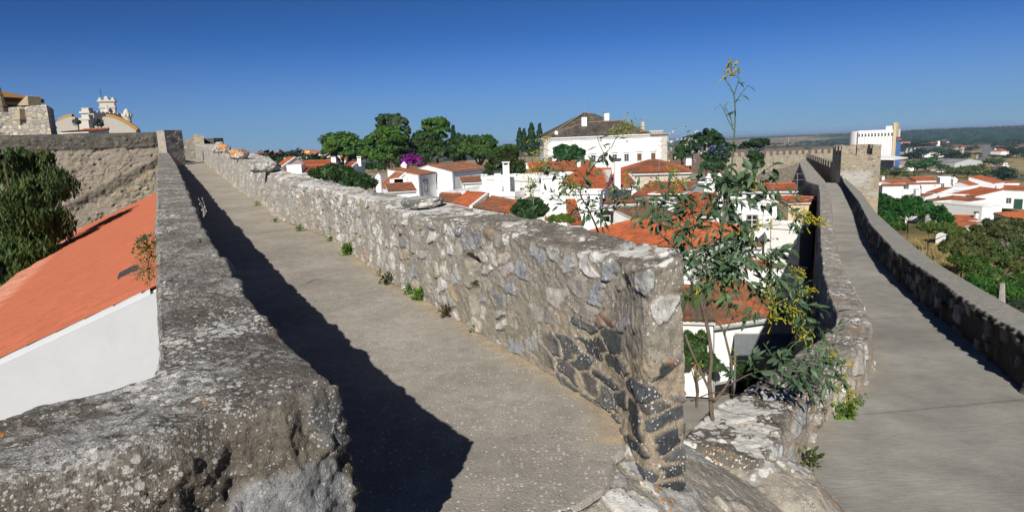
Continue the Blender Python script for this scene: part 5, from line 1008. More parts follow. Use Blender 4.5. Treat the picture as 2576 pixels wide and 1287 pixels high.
# cars
def car_proto(body='car_white', kind='suv'):
    r = empty('parked_car', (0, 0, 0)); m = MB(); L, W = 4.3, 1.75
    prof = [(-2.15, .35), (-2.12, .85), (-1.95, .98), (-1.0, 1.04), (-.35, 1.5), (1.35, 1.52), (1.95, 1.05), (2.1, .95), (2.15, .4)] if kind == 'suv' else [(-2.3, .4), (-2.28, .9), (-1.3, 1.0), (-.75, 1.6), (.5, 1.62), (.75, 1.02), (2.3, 1.0), (2.3, .45)] if kind == 'pickup' else [(-2.1, .35), (-2.1, 1.0), (-1.55, 1.1), (-1.1, 1.75), (2.0, 1.8), (2.1, 1.6), (2.12, .4)]
    P = np.array([[x, -W / 2, z] for x, z in prof]); m.prism(P, [0, W, 0]); b = m.build('body', MAT[body], r)
    up = [q for q in prof if q[1] > 1.03]; x0, x1 = up[0][0], up[-1][0]; g = MB()
    a0 = [(x0 + .1, 1.06), (up[1][0] + .1, up[1][1] - .1), (min(x1, up[-2][0]) - .12, up[1][1] - .1), (x1 - .12, 1.06)]
    for y, t in ((-W / 2 - .012, .02), (W / 2 - .008, .02)): g.prism([[x, y, z] for x, z in a0], [0, t, 0])
    g.build('side_window', MAT['dark_glass'], b); g = MB(); xa, za = up[0]; xb, zb_ = up[1]; g.add([[xa - .02, -.75, za + .02], [xa - .02, .75, za + .02], [xb - .03, .66, zb_ - .06], [xb - .03, -.66, zb_ - .06]], [(0, 1, 2, 3)]); g.build('windscreen', MAT['dark_glass'], b)
    for x in (-1.35, 1.35):
        for y in (-W / 2 + .1, W / 2 - .1):
            wv = MB(); wv.v.append(np.array([[x + .34 * math.cos(t), y + s * .11, .34 + .34 * math.sin(t)] for s in (-1, 1) for t in np.linspace(0, 2 * math.pi, 14, endpoint=False)])); wv.c.append(np.ones((28, 3))); wv.f = [list(range(14)), list(range(27, 13, -1))] + [[i, (i + 1) % 14, (i + 1) % 14 + 14, i + 14] for i in range(14)]; wv.mi = [0] * len(wv.f); wv.n = 28; o = wv.build('wheel', MAT['rubber'], r)
    for y in (-.62, .62): l = MB(); l.box((2.13 if kind != 'pickup' else 2.3, y, .82), (.06, .28, .2)); l.build('tail_light', MAT['lamp_red'], b)
    return r
CARS = [('car_white', 'suv', 2160, 575, 8, 'white hatchback parked in front of the two-door white house'), ('car_dark', 'suv', 2050, 640, 20, 'dark blue car between the white vehicles'), ('car_grey', 'suv', 2235, 630, 8, 'silver-grey car parked behind the dark blue one'), ('car_white', 'pickup', 1985, 700, 24, 'white off-road car with a black lower body on the small square'), ('car_white', 'van', 1940, 785, 80, 'small white van half hidden by the big white building'), ('car_dark', 'suv', 2480, 600, 10, 'dark car at the right edge above the terracotta roof')]
for body, kind, x, y, rz, lab in CARS:
    c = car_proto(body, kind); p = G(16, x, y); c.location = p; c.rotation_euler = (0, 0, R(rz)); tag(c, lab, 'car', 'cars parked in the lower town')
CW = car_proto('car_white', 'suv')
for i, (x, y) in enumerate(((1195, 968), (1040, 955), (1255, 970), (1330, 955), (1110, 945))):
    c = CW if i == 0 else dup(CW, (0, 0, 0)); c.location = G(15, x, y); c.rotation_euler = (0, 0, R(5 + 3 * i)); tag(c, 'white car in the far car park under the round green trees', 'car', 'cars in the far car park')
# street lamps and poles
def lamp(x, yb, yt, label, k=16, arm=True):
    b = G(k, x, yb); s = b[1] / 1573 * CROPS[k][1]; H = (yb - yt) * s; r = empty('street_lamp', b, label, 'street lamp'); m = MB(); m.tube([b, b + [0, 0, H]], .09, 6); m.build('pole', MAT['dark_metal'], r)
    if arm: m = MB(); m.tube([b + [0, 0, H], b + [-.5, 0, H + .5], b + [-1.6, 0, H + .5], b + [-2.1, 0, H]], .07, 6); m.build('arm', MAT['dark_metal'], r); m = MB(); m.lathe(b + [-2.1, 0, H - .7], [(.5, 0), (.4, .25), (.12, .6), (.05, .7)], 8); m.build('lantern', MAT['dark_metal'], r)
lamp(2290, 640, 480, 'hooked street lamp standing in front of the parked cars'); lamp(2350, 610, 420, 'red-brown lantern post in front of the two-door white house', arm=False); lamp(2410, 600, 430, 'second hooked lamp near the green door'); lamp(2365, 890, 760, 'street lamp before the broad terracotta roof')
# silo complex
si_ = empty('grain_silo', (*at_y(2195, 400, 660)[:2], -42), 'huge white grain silo of joined round cells with a row of small square windows', 'silo')
def silo():
    zt_, zb = at_y(2180, 327.3, 660)[2], -44.0; L0, L1 = at_y(2158, 327, 664), at_y(2249, 327, 640); e = (L1 - L0); e[2] = 0; L = np.linalg.norm(e); e /= L; n = np.array([e[1], -e[0], 0]); zz = np.array([0, 0, 1.0]); c0 = L0.copy(); c0[2] = zt_
    N = 11; r = L / N / 2; outl = []
    for k in range(N):
        for t in np.linspace(0, math.pi, 9)[:-1]: outl.append(c0 + e * (r * (2 * k + 1) - r * math.cos(t)) + n * r * .42 * math.sin(t))
    outl.append(c0 + e * L); outl += [c0 + e * L - n * 22, c0 - n * 22]; m = MB(); m.prism([p - zz * (zt_ - zb) for p in outl], zz * (zt_ - zb)); m.build('silo_cells', MAT['clean_white'], si_)
    m = MB(); cc = c0 - e * 4.3 - n * 10; m.lathe([cc[0], cc[1], zb], [(9, 0), (9, zt_ - zb - .5)], 28, sx=.62, sy=1.0); m.build('round_bin', MAT['clean_white'], si_)
    for k in range(N):
        p = c0 + e * r * (2 * k + 1) + n * (r * .42 + .06) - zz * 4.6; w = MB(); w.box(p + zz * .8, (1.5, .12, 1.0), [e, n, zz]); w.box(p - zz * .8, (1.5, .12, 1.6), [e, n, zz]); w.build('window', MAT['dark_glass'], si_)
    m = MB(); p = c0 + e * (L - 4.3) - n * 5; m.box(p + zz * 1.8, (7.4, 8, 3.6), [e, n, zz]); m.build('head_house', MAT['clean_white'], si_)
    m = MB(); tz = at_y(2247, 308, 642)[2]; p = c0 + e * (L + .8) - n * 3; m.box([p[0], p[1], (tz + zb) / 2], (2.6, 9, tz - zb), [e, n, zz]); m.build('stair_tower', MAT['sand_plaster'], si_)
    for k, x in enumerate((L - 5.5, L - 3)): m = MB(); q = c0 + e * x - n * 5 + zz * 3.6; m.tube([q, q + zz * 2], .35, 6); m.lathe(q + zz * 1.6, [(.6, 0), (.7, .5), (.2, 1.0)], 8); m.build('vent_pipe', MAT['grey_metal'], si_)
silo()
cn = empty('loading_canopy', at_y(2230, 400, 600), 'white wing-shaped canopy jutting over the dark loading bay of the silo', 'canopy'); m = MB(); P = [KY(4, 1112, 660, 596), KY(4, 1265, 668, 590), KY(4, 1408, 650, 612), KY(4, 1260, 636, 632), KY(4, 1112, 626, 632)]; m.prism(P, [0, 0, .9]); m.build('roof_slab', MAT['clean_white'], cn)
m = MB(); a, b = KY(4, 1150, 668, 612), KY(4, 1268, 668, 606); m.prism([a, b, b + [0, 0, -16], a + [0, 0, -16]], [1, 12, 0]); m.build('loading_bay', MAT['car_grey'], cn)
bb = empty('blue_building', (*KY(4, 1310, 700, 640)[:2], -44), 'tall narrow blue building with a dark sign band at its top beside the silo', 'building'); m = MB(); a, b = KY(4, 1276, 484, 638), KY(4, 1337, 482, 643); f = foot(a, b, 14); m.prism([np.array([*q, -44]) for q in f], [0, 0, a[2] + 44]); m.build('wall', MAT['blue_paint'], bb)
m = MB(); m.prism([np.array([*q, a[2]]) + (np.array([*(q - np.mean(f, 0)), 0]) * .01) for q in f], [0, 0, 4.6]); sb = m.build('sign_band', MAT['car_dark'], bb)
m = MB(); e = (f[1] - f[0]) / np.linalg.norm(f[1] - f[0])
for k, (x, w, s) in enumerate(((.34, 1.6, 1), (.44, 1.7, -1), (.54, 1.7, 1), (.63, 1.6, -1), (.86, 2.6, 0))):
    q = f[0] + (f[1] - f[0]) * x; q = np.array([q[0], q[1], a[2] + 2.3]) - np.array([-e[1], e[0], 0]) * .25; ax = [np.array([*e, 0]) * (1 if not s else .35) + np.array([0, 0, .35 * s]), np.array([-e[1], e[0], 0]), np.array([0, 0, 1.0])]; m.box(q, (w, .1, 2.6 if s else 1.6), ax)
m.build('lettering', MAT['pink_sheet'], sb)
def shed(k, ax, ay, bx, by, d, hgt, rise, label, wall='stained_plaster', roofc=None, name='warehouse', kind='ridge', cat=None, **kw):
    a, b = G(k, ax, ay), G(k, bx, by); Y = (a[1] + b[1]) / 2; s = kw.pop('Y', None); Ya, Yb = (s, s) if s else (a[1], b[1]); g = min(a[2], b[2]); A, B = KY(k, ax, ay, Ya), KY(k, bx, by, Yb); A[2] = B[2] = g + hgt
    h = house(label, A, B, d, kind, rise, zb=g - 1.5, label=label, wall=wall, name=name, sp=.9, dark=roofc, over=.1, age=kw.pop('age', .2), **kw)
    if cat: h['root']['category'] = cat
    return h
GR = (.25, .25, .255)
shed(15, 372, 935, 860, 905, 30, 5, 3, 'long grey-roofed warehouse below the silo', roofc=GR, wall='grey_plaster', name='grey_warehouse'); shed(15, 870, 880, 1455, 895, 40, 5, 3.5, 'second grey-roofed warehouse to the right of the longer one', roofc=GR, wall='grey_plaster', name='grey_warehouse')
for k in range(4): h = shed(15, 655 + 62 * k, 735, 717 + 62 * k, 735, 40, 9, 7, 'white shed with a pointed gable in a row of four', roofc=(.05, .06, .08), wall='clean_white', name='white_shed', kind='gable', group='row of four pointed white sheds', cat='shed')
shed(15, 612, 952, 800, 948, 9, 3.5, 1.8, 'small white cottage with an orange roof below the grey warehouse', wall='clean_white', name='white_house')
shed(15, 592, 525, 735, 523, 14, 5, 3.5, 'distant red-roofed farmhouse just right of the blue building', wall='clean_white', name='farm_house'); shed(15, 950, 545, 1185, 543, 16, 5, 4, 'distant long red-roofed farmhouse with a fat white chimney', wall='clean_white', name='farm_house', chims=[(1.0, .2, 5, 12, 'none', -5)])
shed(15, 1240, 492, 1360, 490, 14, 5, 3, 'tiny white farmhouse high on the plain', wall='clean_white', name='farm_house'); shed(15, 1450, 588, 1635, 580, 14, 4, 2.5, 'low white farm building above the twin pylons', wall='clean_white', name='farm_house'); shed(15, 1640, 602, 1700, 600, 12, 4, 3, 'white pointed farm shed among the olive trees', wall='clean_white', name='farm_house', kind='gable')
shed(15, 2030, 712, 2195, 712, 16, 7, 4, 'white house with an orange hipped roof beside the country road', wall='clean_white', name='white_house', kind='hip', chims=[(.1, .4, 2, 4, 'none'), (.6, .5, 1.6, 3, 'none')]); shed(15, 1405, 700, 1590, 695, 10, 5, 2, 'white farm buildings behind the twin pylons', wall='clean_white', name='farm_house', kind='flat')
shed(15, 2480, 694, 2540, 694, 10, 6, 2, 'white cottage at the right edge of the plain', wall='clean_white', name='white_house', kind='gable')
dm = empty('white_dome', G(15, 1065, 700), 'white round-topped tank on the dry field', 'tank'); m = MB(); c = G(15, 1065, 700); s = c[1] / 1573 * .1563; m.lathe(c - [0, 0, 1], [(45 * s, 0), (45 * s, 30 * s), (38 * s, 48 * s), (22 * s, 60 * s), (2 * s, 64 * s)], 18); m.build('tank_shell', MAT['clean_white'], dm)
cp = empty('white_chapel', G(15, 2240, 895), 'small white chapel with a bell gable and a red roof', 'chapel'); c = G(15, 2265, 895); s = c[1] / 1573 * .1563; m = MB(); m.box(c + [0, 6, 30 * s * .5], (110 * s, 14, 44 * s)); m.box(c + [-30 * s, 0, 42 * s], (26 * s, 3, 90 * s)); m.box(c + [38 * s, 2, 36 * s], (40 * s, 4, 80 * s), taper=.5); m.build('wall', MAT['clean_white'], cp); m = MB(); m.prism([c + [-60 * s, 0, 50 * s], c + [55 * s, 0, 48 * s], c + [55 * s, 8, 66 * s], c + [-60 * s, 8, 66 * s]], [0, 0, .4], (.35, .06, .05)); m.build('roof', MAT['far_tile'], cp); m = MB(); m.box(c + [-30 * s, -1.6, 74 * s], (9 * s, .4, 14 * s)); m.build('bell_opening', MAT['dark_hole'], cp)
def post(k, x, yb, yt, w, label, mat='cream_stone', grp=None, name='utility_pole', cross=False):
    b = G(k, x, yb); s = b[1] / 1573 * CROPS[k][1]; m = MB(); H = (yb - yt) * s; m.box(b + [0, 0, H / 2 - 1], (w, w, H + 2), taper=.7)
    if cross: m.box(b + [0, 0, H - .6], (3.2, w, .35))
    o = m.build(name, MAT[mat], loc=b); tag(o, label, 'pole', grp)
for x, yb, yt in ((1462, 752, 645), (1510, 762, 640), (1528, 750, 642), (1570, 740, 575), (1590, 735, 570)): post(15, x, yb, yt, 1.1, 'pale concrete power pylon on the dry field', grp='concrete pylons on the dry field', name='power_pylon')
for x, yb, yt in ((1803, 755, 690), (1825, 750, 680), (1838, 745, 682)): post(15, x, yb, yt, .9, 'short pale pole by the country road', grp='short poles by the country road')
post(15, 800, 1060, 880, .7, 'dark utility pole left of the car park', 'dark_metal', cross=True); post(15, 1185, 945, 830, .6, 'tall lamp pole in the car park', 'grey_metal', cross=True); post(15, 1240, 1020, 940, .6, 'dark pole by the highway below the car park', 'dark_metal'); post(15, 2437, 1020, 860, .8, 'tall pale pole near the right edge', 'grey_metal'); post(4, 205, 520, 435, 1.0, 'pale pole on the brown field left of the silo'); post(4, 168, 520, 440, .8, 'thin pole on the brown field beside a thicker one', 'grey_metal')
bf = empty('billboard_frame', G(15, 2515, 1060), 'empty grey billboard frame near the right edge', 'frame'); c = G(15, 2515, 1062); s = c[1] / 1573 * .1563
for x in (-36, -12, 12, 36): m = MB(); m.tube([c + [x * s, 0, 0], c + [x * s, 0, 118 * s]], .22, 5); m.build('upright', MAT['grey_metal'], bf)
for z in (60, 116): m = MB(); m.tube([c + [-36 * s, 0, z * s], c + [36 * s, 0, z * s]], .2, 5); m.build('crossbar', MAT['grey_metal'], bf)
def strip(name, pts, wid, mat, col, lift=.25):
    P = np.array([G(k, x, y) for k, x, y in pts]); t = np.linspace(0, len(P) - 1, 160); C = np.stack([np.interp(t, np.arange(len(P)), P[:, i]) for i in range(2)], -1); d = np.gradient(C, axis=0); d /= np.linalg.norm(d, axis=1)[:, None]; n = np.stack([-d[:, 1], d[:, 0]], -1); u = np.linspace(-.5, .5, 5); XY = C[:, None] + n[:, None] * (u * wid)[None, :, None]; Z = ground_z(XY[..., 0], XY[..., 1]) + lift
    o = mesh_obj(name, np.concatenate([XY, Z[..., None]], -1).reshape(-1, 3), grid_faces(160, 5), MAT[mat], col=np.tile(col, (800, 1))); o['kind'] = 'structure'
strip('road', [(15, 1890, 760), (15, 1925, 700), (15, 1985, 640), (15, 2000, 585), (15, 1990, 530)], 17, 'terrain', (.2, .19, .185), .5); strip('road', [(15, 560, 958), (15, 1000, 982), (15, 1600, 1000), (15, 2100, 1030), (15, 2700, 1080)], 13, 'asphalt', (.1, .1, .1), .4)
strip('road', [(4, -200, 545), (4, 60, 530), (4, 200, 522), (4, 225, 512)], 14, 'terrain', (.42, .33, .24), .5)
# far town on the left horizon
fa = empty('round_apartments', (*KY(17, 1250, 400, 330)[:2], -13), 'white and yellow apartment block with a rounded end tower beyond the orange roofs', 'building')
m = MB(); A, B = KY(17, 1020, 330, 330), KY(17, 1180, 305, 330); f = foot(A, B, 12); m.prism([np.array([*q, -13]) for q in f], [0, 0, A[2] + 13]); f2 = foot(KY(17, 1135, 300, 326), KY(17, 1240, 300, 326), 12); m.prism([np.array([*q, -13]) for q in f2], [0, 0, KY(17, 1135, 300, 326)[2] + 13]); m.build('wall', MAT['clean_white'], fa)
m = MB(); c = KY(17, 1330, 290, 334); m.lathe([c[0], c[1], -13], [(7.6, 0), (7.6, c[2] + 13)], 28); m.build('round_tower', MAT['clean_white'], fa); m = MB(); m.lathe([c[0] - 3, c[1], c[2]], [(9.5, 0), (9.0, .8), (2, 2.3)], 20, (.4, .17, .1)); m.build('roof', MAT['far_tile'], fa)
m = MB(); q = KY(17, 1208, 330, 325.5); m.box(q + [0, 0, .4], (2.4, .3, 4.4)); m.box(q + [0, 0, -5.2], (2.4, .3, 2.4)); m.build('yellow_panel', MAT['yellow_plaster'], fa)
for x in (1150, 1160, 1205, 1250): w_ = MB(); w_.box(KY(17, x, 385, 325.2), (1.2, .2, 1.0)); w_.build('window', MAT['dark_glass'], fa)
for i, (ax, ay, bx, by, Y, d, lab, wl) in enumerate(((880, 332, 1030, 318, 345, 12, 'white block with an orange roof left of the round-fronted apartments', 'clean_white'), (880, 345, 945, 340, 320, 8, 'small yellow-walled house among the trees on the left horizon', 'yellow_plaster'), (95, 345, 280, 340, 330, 14, 'orange-roofed block with yellow panels near the left horizon', 'yellow_plaster'), (185, 352, 300, 348, 300, 10, 'low white block in front of the yellow-panelled one', 'clean_white'), (345, 338, 450, 334, 310, 10, 'white cube house on the left horizon', 'clean_white'), (450, 330, 570, 326, 360, 12, 'pale house with a brown roof on the left horizon', 'clean_white'), (588, 338, 715, 335, 300, 10, 'long white house right of the treetops on the left horizon', 'clean_white'), (350, 418, 600, 425, 200, 9, 'white gabled house with an orange roof before the left horizon', 'clean_white'), (1490, 300, 1570, 298, 360, 10, 'white house just left of the big stone pine', 'clean_white'), (1550, 378, 1650, 372, 230, 8, 'orange roof half hidden at the foot of the big stone pine', 'clean_white'), (1840, 412, 1945, 400, 160, 7, 'small white house with an orange roof under the pines', 'white_plaster'))):
    house('fl%d' % i, KY(17, ax, ay, Y), KY(17, bx, by, Y), d, 'ridge', 1.9, zb=-14, age=.3, wall=wl, sp=.9, label=lab, chims=[(.3, .5, .9, 1.5, 'none')])
# two white gate pillars, yard bits
for x, lab in ((1980, 'left white gate pillar with a pointed cap'), (2082, 'right white gate pillar with a pointed cap')):
    c = KY(3, x, 905, 80); r = empty('gate_pillar', (c[0], c[1], -12), lab, 'pillar'); zt2 = c[2] + .75; m = MB(); m.box([c[0], c[1], (zt2 - 12) / 2], (.72, .7, zt2 + 12)); m.build('shaft', MAT['white_plaster'], r); m = MB(); m.lathe([c[0], c[1], zt2], [(.5, 0), (.5, .1), (.24, .22), (.28, .36), (.1, .55), (.02, .68)], 10); m.build('finial', MAT['white_plaster'], r)
def awning():
    r = empty('awning', KZ(9, 800, 900, -10.5), 'grey corrugated metal awning over the yard door of the white house', 'awning'); P = [KY(9, 648, 975, 26.5), KY(9, 1000, 972, 27.3), KY(9, 1060, 825, 29.0), KY(9, 652, 824, 27.9)]; a, b, c, d = [np.array(p) for p in P]; u, v = np.linspace(0, 1, 181), np.linspace(0, 1, 3); U, V = np.meshgrid(u, v, indexing='ij'); S = a * ((1 - U) * (1 - V))[..., None] + b * (U * (1 - V))[..., None] + c * (U * V)[..., None] + d * ((1 - U) * V)[..., None]; S[..., 2] += .035 * np.sin(U * 2 * np.pi * 36)
    mesh_obj('sheet', S.reshape(-1, 3), grid_faces(181, 3), MAT['zinc_sheet'], r)
    m = MB(); m.tube([a + [.1, .1, 0], [a[0] + .1, a[1] + .1, -12.2]], .05, 6); m.build('post', MAT['grey_metal'], r)
awning()
pk = empty('porch_awning', KY(3, 1070, 930, 57.5), 'pink corrugated awning below the small orange roof', 'awning'); m = MB(); m.prism([KY(3, 938, 945, 56), KY(3, 1165, 957, 56), KY(3, 1200, 912, 59), KY(3, 960, 903, 59)], [0, 0, .06], (.45, .22, .16)); m.build('sheet', MAT['pink_sheet'], pk)
for i, (x, y, c, s, lab) in enumerate(((505, 1165, 'blue_pot', .2, 'small blue pot in the yard below the wall'), (570, 1175, 'car_dark', .28, 'wide dark pot of shrubs in the yard'), (640, 1190, 'terracotta', .25, 'terracotta pot by the white wire rack'), (425, 1150, 'terracotta', .22, 'terracotta pot at the left end of the yard'), (540, 1140, 'terracotta', .2, 'terracotta pot against the white yard wall'))):
    p = KZ(9, x, y, -12.1); r = empty('flower_pot', p, lab, 'flower pot', 'flower pots in the yard'); m = MB(); m.lathe(p, [(s * .7, 0), (s, s * 1.5), (s * 1.12, s * 1.5), (s * 1.12, s * 1.75), (s * .9, s * 1.72)], 14); m.build('pot', MAT[c], r); POTS = globals().setdefault('POTS', []); POTS.append((r, p + [0, 0, s * 1.7], s))
# tv aerials and railing
def aerial(k, x, yb, yt, Y, lab, n=2):
    b, t = KY(k, x, yb, Y), KY(k, x, yt, Y); b[:2] = t[:2]; r = empty('tv_aerial', b, lab, 'aerial', 'tv aerials on the roofs'); m = MB(); m.tube([b, t], .03, 5); m.build('mast', MAT['grey_metal'], r); m = MB(); H = t[2] - b[2]
    for i in range(n):
        z = t - [0, 0, .1 + .45 * i]; m.tube([z + [-.5, .1, 0], z + [.5, -.1, 0]], .018, 4)
        for q in (-.4, -.15, .1, .35): m.tube([z + [q, -.25, 0], z + [q, .25, 0]], .012, 4)
    m.build('antenna', MAT['grey_metal'], r)
for k, x, yb, yt, Y, lab in ((3, 1478, 810, 470, 70, 'tall thin aerial in front of the mansion'), (3, 210, 1240, 960, 42, 'aerial mast rising over the small dark green tree'), (3, 1020, 1220, 1040, 45, 'aerial in front of the porch recess'), (3, 693, 760, 640, 88, 'aerial on the long orange-brown roof'), (12, 165, 820, 560, 50, 'leaning thin mast left of the town wall aerial'), (12, 455, 860, 470, 48, 'h-shaped aerial against the dark town wall'), (2, 1385, 760, 710, 100, 'flat aerial beside the purple flowers'), (2, 2020, 1010, 940, 65, 'aerial above the brown roof behind the parapet'), (9, 580, 760, 100, 36, 'wire mast behind the shrub stems'), (9, 905, 240, 30, 46, 'mast over the stained white parapet')): aerial(k, x, yb, yt, Y, lab)
rl = empty('roof_railing', KY(2, 2280, 1010, 70), 'black metal railing around the white roof terrace', 'railing'); m = MB(); a, b = KY(2, 2155, 1010, 69.5), KY(2, 2590, 1035, 65.8); b[2] = a[2] = -7.2
for t in np.linspace(0, 1, 34): p = a + (b - a) * t; m.tube([p, p + [0, 0, 1.0]], .018, 4)
m.tube([a + [0, 0, 1.0], b + [0, 0, 1.0]], .03, 4); m.build('bars', MAT['dark_metal'], rl)
dc = HOUSES['h1b']
m = MB(); c = KY(2, 1240, 955, 88); rr = 33 * .2501 * 88 / 1573; m.lathe([c[0], c[1], c[2] - 1], [(rr, 0), (rr, 2.05), (rr * 1.12, 2.08), (rr * 1.12, 2.2), (rr * .98, 2.22), (rr * .98, 2.5), (rr * .8, 2.8), (rr * .4, 2.98), (rr * .12, 3.03), (.02, 3.22)], 18); m.build('chimney', MAT['clean_white'], dc['roof'])
for i, (x, y) in enumerate(((1420, 925), (1463, 915))):
    r = empty('ac_unit', KY(2, x, y, 89.5), ('left', 'right')[i] + ' of the two white air conditioners on the white wall', 'air conditioner'); m = MB(); m.box(KY(2, x, y, 89.6), (1.9, .6, 1.9)); m.build('casing', MAT['white_paint'], r); m = MB(); p = KY(2, x + 3, y, 89.2); m.lathe(p, [(.6, 0), (.6, .05)], 14); m.build('grille', MAT['dark_metal'], r)
fp = empty('fence_post', KY(8, 2345, 1090, 14), 'weathered wooden post at the right edge beside an iron railing', 'post'); m = MB(); m.tube([KY(8, 2325, 1200, 14), KY(8, 2350, 930, 14)], .05, 7, (.3, .28, .25)); m.tube([KY(8, 2362, 1200, 14.1), KY(8, 2356, 915, 14.1)], .055, 7, (.33, .3, .27)); m.build('stake', MAT['bark'], fp)
ir = empty('iron_railing', KY(8, 2480, 1150, 15), 'thin iron railing running right from the wooden post', 'railing'); m = MB(); a, b = KY(8, 2365, 1070, 14.2), KY(8, 2640, 1110, 15)
m.tube([a, b], .015, 4); m.tube([a - [0, 0, .7], b - [0, 0, .7]], .015, 4)
for t in np.linspace(0, 1, 18): p = a + (b - a) * t; m.tube([p, p - [0, 0, .9]], .01, 4)
m.build('bars', MAT['dark_metal'], ir)
# ---------------------------------------------------------------- trees and bushes
def leaf_cloud(centers, radii, n, size, col, seed, flat=.0, outward=.6, aspect=1.6, var=.35, clump=.3, nc=None, droop=0.0, shell=.55):
    """leaf-sized quads in clumps spread through ellipsoids"""
    g = np.random.RandomState(seed); V, C = [], []; centers, radii = np.atleast_2d(centers), np.atleast_2d(radii); vol = (radii[:, 0] * radii[:, 2]); share = vol / vol.sum()
    for c, r, sh in zip(centers, radii, share):
        k = max(12, int(n * sh)); m = nc or max(7, int(26 * (r.mean() / radii.mean()) ** 1.2)); d = g.normal(size=(m, 3)); d /= np.linalg.norm(d, axis=1)[:, None]; d[:, 2] = np.where(d[:, 2] < -.45, -d[:, 2] * .5, d[:, 2]); rad = shell + (1 - shell) * g.rand(m) ** .5; cc = c + d * r * rad[:, None]
        cr = clump * r.mean() * (.6 + .8 * g.rand(m)); ct = 1 + var * (g.rand(m) - .5) * 1.3; hue = g.rand(m)
        w = cr ** 2; idx = g.choice(m, k, p=w / w.sum()); o = g.normal(size=(k, 3)); o /= np.linalg.norm(o, axis=1)[:, None]; q = g.rand(k) ** .4; P = cc[idx] + o * (cr[idx] * q)[:, None] * np.array([1, 1, .8]); P[:, 2] -= droop * g.rand(k) * r[2]
        nrm = outward * (o + .6 * d[idx]) + (1 - outward) * g.normal(size=(k, 3)) + [0, 0, .15]; nrm /= np.linalg.norm(nrm, axis=1)[:, None]; a = np.cross(nrm, g.normal(size=(k, 3))); a /= np.linalg.norm(a, axis=1)[:, None] + 1e-9
        if droop: a = a * .4 + np.array([0, 0, -1.0]) * (.6 + .4 * g.rand(k))[:, None]; a /= np.linalg.norm(a, axis=1)[:, None]
        b = np.cross(nrm, a); b /= np.linalg.norm(b, axis=1)[:, None] + 1e-9; s = size * (.6 + .8 * g.rand(k)); la, lb = (a * (s * aspect / 2)[:, None]), (b * (s / 2)[:, None])
        V.append(np.stack([P - la, P - lb * .9 + la * .1, P + la, P + lb * .9 + la * .1], 1).reshape(-1, 3)); base = np.asarray(col) * (ct[idx] * (1 + var * (g.rand(k) - .5)))[:, None]; base = base * (1 + (hue[idx][:, None] - .5) * np.array([.35, .05, -.2])); C.append(np.repeat(base, 4, 0))
    V, C = np.vstack(V), np.clip(np.vstack(C), .004, .7); return V, np.arange(len(V)).reshape(-1, 4), C
PINE, DARK, OLIVE, BRIGHT, YEL, GREYG, BUSH = (.060, .135, .020), (.034, .078, .024), (.070, .085, .040), (.055, .125, .018), (.115, .135, .02), (.08, .11, .062), (.060, .085, .020)
_tn = [0]
def tree(name, label, cat, blobs, n, size, col, trunk=True, k=None, group=None, zb=None, tw=.25, **kw):
    """blobs: (x, y, rx, ry) in pixels of crop k, at depth Y each"""
    _tn[0] += 1; cs, rs_ = [], []
    for x, y, rx, ry, Y in blobs:
        cs.append(KY(k, x, y, Y)); s = CROPS[k][1] * Y / 1573; rs_.append([rx * s, rx * s * .8, ry * s])
    cs, rs_ = np.array(cs), np.array(rs_); low = cs[np.argmax(rs_[:, 0] * rs_[:, 2])]; z0 = zb if zb is not None else gz(low[0], low[1]); root = empty(name, (low[0], low[1], z0), label, cat, group)
    V, F, C = leaf_cloud(cs, rs_, n, size, col, 1000 + _tn[0] * 7, **kw); mesh_obj('crown', V, F, MAT['leaf'], root, col=C)
    if trunk:
        m = MB(); b0 = np.array([low[0], low[1], z0]); fork = b0 + (low - b0) * .62; m.tube([b0 - [0, 0, .3], b0 + (fork - b0) * .5 + [.1, 0, 0], fork], [tw, tw * .8, tw * .65], 8, (.12, .085, .06))
        for c, r in zip(cs, rs_):
            m.tube([fork - [0, 0, .2], (fork + c) / 2 + [.1, .1, 0], c], [tw * .5, tw * .35, tw * .12], 6, (.11, .08, .055))
            for q in range(3): a = _tn[0] + q * 2.1; m.tube([c - [0, 0, r[2] * .4], c + r * np.array([math.cos(a), math.sin(a), .3]) * .7], [tw * .25, tw * .06], 5, (.11, .08, .055))
        m.build('trunk', MAT['bark'], root)
    return root
# garden behind the town (crop 2)
T = lambda lab, blobs, n, size, col, name='pine_tree', cat='tree', k=2, **kw: tree(name, lab, cat, blobs, n, size, col, k=k, group=kw.pop('group', None), **kw)
T('big round stone pine at the left end of the garden trees', [(860, 500, 185, 95, 140), (760, 560, 95, 70, 138), (950, 590, 90, 60, 138), (840, 600, 80, 50, 139)], 9000, .42, PINE, tw=.5)
T('broad stone pine in the middle of the garden trees with drooping lower tufts', [(1310, 440, 190, 100, 136), (1140, 520, 110, 90, 135), (1130, 610, 100, 60, 133), (1290, 570, 80, 60, 133), (1240, 650, 90, 50, 132), (1400, 520, 95, 80, 136), (1330, 640, 50, 40, 131)], 14000, .42, PINE, tw=.5)
T('tall dark pine standing highest behind the broad stone pine', [(1320, 270, 105, 65, 160), (1260, 310, 45, 35, 160), (1400, 250, 60, 40, 162)], 4500, .45, DARK, tw=.45)
T('grey-green airy tree beside the highest dark pine', [(1450, 310, 95, 75, 156), (1510, 380, 45, 60, 156), (1380, 320, 60, 55, 156)], 5000, .38, GREYG, name='eucalyptus_tree', tw=.4)
T('rounded pine standing apart to the right of the highest pine', [(1800, 300, 125, 75, 158), (1720, 360, 65, 45, 157), (1860, 370, 80, 50, 157), (1850, 430, 70, 50, 158), (1900, 340, 45, 40, 158)], 6500, .42, PINE, tw=.45)
T('middle garden tree below the rounded pine', [(1690, 460, 140, 80, 146), (1780, 520, 110, 90, 146), (1610, 520, 80, 70, 143), (1700, 590, 120, 70, 144), (1850, 590, 90, 80, 142)], 9000, .42, (.038, .08, .02), name='garden_tree', tw=.4)
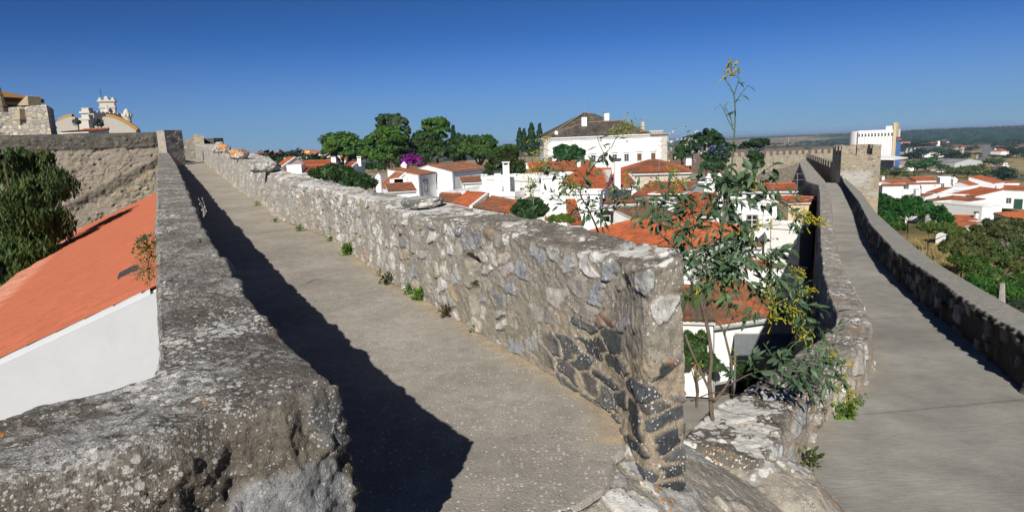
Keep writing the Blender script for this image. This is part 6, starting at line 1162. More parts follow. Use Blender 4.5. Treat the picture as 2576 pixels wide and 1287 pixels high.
T('low round stone pine at the right end of the garden trees', [(2240, 520, 195, 90, 140), (2350, 560, 100, 70, 139), (2150, 590, 130, 60, 137), (2280, 620, 120, 50, 137)], 9500, .42, (.05, .105, .02), tw=.5)
T('dark tree between the rounded pine and the low stone pine', [(2060, 480, 85, 70, 150), (1980, 560, 90, 90, 147), (2010, 640, 100, 50, 144)], 5500, .42, (.03, .062, .018), name='garden_tree', tw=.4)
T('shadowed undergrowth tree at the foot of the stone pines', [(1150, 740, 60, 40, 126), (1260, 740, 70, 60, 126), (1480, 600, 110, 100, 147), (1440, 700, 80, 50, 140), (1000, 640, 70, 50, 150)], 5500, .4, (.025, .06, .015), name='garden_tree', tw=.3)
T('long dark mass of garden trees closing the gaps behind the pines', [(1060, 620, 120, 70, 168), (1230, 590, 130, 90, 168), (1400, 560, 130, 110, 168), (1560, 520, 120, 110, 168), (1740, 560, 130, 100, 168), (1920, 560, 130, 100, 168), (2100, 590, 130, 80, 168), (2280, 610, 120, 60, 168)], 12000, .5, (.034, .075, .02), name='garden_tree', tw=.4)
T('single slim cypress among the garden trees', [(1980, 345, 12, 34, 170), (1981, 400, 17, 60, 170), (1982, 450, 19, 50, 170)], 2200, .35, (.018, .045, .016), name='cypress_tree', outward=.8, tw=.25)
b = T('purple bougainvillea in full flower below the garden trees', [(1570, 680, 105, 62, 122), (1500, 700, 60, 45, 122), (1640, 720, 50, 40, 121), (1570, 640, 70, 35, 123)], 5200, .3, (.23, .012, .24), name='bougainvillea', cat='flowering shrub', tw=.15)
V, F, C = leaf_cloud(np.array([KY(2, 1570, 690, 122), KY(2, 1400, 690, 126)]), np.array([[4.0, 3, 2.4], [3, 2, 1.5]]), 700, .3, (.05, .09, .02), 61); mesh_obj('foliage', V, F, MAT['leaf'], b, col=C)
T('large-leaved dark tree right of the long white house', [(2450, 720, 130, 110, 84), (2540, 640, 90, 80, 85), (2400, 810, 90, 70, 83), (2580, 760, 110, 110, 84), (2510, 830, 80, 50, 83)], 6500, .42, (.04, .062, .018), name='leafy_tree', aspect=2.6, tw=.3)
T('light green treetop behind the large-leaved dark tree', [(2540, 560, 90, 45, 130), (2440, 600, 80, 50, 128)], 2500, .4, (.05, .11, .02), name='leafy_tree')
T('dense oleander bush growing just behind the parapet', [(780, 810, 150, 75, 30), (680, 815, 110, 55, 31), (900, 830, 110, 70, 29), (1000, 870, 120, 75, 28), (1120, 910, 80, 60, 27), (620, 800, 70, 40, 32)], 14000, .13, (.035, .075, .022), name='oleander_bush', cat='bush', aspect=2.8, tw=.08)
for x, y0, y1, w, lab in ((78, 345, 560, 26, 'leftmost short cypress beside the mansion'), (122, 352, 585, 24, 'second cypress, just behind the leftmost one'), (195, 293, 610, 42, 'tallest cypress of the group of four'), (279, 298, 600, 28, 'cypress standing alone nearest the mansion wall')):
    H = y1 - y0; bl = [(x, y0 + H * f, w * q, H * h, 215) for f, q, h in ((.05, .2, .06), (.12, .38, .09), (.22, .62, .1), (.33, .8, .11), (.45, .95, .12), (.57, 1.0, .13), (.7, 1.0, .13), (.83, .95, .13), (.95, .8, .1))]; tree('cypress_tree', lab, 'tree', bl, 4200, .5, (.020, .05, .018), k=3, group='cypresses beside the mansion', outward=.85, shell=.25, clump=.55, tw=.3)
T('round dark green tree in front of the mansion facade', [(575, 590, 140, 70, 150), (500, 620, 85, 50, 149), (660, 620, 85, 55, 149), (590, 650, 120, 40, 148)], 7000, .5, (.02, .075, .02), name='round_tree', k=3, aspect=2.2)
T('tall dark tree right of the mansion', [(1980, 440, 120, 75, 155), (1900, 500, 90, 70, 153), (2060, 470, 70, 60, 155), (1960, 560, 130, 90, 150)], 8000, .5, (.022, .055, .018), name='dark_tree', k=3, tw=.4)
T('dark bushy tree beside the mansion quoins', [(1790, 490, 90, 70, 158), (1740, 540, 70, 60, 155), (1850, 570, 90, 70, 152)], 5000, .5, (.022, .052, .018), name='dark_tree', k=3, tw=.3)
b = T('elder bush spotted with white flower heads beside the mansion', [(1710, 570, 75, 60, 148), (1690, 630, 70, 45, 146), (1760, 640, 60, 40, 146)], 3800, .45, (.035, .085, .02), name='elder_bush', cat='bush', k=3)
V, F, C = leaf_cloud(np.array([KY(3, 1705, 575, 146.5), KY(3, 1720, 630, 144)]), np.array([[6.4, 5, 5.6], [6, 4, 4]]), 170, .55, (.6, .6, .55), 63, shell=.95, clump=.08, nc=60, aspect=1.1); mesh_obj('blossoms', V, F, MAT['petal'], b, col=C)
b = T('jacaranda-like tree with blue-violet flowers before the crenellated wall', [(2020, 640, 110, 70, 125), (2120, 640, 80, 90, 124), (2000, 720, 120, 60, 122), (2180, 560, 60, 70, 128)], 6000, .42, (.025, .065, .02), name='flowering_tree', k=3)
V, F, C = leaf_cloud(np.array([KY(3, 1980, 610, 122), KY(3, 2070, 590, 122), KY(3, 1890, 570, 130)]), np.array([[2.4, 2, 2.4], [2.4, 2, 2.4], [1.6, 1.6, 1.6]]), 75, .34, (.16, .15, .40), 64, nc=20, clump=.12); mesh_obj('blossoms', V, F, MAT['petal'], b, col=C)
T('dark tree rising behind the crenellated wall', [(2440, 505, 90, 50, 170), (2520, 500, 80, 45, 172), (2340, 530, 50, 40, 170)], 4500, .5, (.022, .05, .018), name='dark_tree', k=3)
T('small tree growing against the crenellated wall', [(2440, 640, 75, 70, 128), (2420, 720, 80, 60, 126), (2480, 700, 50, 60, 126)], 3600, .45, (.03, .07, .02), name='small_tree', k=3)
T('grey-green round olive tree behind the gate pillars', [(2220, 900, 150, 70, 68), (2140, 930, 80, 50, 67), (2300, 930, 90, 55, 67)], 8000, .22, (.055, .07, .04), name='olive_tree', k=3, aspect=2.6)
T('small dense dark green tree just behind the parapet', [(170, 140, 140, 80, 44), (90, 180, 90, 60, 43), (260, 180, 90, 70, 43), (170, 220, 150, 50, 42)], 9000, .17, (.03, .068, .02), name='small_tree', k=7, aspect=2.4, tw=.12)
T('yellow-green bush right of the small dark tree', [(500, 260, 100, 45, 38), (430, 280, 70, 35, 38), (570, 290, 60, 30, 37)], 4200, .13, (.10, .14, .02), name='round_bush', cat='bush', k=7, tw=.06)
# dark weeping tree at the left edge
T('dark weeping pepper tree in front of the bastion', [(40, 430, 62, 55, 30), (105, 470, 70, 65, 30), (20, 540, 85, 80, 28), (95, 560, 75, 70, 29), (130, 470, 28, 50, 30), (50, 620, 80, 50, 28), (68, 400, 26, 26, 30), (122, 400, 18, 30, 30.5), (8, 400, 34, 30, 29), (5, 690, 60, 60, 26), (70, 640, 60, 50, 28)], 34000, .075, (.055, .088, .018), name='pepper_tree', k=0, zb=-10, aspect=4.0, droop=.28, clump=.36, shell=.3, tw=.25) if CROPS.setdefault(0, (0, 1.0, 0)) else 0
# bushes below the right parapet
for i, (bl, n, s, c, nm, lab) in enumerate((
    ([(1190, 110, 100, 80, 105), (1160, 60, 60, 50, 108), (1250, 160, 90, 90, 100), (1180, 230, 80, 80, 96), (1130, 170, 60, 90, 100)], 9000, .5, (.022, .085, .018), 'fig_tree', 'deep green fig tree right under the square tower'),
    ([(1420, 110, 130, 80, 98), (1330, 150, 90, 70, 96), (1530, 170, 120, 80, 94), (1640, 190, 110, 70, 94), (1450, 210, 110, 50, 92), (1740, 240, 90, 60, 92), (1800, 280, 70, 40, 90)], 13000, .5, (.024, .095, .016), 'fig_tree', 'wide deep green fig tree before the big white building'),
    ([(1240, 300, 90, 60, 84), (1310, 350, 70, 40, 80), (1190, 310, 60, 70, 86)], 4500, .4, (.035, .10, .02), 'leafy_bush', 'leafy bush below the fig trees next to the parapet'),
    ([(1620, 350, 120, 60, 78), (1760, 360, 120, 60, 78), (1880, 400, 110, 70, 74)], 7000, .3, (.075, .12, .022), 'shrub', 'light green shrub in front of the flat orange shed'),
    ([(2330, 330, 180, 70, 62), (2220, 390, 150, 80, 60), (2450, 400, 160, 90, 60), (2540, 340, 120, 70, 62), (2350, 460, 170, 80, 58)], 16000, .26, (.070, .085, .028), 'almond_tree', 'airy brown-green almond tree at the right edge'),
    ([(2050, 480, 160, 80, 54), (1900, 500, 130, 80, 54), (2180, 540, 150, 90, 50), (2020, 600, 170, 90, 48), (1800, 560, 120, 70, 52)], 16000, .22, (.075, .092, .025), 'almond_tree', 'airy yellowish-green tree left of the brown-green one'),
    ([(2400, 620, 170, 90, 44), (2530, 560, 110, 90, 46), (2250, 680, 150, 80, 42), (2480, 720, 160, 80, 40)], 13000, .2, (.062, .09, .025), 'almond_tree', 'low brown-green tree crown below the almond trees'),
    ([(1950, 700, 120, 70, 40), (2080, 740, 130, 70, 38), (2230, 810, 130, 70, 36)], 9000, .18, (.055, .11, .022), 'leafy_bush', 'green bush on the slope beside the parapet'),
    ([(2150, 900, 140, 60, 30), (2280, 960, 140, 60, 28), (2050, 870, 80, 50, 32), (2400, 1000, 120, 60, 26)], 9000, .15, (.04, .12, .02), 'ivy_bush', 'bright green creeper bush around the wooden post'),
    ([(2480, 900, 120, 90, 30), (2560, 1000, 90, 90, 28), (2500, 1120, 110, 80, 22)], 8000, .15, (.045, .10, .02), 'leafy_bush', 'leafy bush at the right edge behind the iron railing'))):
    tree(nm, lab, 'tree' if 'tree' in nm else 'bush', bl, n, s, c, k=8, tw=.12, clump=.26, aspect=1.8, shell=.35)
# mid-distance trees on the plain (crop 15: x, base y, radius, colour, shape)
def tree_proto(name, seed, col, n=420, flat=.75, size=.13, trunk=.22):
    r = empty(name, (0, 0, 0)); g = np.random.RandomState(seed); k = 6; cs = np.column_stack([g.normal(0, .28, k), g.normal(0, .28, k), .62 + g.normal(0, .1, k)]); rs_ = np.column_stack([.34 + .1 * g.rand(k)] * 2 + [(.26 + .08 * g.rand(k)) * flat])
    V, F, C = leaf_cloud(cs, rs_, n, size, col, seed, clump=.42); mesh_obj('crown', V, F, MAT['leaf'], r, col=C); m = MB(); m.tube([[0, 0, -.15], [.02, 0, .3], [0, .02, .6]], [.05, .04, .02], 6, (.12, .09, .06)); m.build('trunk', MAT['bark'], r); return r
PR = {'olive': [tree_proto('olive_tree', 11 + i, c) for i, c in enumerate(((.050, .068, .034), (.040, .060, .028), (.060, .076, .040)))], 'green': [tree_proto('round_tree', 31, (.035, .105, .018), 800, .85, .1), tree_proto('round_tree', 32, (.05, .10, .022), 800, .9, .1)], 'dark': [tree_proto('dark_tree', 41, (.018, .042, .016), 700, 1.05, .11)], 'yel': [tree_proto('acacia_tree', 51, (.085, .115, .022), 800, .8, .1)]}
used = set()
def place(kind, p, s, i, label, group=None, cat='tree', sz=1.0):
    pr = PR[kind][i % len(PR[kind])]; g = np.random.RandomState(i * 13 + 5); sc = (s * (.9 + .2 * g.rand()), s * (.9 + .2 * g.rand()), s * sz)
    if id(pr) not in used: used.add(id(pr)); o = pr; o.location = [float(t) for t in p]; o.rotation_euler = (0, 0, g.rand() * 6); o.scale = sc
    else: o = dup(pr, p, g.rand() * 6, sc)
    o['label'] = label; o['category'] = cat
    if group: o['group'] = group
    return o
SPEC = [('green', 985, 965, 150, 'big round bright tree over the car park'), ('green', 1215, 968, 80, 'smaller round tree over the car park, beside a lamp pole'), ('green', 850, 968, 110, 'broad low bright tree left of the car park'), ('yel', 545, 985, 70, 'bushy tree standing before the grey warehouse'), ('dark', 490, 1070, 90, 'dark shrubby tree near the square tower'), ('yel', 350, 1075, 120, 'wide low green thicket near the square tower'), ('yel', 715, 1080, 75, 'yellowish bush beside the dark utility pole'), ('yel', 1445, 1045, 110, 'leaning acacia with a bare trunk by the highway'), ('yel', 1665, 1060, 125, 'wide yellow-green acacia by the highway'), ('yel', 1790, 1000, 110, 'grey-green acacia behind the wide one'), ('green', 1945, 1065, 85, 'small clear-trunked tree by the highway'), ('green', 2130, 905, 100, 'bright green tree left of the white chapel'), ('dark', 2160, 1080, 120, 'dark broad tree behind the red roofs at right'), ('yel', 2290, 1080, 110, 'olive-green tree behind the red roofs at right'), ('dark', 2230, 1130, 120, 'shadowy bush behind the short red roof'), ('yel', 2410, 1100, 80, 'round bush near the empty billboard frame'), ('dark', 2450, 735, 85, 'tall dark tree right of the roadside house'), ('dark', 2560, 730, 90, 'dark tree cut by the right edge of the plain'), ('dark', 2290, 690, 75, 'dark round tree by the roadside house'), ('olive', 2170, 640, 55, 'olive tree behind the roadside house'), ('dark', 850, 655, 110, 'broad dark tree beyond the pointed white sheds'), ('dark', 1010, 650, 90, 'dark tree right of the one beyond the pointed sheds'), ('dark', 960, 740, 90, 'dark tree beside the white round-topped tank'), ('green', 1185, 740, 100, 'round tree right of the white tank'), ('olive', 1315, 745, 75, 'grey-green tree between the white tank and pylons'), ('olive', 1330, 810, 70, 'olive tree in front of the pylons'), ('dark', 1430, 815, 80, 'dark olive tree at the foot of the pylons'), ('dark', 1560, 830, 120, 'dark hedge-like tree under the pylons'), ('dark', 800, 800, 120, 'dark trees below the pointed white sheds'), ('dark', 640, 640, 80, 'dark tree beside the tall blue building'), ('dark', 650, 770, 60, 'small dark tree in front of the tall blue building'), ('olive', 2405, 520, 60, 'lone dark olive on the pale far field')]
for i, (kd, x, y, rpx, lab) in enumerate(SPEC):
    p = G(15, x, y); s = rpx * .1563 * p[1] / 1573 * 2.1; place(kd, p, s * .95, i, lab, sz=.8)
g = np.random.RandomState(77); cnt = 0
while cnt < 225:
    x, y = g.uniform(-60, 2600), g.uniform(455, 800)
    if x < 420: x = g.uniform(-3200, 200); y = g.uniform(500, 560) if x > -900 else g.uniform(540, 640)
    px, py = pc(15, x, y)
    if px < 1850: continue
    if x > 600 and y > 640 and g.rand() < .45: continue
    if 1850 < x < 2060 and y > 520: continue
    p = on_ground(px, py)
    if p[1] < 230 or p[1] > 3000: continue
    s = g.uniform(5, 9) * (1.0 if p[1] < 1100 else 1.3); place('olive' if g.rand() < .75 else 'dark', p, s, cnt, 'olive-green tree dotted over the dry fields beyond the town', 'olive trees dotted over the dry fields', sz=.75); cnt += 1
for i, (x, y, rpx) in enumerate(((-40, 395, 60), (60, 372, 60), (300, 400, 110), (420, 385, 80), (510, 405, 110), (640, 390, 60), (780, 390, 100), (860, 385, 80), (830, 345, 70), (1460, 420, 90), (1380, 330, 60), (1130, 300, 70), (600, 318, 60), (1560, 420, 80), (1640, 440, 70))):
    p = KY(17, x, y, 250 - (y - 300) * .6); p[2] = -13.5; s = rpx * .13 * p[1] / 1573 * 2.4; place('dark' if i % 2 else 'olive', p, max(s, KY(17, x, y - 40, p[1])[2] + 13.5), i + 900, 'dark treetop between the far white houses on the left', 'treetops between the far houses on the left')
def far_woods():
    g = np.random.RandomState(3); n = 8000; a = np.radians(g.uniform(-45, 45, n)); d = np.exp(g.uniform(math.log(2600), math.log(6500), n)); X, Y = d * np.sin(a), d * np.cos(a); k = fbm(np.stack([X / 500, Y / 350], -1), 3, 88) > -.05; X, Y, d = X[k], Y[k], d[k]; Z = ground_z(X, Y); V, C = [], []
    for j in range(3):
        s = g.uniform(3.5, 6, len(X)) * (1 + d / 7000); o = g.normal(0, 3, (len(X), 2)); c = np.stack([X + o[:, 0], Y + o[:, 1], Z + s * .45], -1); t = g.uniform(0, 6.28, len(X)); u = np.stack([np.cos(t), np.sin(t), 0 * t], -1) * s[:, None]; w = np.stack([0 * t, 0 * t, s * .55], -1); V.append(np.stack([c - u, c - w, c + u, c + w], 1)); C.append(np.repeat(np.array([[.035, .052, .026]]) * g.uniform(.6, 1.3, (len(X), 1)), 4, 0))
    V = np.concatenate(V).reshape(-1, 3); o = mesh_obj('far_woodland', V, np.arange(len(V)).reshape(-1, 4), MAT['leaf'], col=np.vstack(C)); tag(o, 'far-off olive groves and woodland covering the plain', 'woodland', kind='stuff')
far_woods()
# dry grass on the slope right of the parapet
def dry_grass():
    g = np.random.RandomState(8); n = 26000; u = g.rand(n); px = 1931.2 + .25 * g.uniform(1200, 2300, n); py = 482.8 + .25 * (330 + (px - 1931.2 - 300) * 1.9 + g.normal(0, 90, n)); Y = np.zeros(n); P = []
    YY = np.geomspace(8, 140, 220); D = np.array([ray(x, y) for x, y in zip(px, py)])
    for q in range(0, n, 2000):
        dd = D[q:q + 2000]; v = dd[:, 2:3] * YY - ground_z(dd[:, :1] * YY, YY[None, :] + 0 * dd[:, :1]); i = np.argmax(v <= 0, 1); P.append(dd * YY[i][:, None])
    P = np.vstack(P); k = (P[:, 1] > 12) & (P[:, 1] < 120); P = P[k]; n = len(P); h = g.uniform(.3, 1.1, n); t = g.uniform(0, 6.28, n); w = np.stack([np.cos(t), np.sin(t), 0 * t], -1) * .03 * (1 + P[:, 1:2] / 40); lean = np.stack([g.normal(0, .25, n), g.normal(0, .25, n), np.ones(n)], -1) * h[:, None]; P[:, 2] = ground_z(P[:, 0], P[:, 1]) - .05
    V = np.stack([P - w, P + w, P + lean], 1).reshape(-1, 3); col = np.where(g.rand(n, 1) < .75, np.array([[.40, .30, .14]]), np.array([[.12, .14, .04]])) * g.uniform(.7, 1.2, (n, 1)); o = mesh_obj('dry_grass', V, np.arange(len(V)).reshape(-1, 3), MAT['leaf'], col=np.repeat(col, 3, 0)); tag(o, 'dry yellow grass on the slope beside the right parapet', 'grass', kind='stuff')
dry_grass()
for i, (r, p, s) in enumerate(POTS):
    V, F, C = leaf_cloud(np.array([p + [0, 0, s * .7]]), np.array([[s * 1.3, s * 1.3, s]]), 260, .08, (.05, .10, .02), 300 + i); mesh_obj('foliage', V, F, MAT['leaf'], r, col=C)
T('leafy potted shrub with a pink bloom in the yard', [(735, 1080, 70, 55, 27.2), (800, 1110, 50, 40, 27)], 1500, .13, (.035, .075, .02), name='yard_shrub', cat='shrub', k=9, zb=-12.2, tw=.05)
T('leafy climbing shrub on the white yard wall beside the stems', [(390, 960, 75, 75, 26.8), (470, 1020, 80, 55, 26.4), (320, 1010, 60, 75, 26.6), (420, 860, 45, 70, 27.0), (340, 880, 55, 75, 26.9), (540, 1060, 60, 38, 26.3)], 6500, .11, (.04, .085, .02), name='yard_shrub', shell=.15, clump=.4, cat='shrub', k=9, zb=-12.2, tw=.06)
# ---------------------------------------------------------------- tree tobacco and wall weeds
pr = np.random.RandomState(21)
def leaf_shape(P, d, n, L, W, fold=.25, curl=.25):
    """one pointed oval leaf: returns verts/faces; d = direction, n = face normal"""
    d = d / np.linalg.norm(d); s = np.cross(d, n); s /= np.linalg.norm(s) + 1e-9; n = np.cross(s, d); t = np.array([0, .18, .42, .68, .88, 1.0]); w = np.array([.06, .72, 1.0, .72, .32, .02]) * W / 2; V = []
    for ti, wi in zip(t, w):
        c = P + d * L * ti - n * curl * L * ti * ti; V += [c - s * wi + n * wi * fold, c, c + s * wi + n * wi * fold]
    F = []
    for i in range(5): F += [(3 * i, 3 * i + 3, 3 * i + 4, 3 * i + 1), (3 * i + 1, 3 * i + 4, 3 * i + 5, 3 * i + 2)]
    return V, F
class Plant:
    def __init__(s): s.st = MB(); s.lv = MB(); s.fl = MB(); s.bd = MB()
    def stem(s, pts, r0, r1, col): s.st.tube(catm(pts), np.linspace(r0, r1, len(catm(pts))), 6, col)
    def leaf(s, P, d, L, W, col): n = pr.normal(size=3) * .6 + [0, -.5, .8]; V, F = leaf_shape(np.asarray(P), np.asarray(d), n, L * 1.0, W * .84, pr.uniform(.1, .45), pr.uniform(.05, .5)); s.lv.add(V, F, np.asarray(col) * pr.uniform(.7, 1.3))
    def flower(s, P, d, L=.042):
        d = np.asarray(d) / np.linalg.norm(d); P = np.asarray(P); y = np.array([.62, .47, .02]) * pr.uniform(.8, 1.1); s.fl.tube([P, P + d * L * .35, P + d * L * .86, P + d * L], [.0022, .0028, .0036, .0062], 6, y)
        s.bd.tube([P - d * .010, P + d * .006], [.003, .0035], 5, (.20, .26, .05))
    def bud(s, P): s.bd.lathe(P, [(.002, -.008), (.0075, -.003), (.0085, .003), (.005, .009), (.001, .012)], 6, np.array([.22, .27, .05]) * pr.uniform(.7, 1.2))
    def cluster(s, P, d, n, r, open_=.5, L=.042):
        P = np.asarray(P, float); d = np.asarray(d, float) / np.linalg.norm(d)
        for i in range(int(n * .65)):
            v = d * .7 + pr.normal(size=3) * .65; v /= np.linalg.norm(v); q = P + d * pr.uniform(-1, 1) * r * 1.2 + pr.normal(size=3) * r * .45; s.st.tube([P + d * pr.uniform(-.6, .6) * r, q], .0012, 4, (.12, .16, .05))
            if pr.rand() < open_: s.flower(q, v + [0, 0, -.1], L * pr.uniform(.8, 1.15))
            else: s.bud(q)
def catm(pts, n=6):
    P = np.asarray(pts, float); P = np.vstack([2 * P[0] - P[1], P, 2 * P[-1] - P[-2]]); out = []
    for i in range(1, len(P) - 2):
        for t in np.linspace(0, 1, n, endpoint=False):
            a, b, c, d = P[i - 1:i + 3]; out.append(.5 * (2 * b + (c - a) * t + (2 * a - 5 * b + 4 * c - d) * t * t + (3 * b - a - 3 * c + d) * t ** 3))
    out.append(P[-2]); return np.array(out)
GL = np.array([.066, .118, .058]); GL2 = np.array([.075, .135, .045]); BK = (.13, .105, .075); GS = (.085, .13, .065)
def shrub():
    p = Plant(); Y0 = 4.55
    def K9(x, y, Y=Y0): return KY(9, x, y, Y)
    def K11(x, y, Y=Y0): return KY(11, x, y, Y)
    def K3(x, y, Y=6.0): return KY(3, x, y, Y)
    trunk = [K9(520, 1400, 4.5) + [0, 0, -.25], K9(480, 1180, 4.5), K9(492, 1000, 4.52), K9(468, 800), K9(430, 640), K9(415, 560)]; p.stem(trunk, .017, .012, BK)
    p.stem([K9(500, 1300, 4.5), K9(600, 1180, 4.5), K9(632, 1060, 4.5), K9(600, 900, 4.52), K9(560, 780), K9(440, 640)], .012, .007, BK); p.stem([K9(310, 830, 4.6), K9(360, 960, 4.55), K9(440, 1130, 4.5), K9(480, 1220, 4.5)], .010, .009, BK); p.stem([K9(580, 830, 4.5), K9(640, 720, 4.5), K9(700, 660, 4.5)], .006, .003, BK)
    br = {}
    br['main'] = [K9(415, 560), K9(480, 520), K9(520, 380), K9(560, 150), K11(415, 1060), K11(440, 880), K11(450, 760), K11(462, 620), K11(472, 450), K11(470, 350), K11(462, 280), K11(430, 215), K11(402, 180)]
    p.stem(br['main'], .0095, .0028, GS)
    br['topr'] = [K11(464, 290), K11(485, 220), K11(500, 175), K11(470, 150), K11(445, 130)]; br['rt'] = [K11(474, 340), K11(500, 295), K11(540, 245), K11(565, 215)]; br['lt'] = [K11(458, 520), K11(430, 470), K11(395, 390), K11(365, 345)]; br['lt2'] = [K11(455, 500), K11(440, 440), K11(415, 390), K11(400, 350)]
    for k in ('topr', 'rt', 'lt', 'lt2'): p.stem(br[k], .004, .0018, GS)
    br['left'] = [K9(415, 560), K9(330, 430), K9(250, 250), K9(120, 90), KY(3, 1700, 1160, 5.0), KY(3, 1500, 1080, 5.2), KY(3, 1330, 1050, 5.4), KY(3, 1100, 1060, 5.7), K3(900, 1160), K3(740, 1180), K3(560, 1100), K3(420, 1060), K3(330, 1050)]; p.stem(br['left'], .009, .003, (.11, .10, .07))
    br['l2'] = [KY(7, 860, 380, 6.2), K3(770, 1170), K3(720, 1080), K3(690, 1010), K3(720, 880), K3(850, 690), K3(930, 610), K3(1000, 540)]; p.stem([KY(7, 900, 560, 6.2)] + br['l2'], .010, .003, (.075, .07, .05))
    br['l3'] = [K3(690, 1010), K3(620, 900), K3(540, 800), K3(500, 720), K3(440, 610), K3(380, 520), K3(310, 470)]; br['l4'] = [K3(620, 900), K3(500, 840), K3(380, 800), K3(270, 850), K3(190, 940)]; br['l5'] = [K3(930, 610), K3(890, 530), K3(860, 450), K3(870, 400)]; br['l6'] = [K3(1000, 540), K3(1050, 440), K3(1100, 370), K3(1150, 340)]; br['l7'] = [KY(3, 1200, 1220, 5.6), KY(3, 1110, 1060, 5.6), KY(3, 1050, 950, 5.6), KY(3, 960, 840, 5.7), KY(3, 880, 800, 5.8)]
    for k in ('l3', 'l4', 'l5', 'l6', 'l7'): p.stem(br[k], .005, .0015, GS if k != 'l7' else BK)
    br['r1'] = [K9(440, 600), K9(520, 470), K9(620, 330), K9(700, 250), K9(800, 290), K9(880, 330), K9(990, 420)]; br['r2'] = [K9(500, 520), K9(620, 400), K9(760, 320), K9(850, 350), K9(950, 440), K9(1040, 570), K9(1110, 660), K9(1140, 740)]; br['r3'] = [K9(700, 250), K9(620, 300), K9(660, 390), K9(720, 450), K9(800, 560), K9(840, 640)]
    br['r4'] = [K11(430, 1080), K11(530, 930), K11(620, 850), K11(700, 790), K11(755, 760)]; br['r5'] = [K11(440, 1020), K11(560, 1000), K11(700, 1010), K11(820, 1080), K11(900, 1130)]; br['l8'] = [K11(440, 900), K11(400, 930), K11(330, 1020), K11(240, 1100), K11(130, 1160)]; br['l9'] = [K9(470, 420), K9(400, 300), K9(330, 180), K9(270, 60)]
    br['low'] = [K9(600, 1190, 4.45), K9(700, 1130, 4.4), K9(800, 1090, 4.38), K9(900, 1080, 4.4), K9(1020, 1085, 4.45), K9(1150, 1080, 4.5), K9(1290, 1120, 4.6), K9(1400, 1150, 4.75)]; br['low2'] = [K9(860, 1060, 4.4), K9(980, 1000, 4.45), K9(1060, 900, 4.5), K9(1150, 860, 4.55)]; br['low3'] = [K9(940, 1040, 4.4), K9(900, 960, 4.4), K9(850, 890, 4.4)]; br['low4'] = [K9(1150, 920, 4.5), K9(1280, 950, 4.6), K9(1370, 990, 4.7)]
    br['dead'] = [K9(350, 1290, 4.35), K9(520, 1230, 4.2), K9(700, 1260, 4.05), K9(900, 1300, 3.95), K10(1070, 775, 3.95)]; br['dead2'] = [K10(850, 640, 4.05), K10(900, 720, 3.95), K10(960, 780, 3.9), K10(1005, 835, 3.9)]
    for k in ('r1', 'r2', 'r3', 'r4', 'r5', 'l8', 'l9', 'low', 'low2', 'low3', 'low4'): p.stem(br[k], .0055, .002, GS if k[0] in 'lr' and k not in ('low',) else (.10, .09, .06))
    for k in ('dead', 'dead2'): p.stem(br[k], .005, .0012, (.12, .075, .05))
    # twigs with leaves
    def leaves(key, every, L, a0=.12, a1=1.0, spread=.9, col=GL, twig=.0, ntw=0):
        C = catm(br[key], 10); seg = np.linalg.norm(np.diff(C, axis=0), axis=1); s = np.concatenate([[0], np.cumsum(seg)]); tot = s[-1]; x = tot * a0; k = 0
        while x < tot * a1:
            P = np.array([np.interp(x, s, C[:, i]) for i in range(3)]); Q = np.array([np.interp(min(x + .02, tot), s, C[:, i]) for i in range(3)]); t = Q - P; t /= np.linalg.norm(t) + 1e-9; side = pr.normal(size=3); side -= t * (side @ t); side /= np.linalg.norm(side); d = t * .5 + side * spread + [0, 0, -.25]; d /= np.linalg.norm(d); pet = P + d * L * .3; p.st.tube([P, pet], .0014, 4, GS); l = L * pr.uniform(.65, 1.25); p.leaf(pet, d + [0, 0, -.2], l, l * pr.uniform(.36, .52), col); x += every * pr.uniform(.6, 1.4)
        for j in range(ntw):
            x = tot * pr.uniform(a0, a1); P = np.array([np.interp(x, s, C[:, i]) for i in range(3)]); d = pr.normal(size=3) * [1, .6, .8] + [0, 0, .25]; d /= np.linalg.norm(d); tl = twig * pr.uniform(.6, 1.4); E = P + d * tl; M = P + d * tl * .5 + [0, 0, .03]; p.st.tube([P, M, E], [.003, .002, .001], 5, GS)
            for q in range(pr.randint(6, 11)):
                w = pr.uniform(.2, 1.0); B = P + (E - P) * w; side = pr.normal(size=3); side -= d * (side @ d); side /= np.linalg.norm(side); e = d * .6 + side * .8 + [0, 0, -.2]; e /= np.linalg.norm(e); l = L * pr.uniform(.55, 1.2); p.leaf(B + e * l * .25, e, l, l * pr.uniform(.32, .5), col)
    leaves('main', .025, .08, .02, .55, ntw=30, twig=.26); leaves('main', .06, .055, .55, .72); leaves('main', .10, .045, .72, .98); leaves('topr', .045, .05); leaves('rt', .03, .055, .3); leaves('lt', .05, .055, .5); leaves('lt2', .05, .05, .3)
    leaves('left', .035, .08, .05, .95, ntw=32, twig=.24); leaves('l2', .05, .085, .3, 1.0, ntw=5, twig=.2); leaves('l3', .06, .08, .1, .7, ntw=7, twig=.18); leaves('l4', .08, .07); leaves('l5', .03, .1, .3); leaves('l6', .08, .09, .05, .6); leaves('l7', .12, .07, .2)
    for k, e, L, n in (('r1', .03, .085, 17), ('r2', .03, .09, 24), ('r3', .03, .085, 11), ('r4', .025, .10, 6), ('r5', .045, .09, 5), ('l8', .03, .09, 11), ('l9', .03, .085, 10), ('low', .035, .09, 18), ('low2', .06, .07, 1), ('low3', .035, .065, 1), ('low4', .05, .07, 1)): leaves(k, e, L, ntw=n, twig=.2)
    for x, y in ((390, 470), (430, 520), (520, 480), (570, 560), (480, 380), (560, 430), (620, 620), (660, 160), (600, 240), (350, 560), (500, 600)):
        for q in range(3): P = K9(x + pr.uniform(-25, 25), y + pr.uniform(-25, 25)); p.st.tube([P, P + [0, 0.05, .04]], .0015, 4, GS); l = pr.uniform(.09, .14); p.leaf(P, pr.normal(size=3) * [.7, .3, .5] + [0, 0, -.4], l, l * .5, GL2)
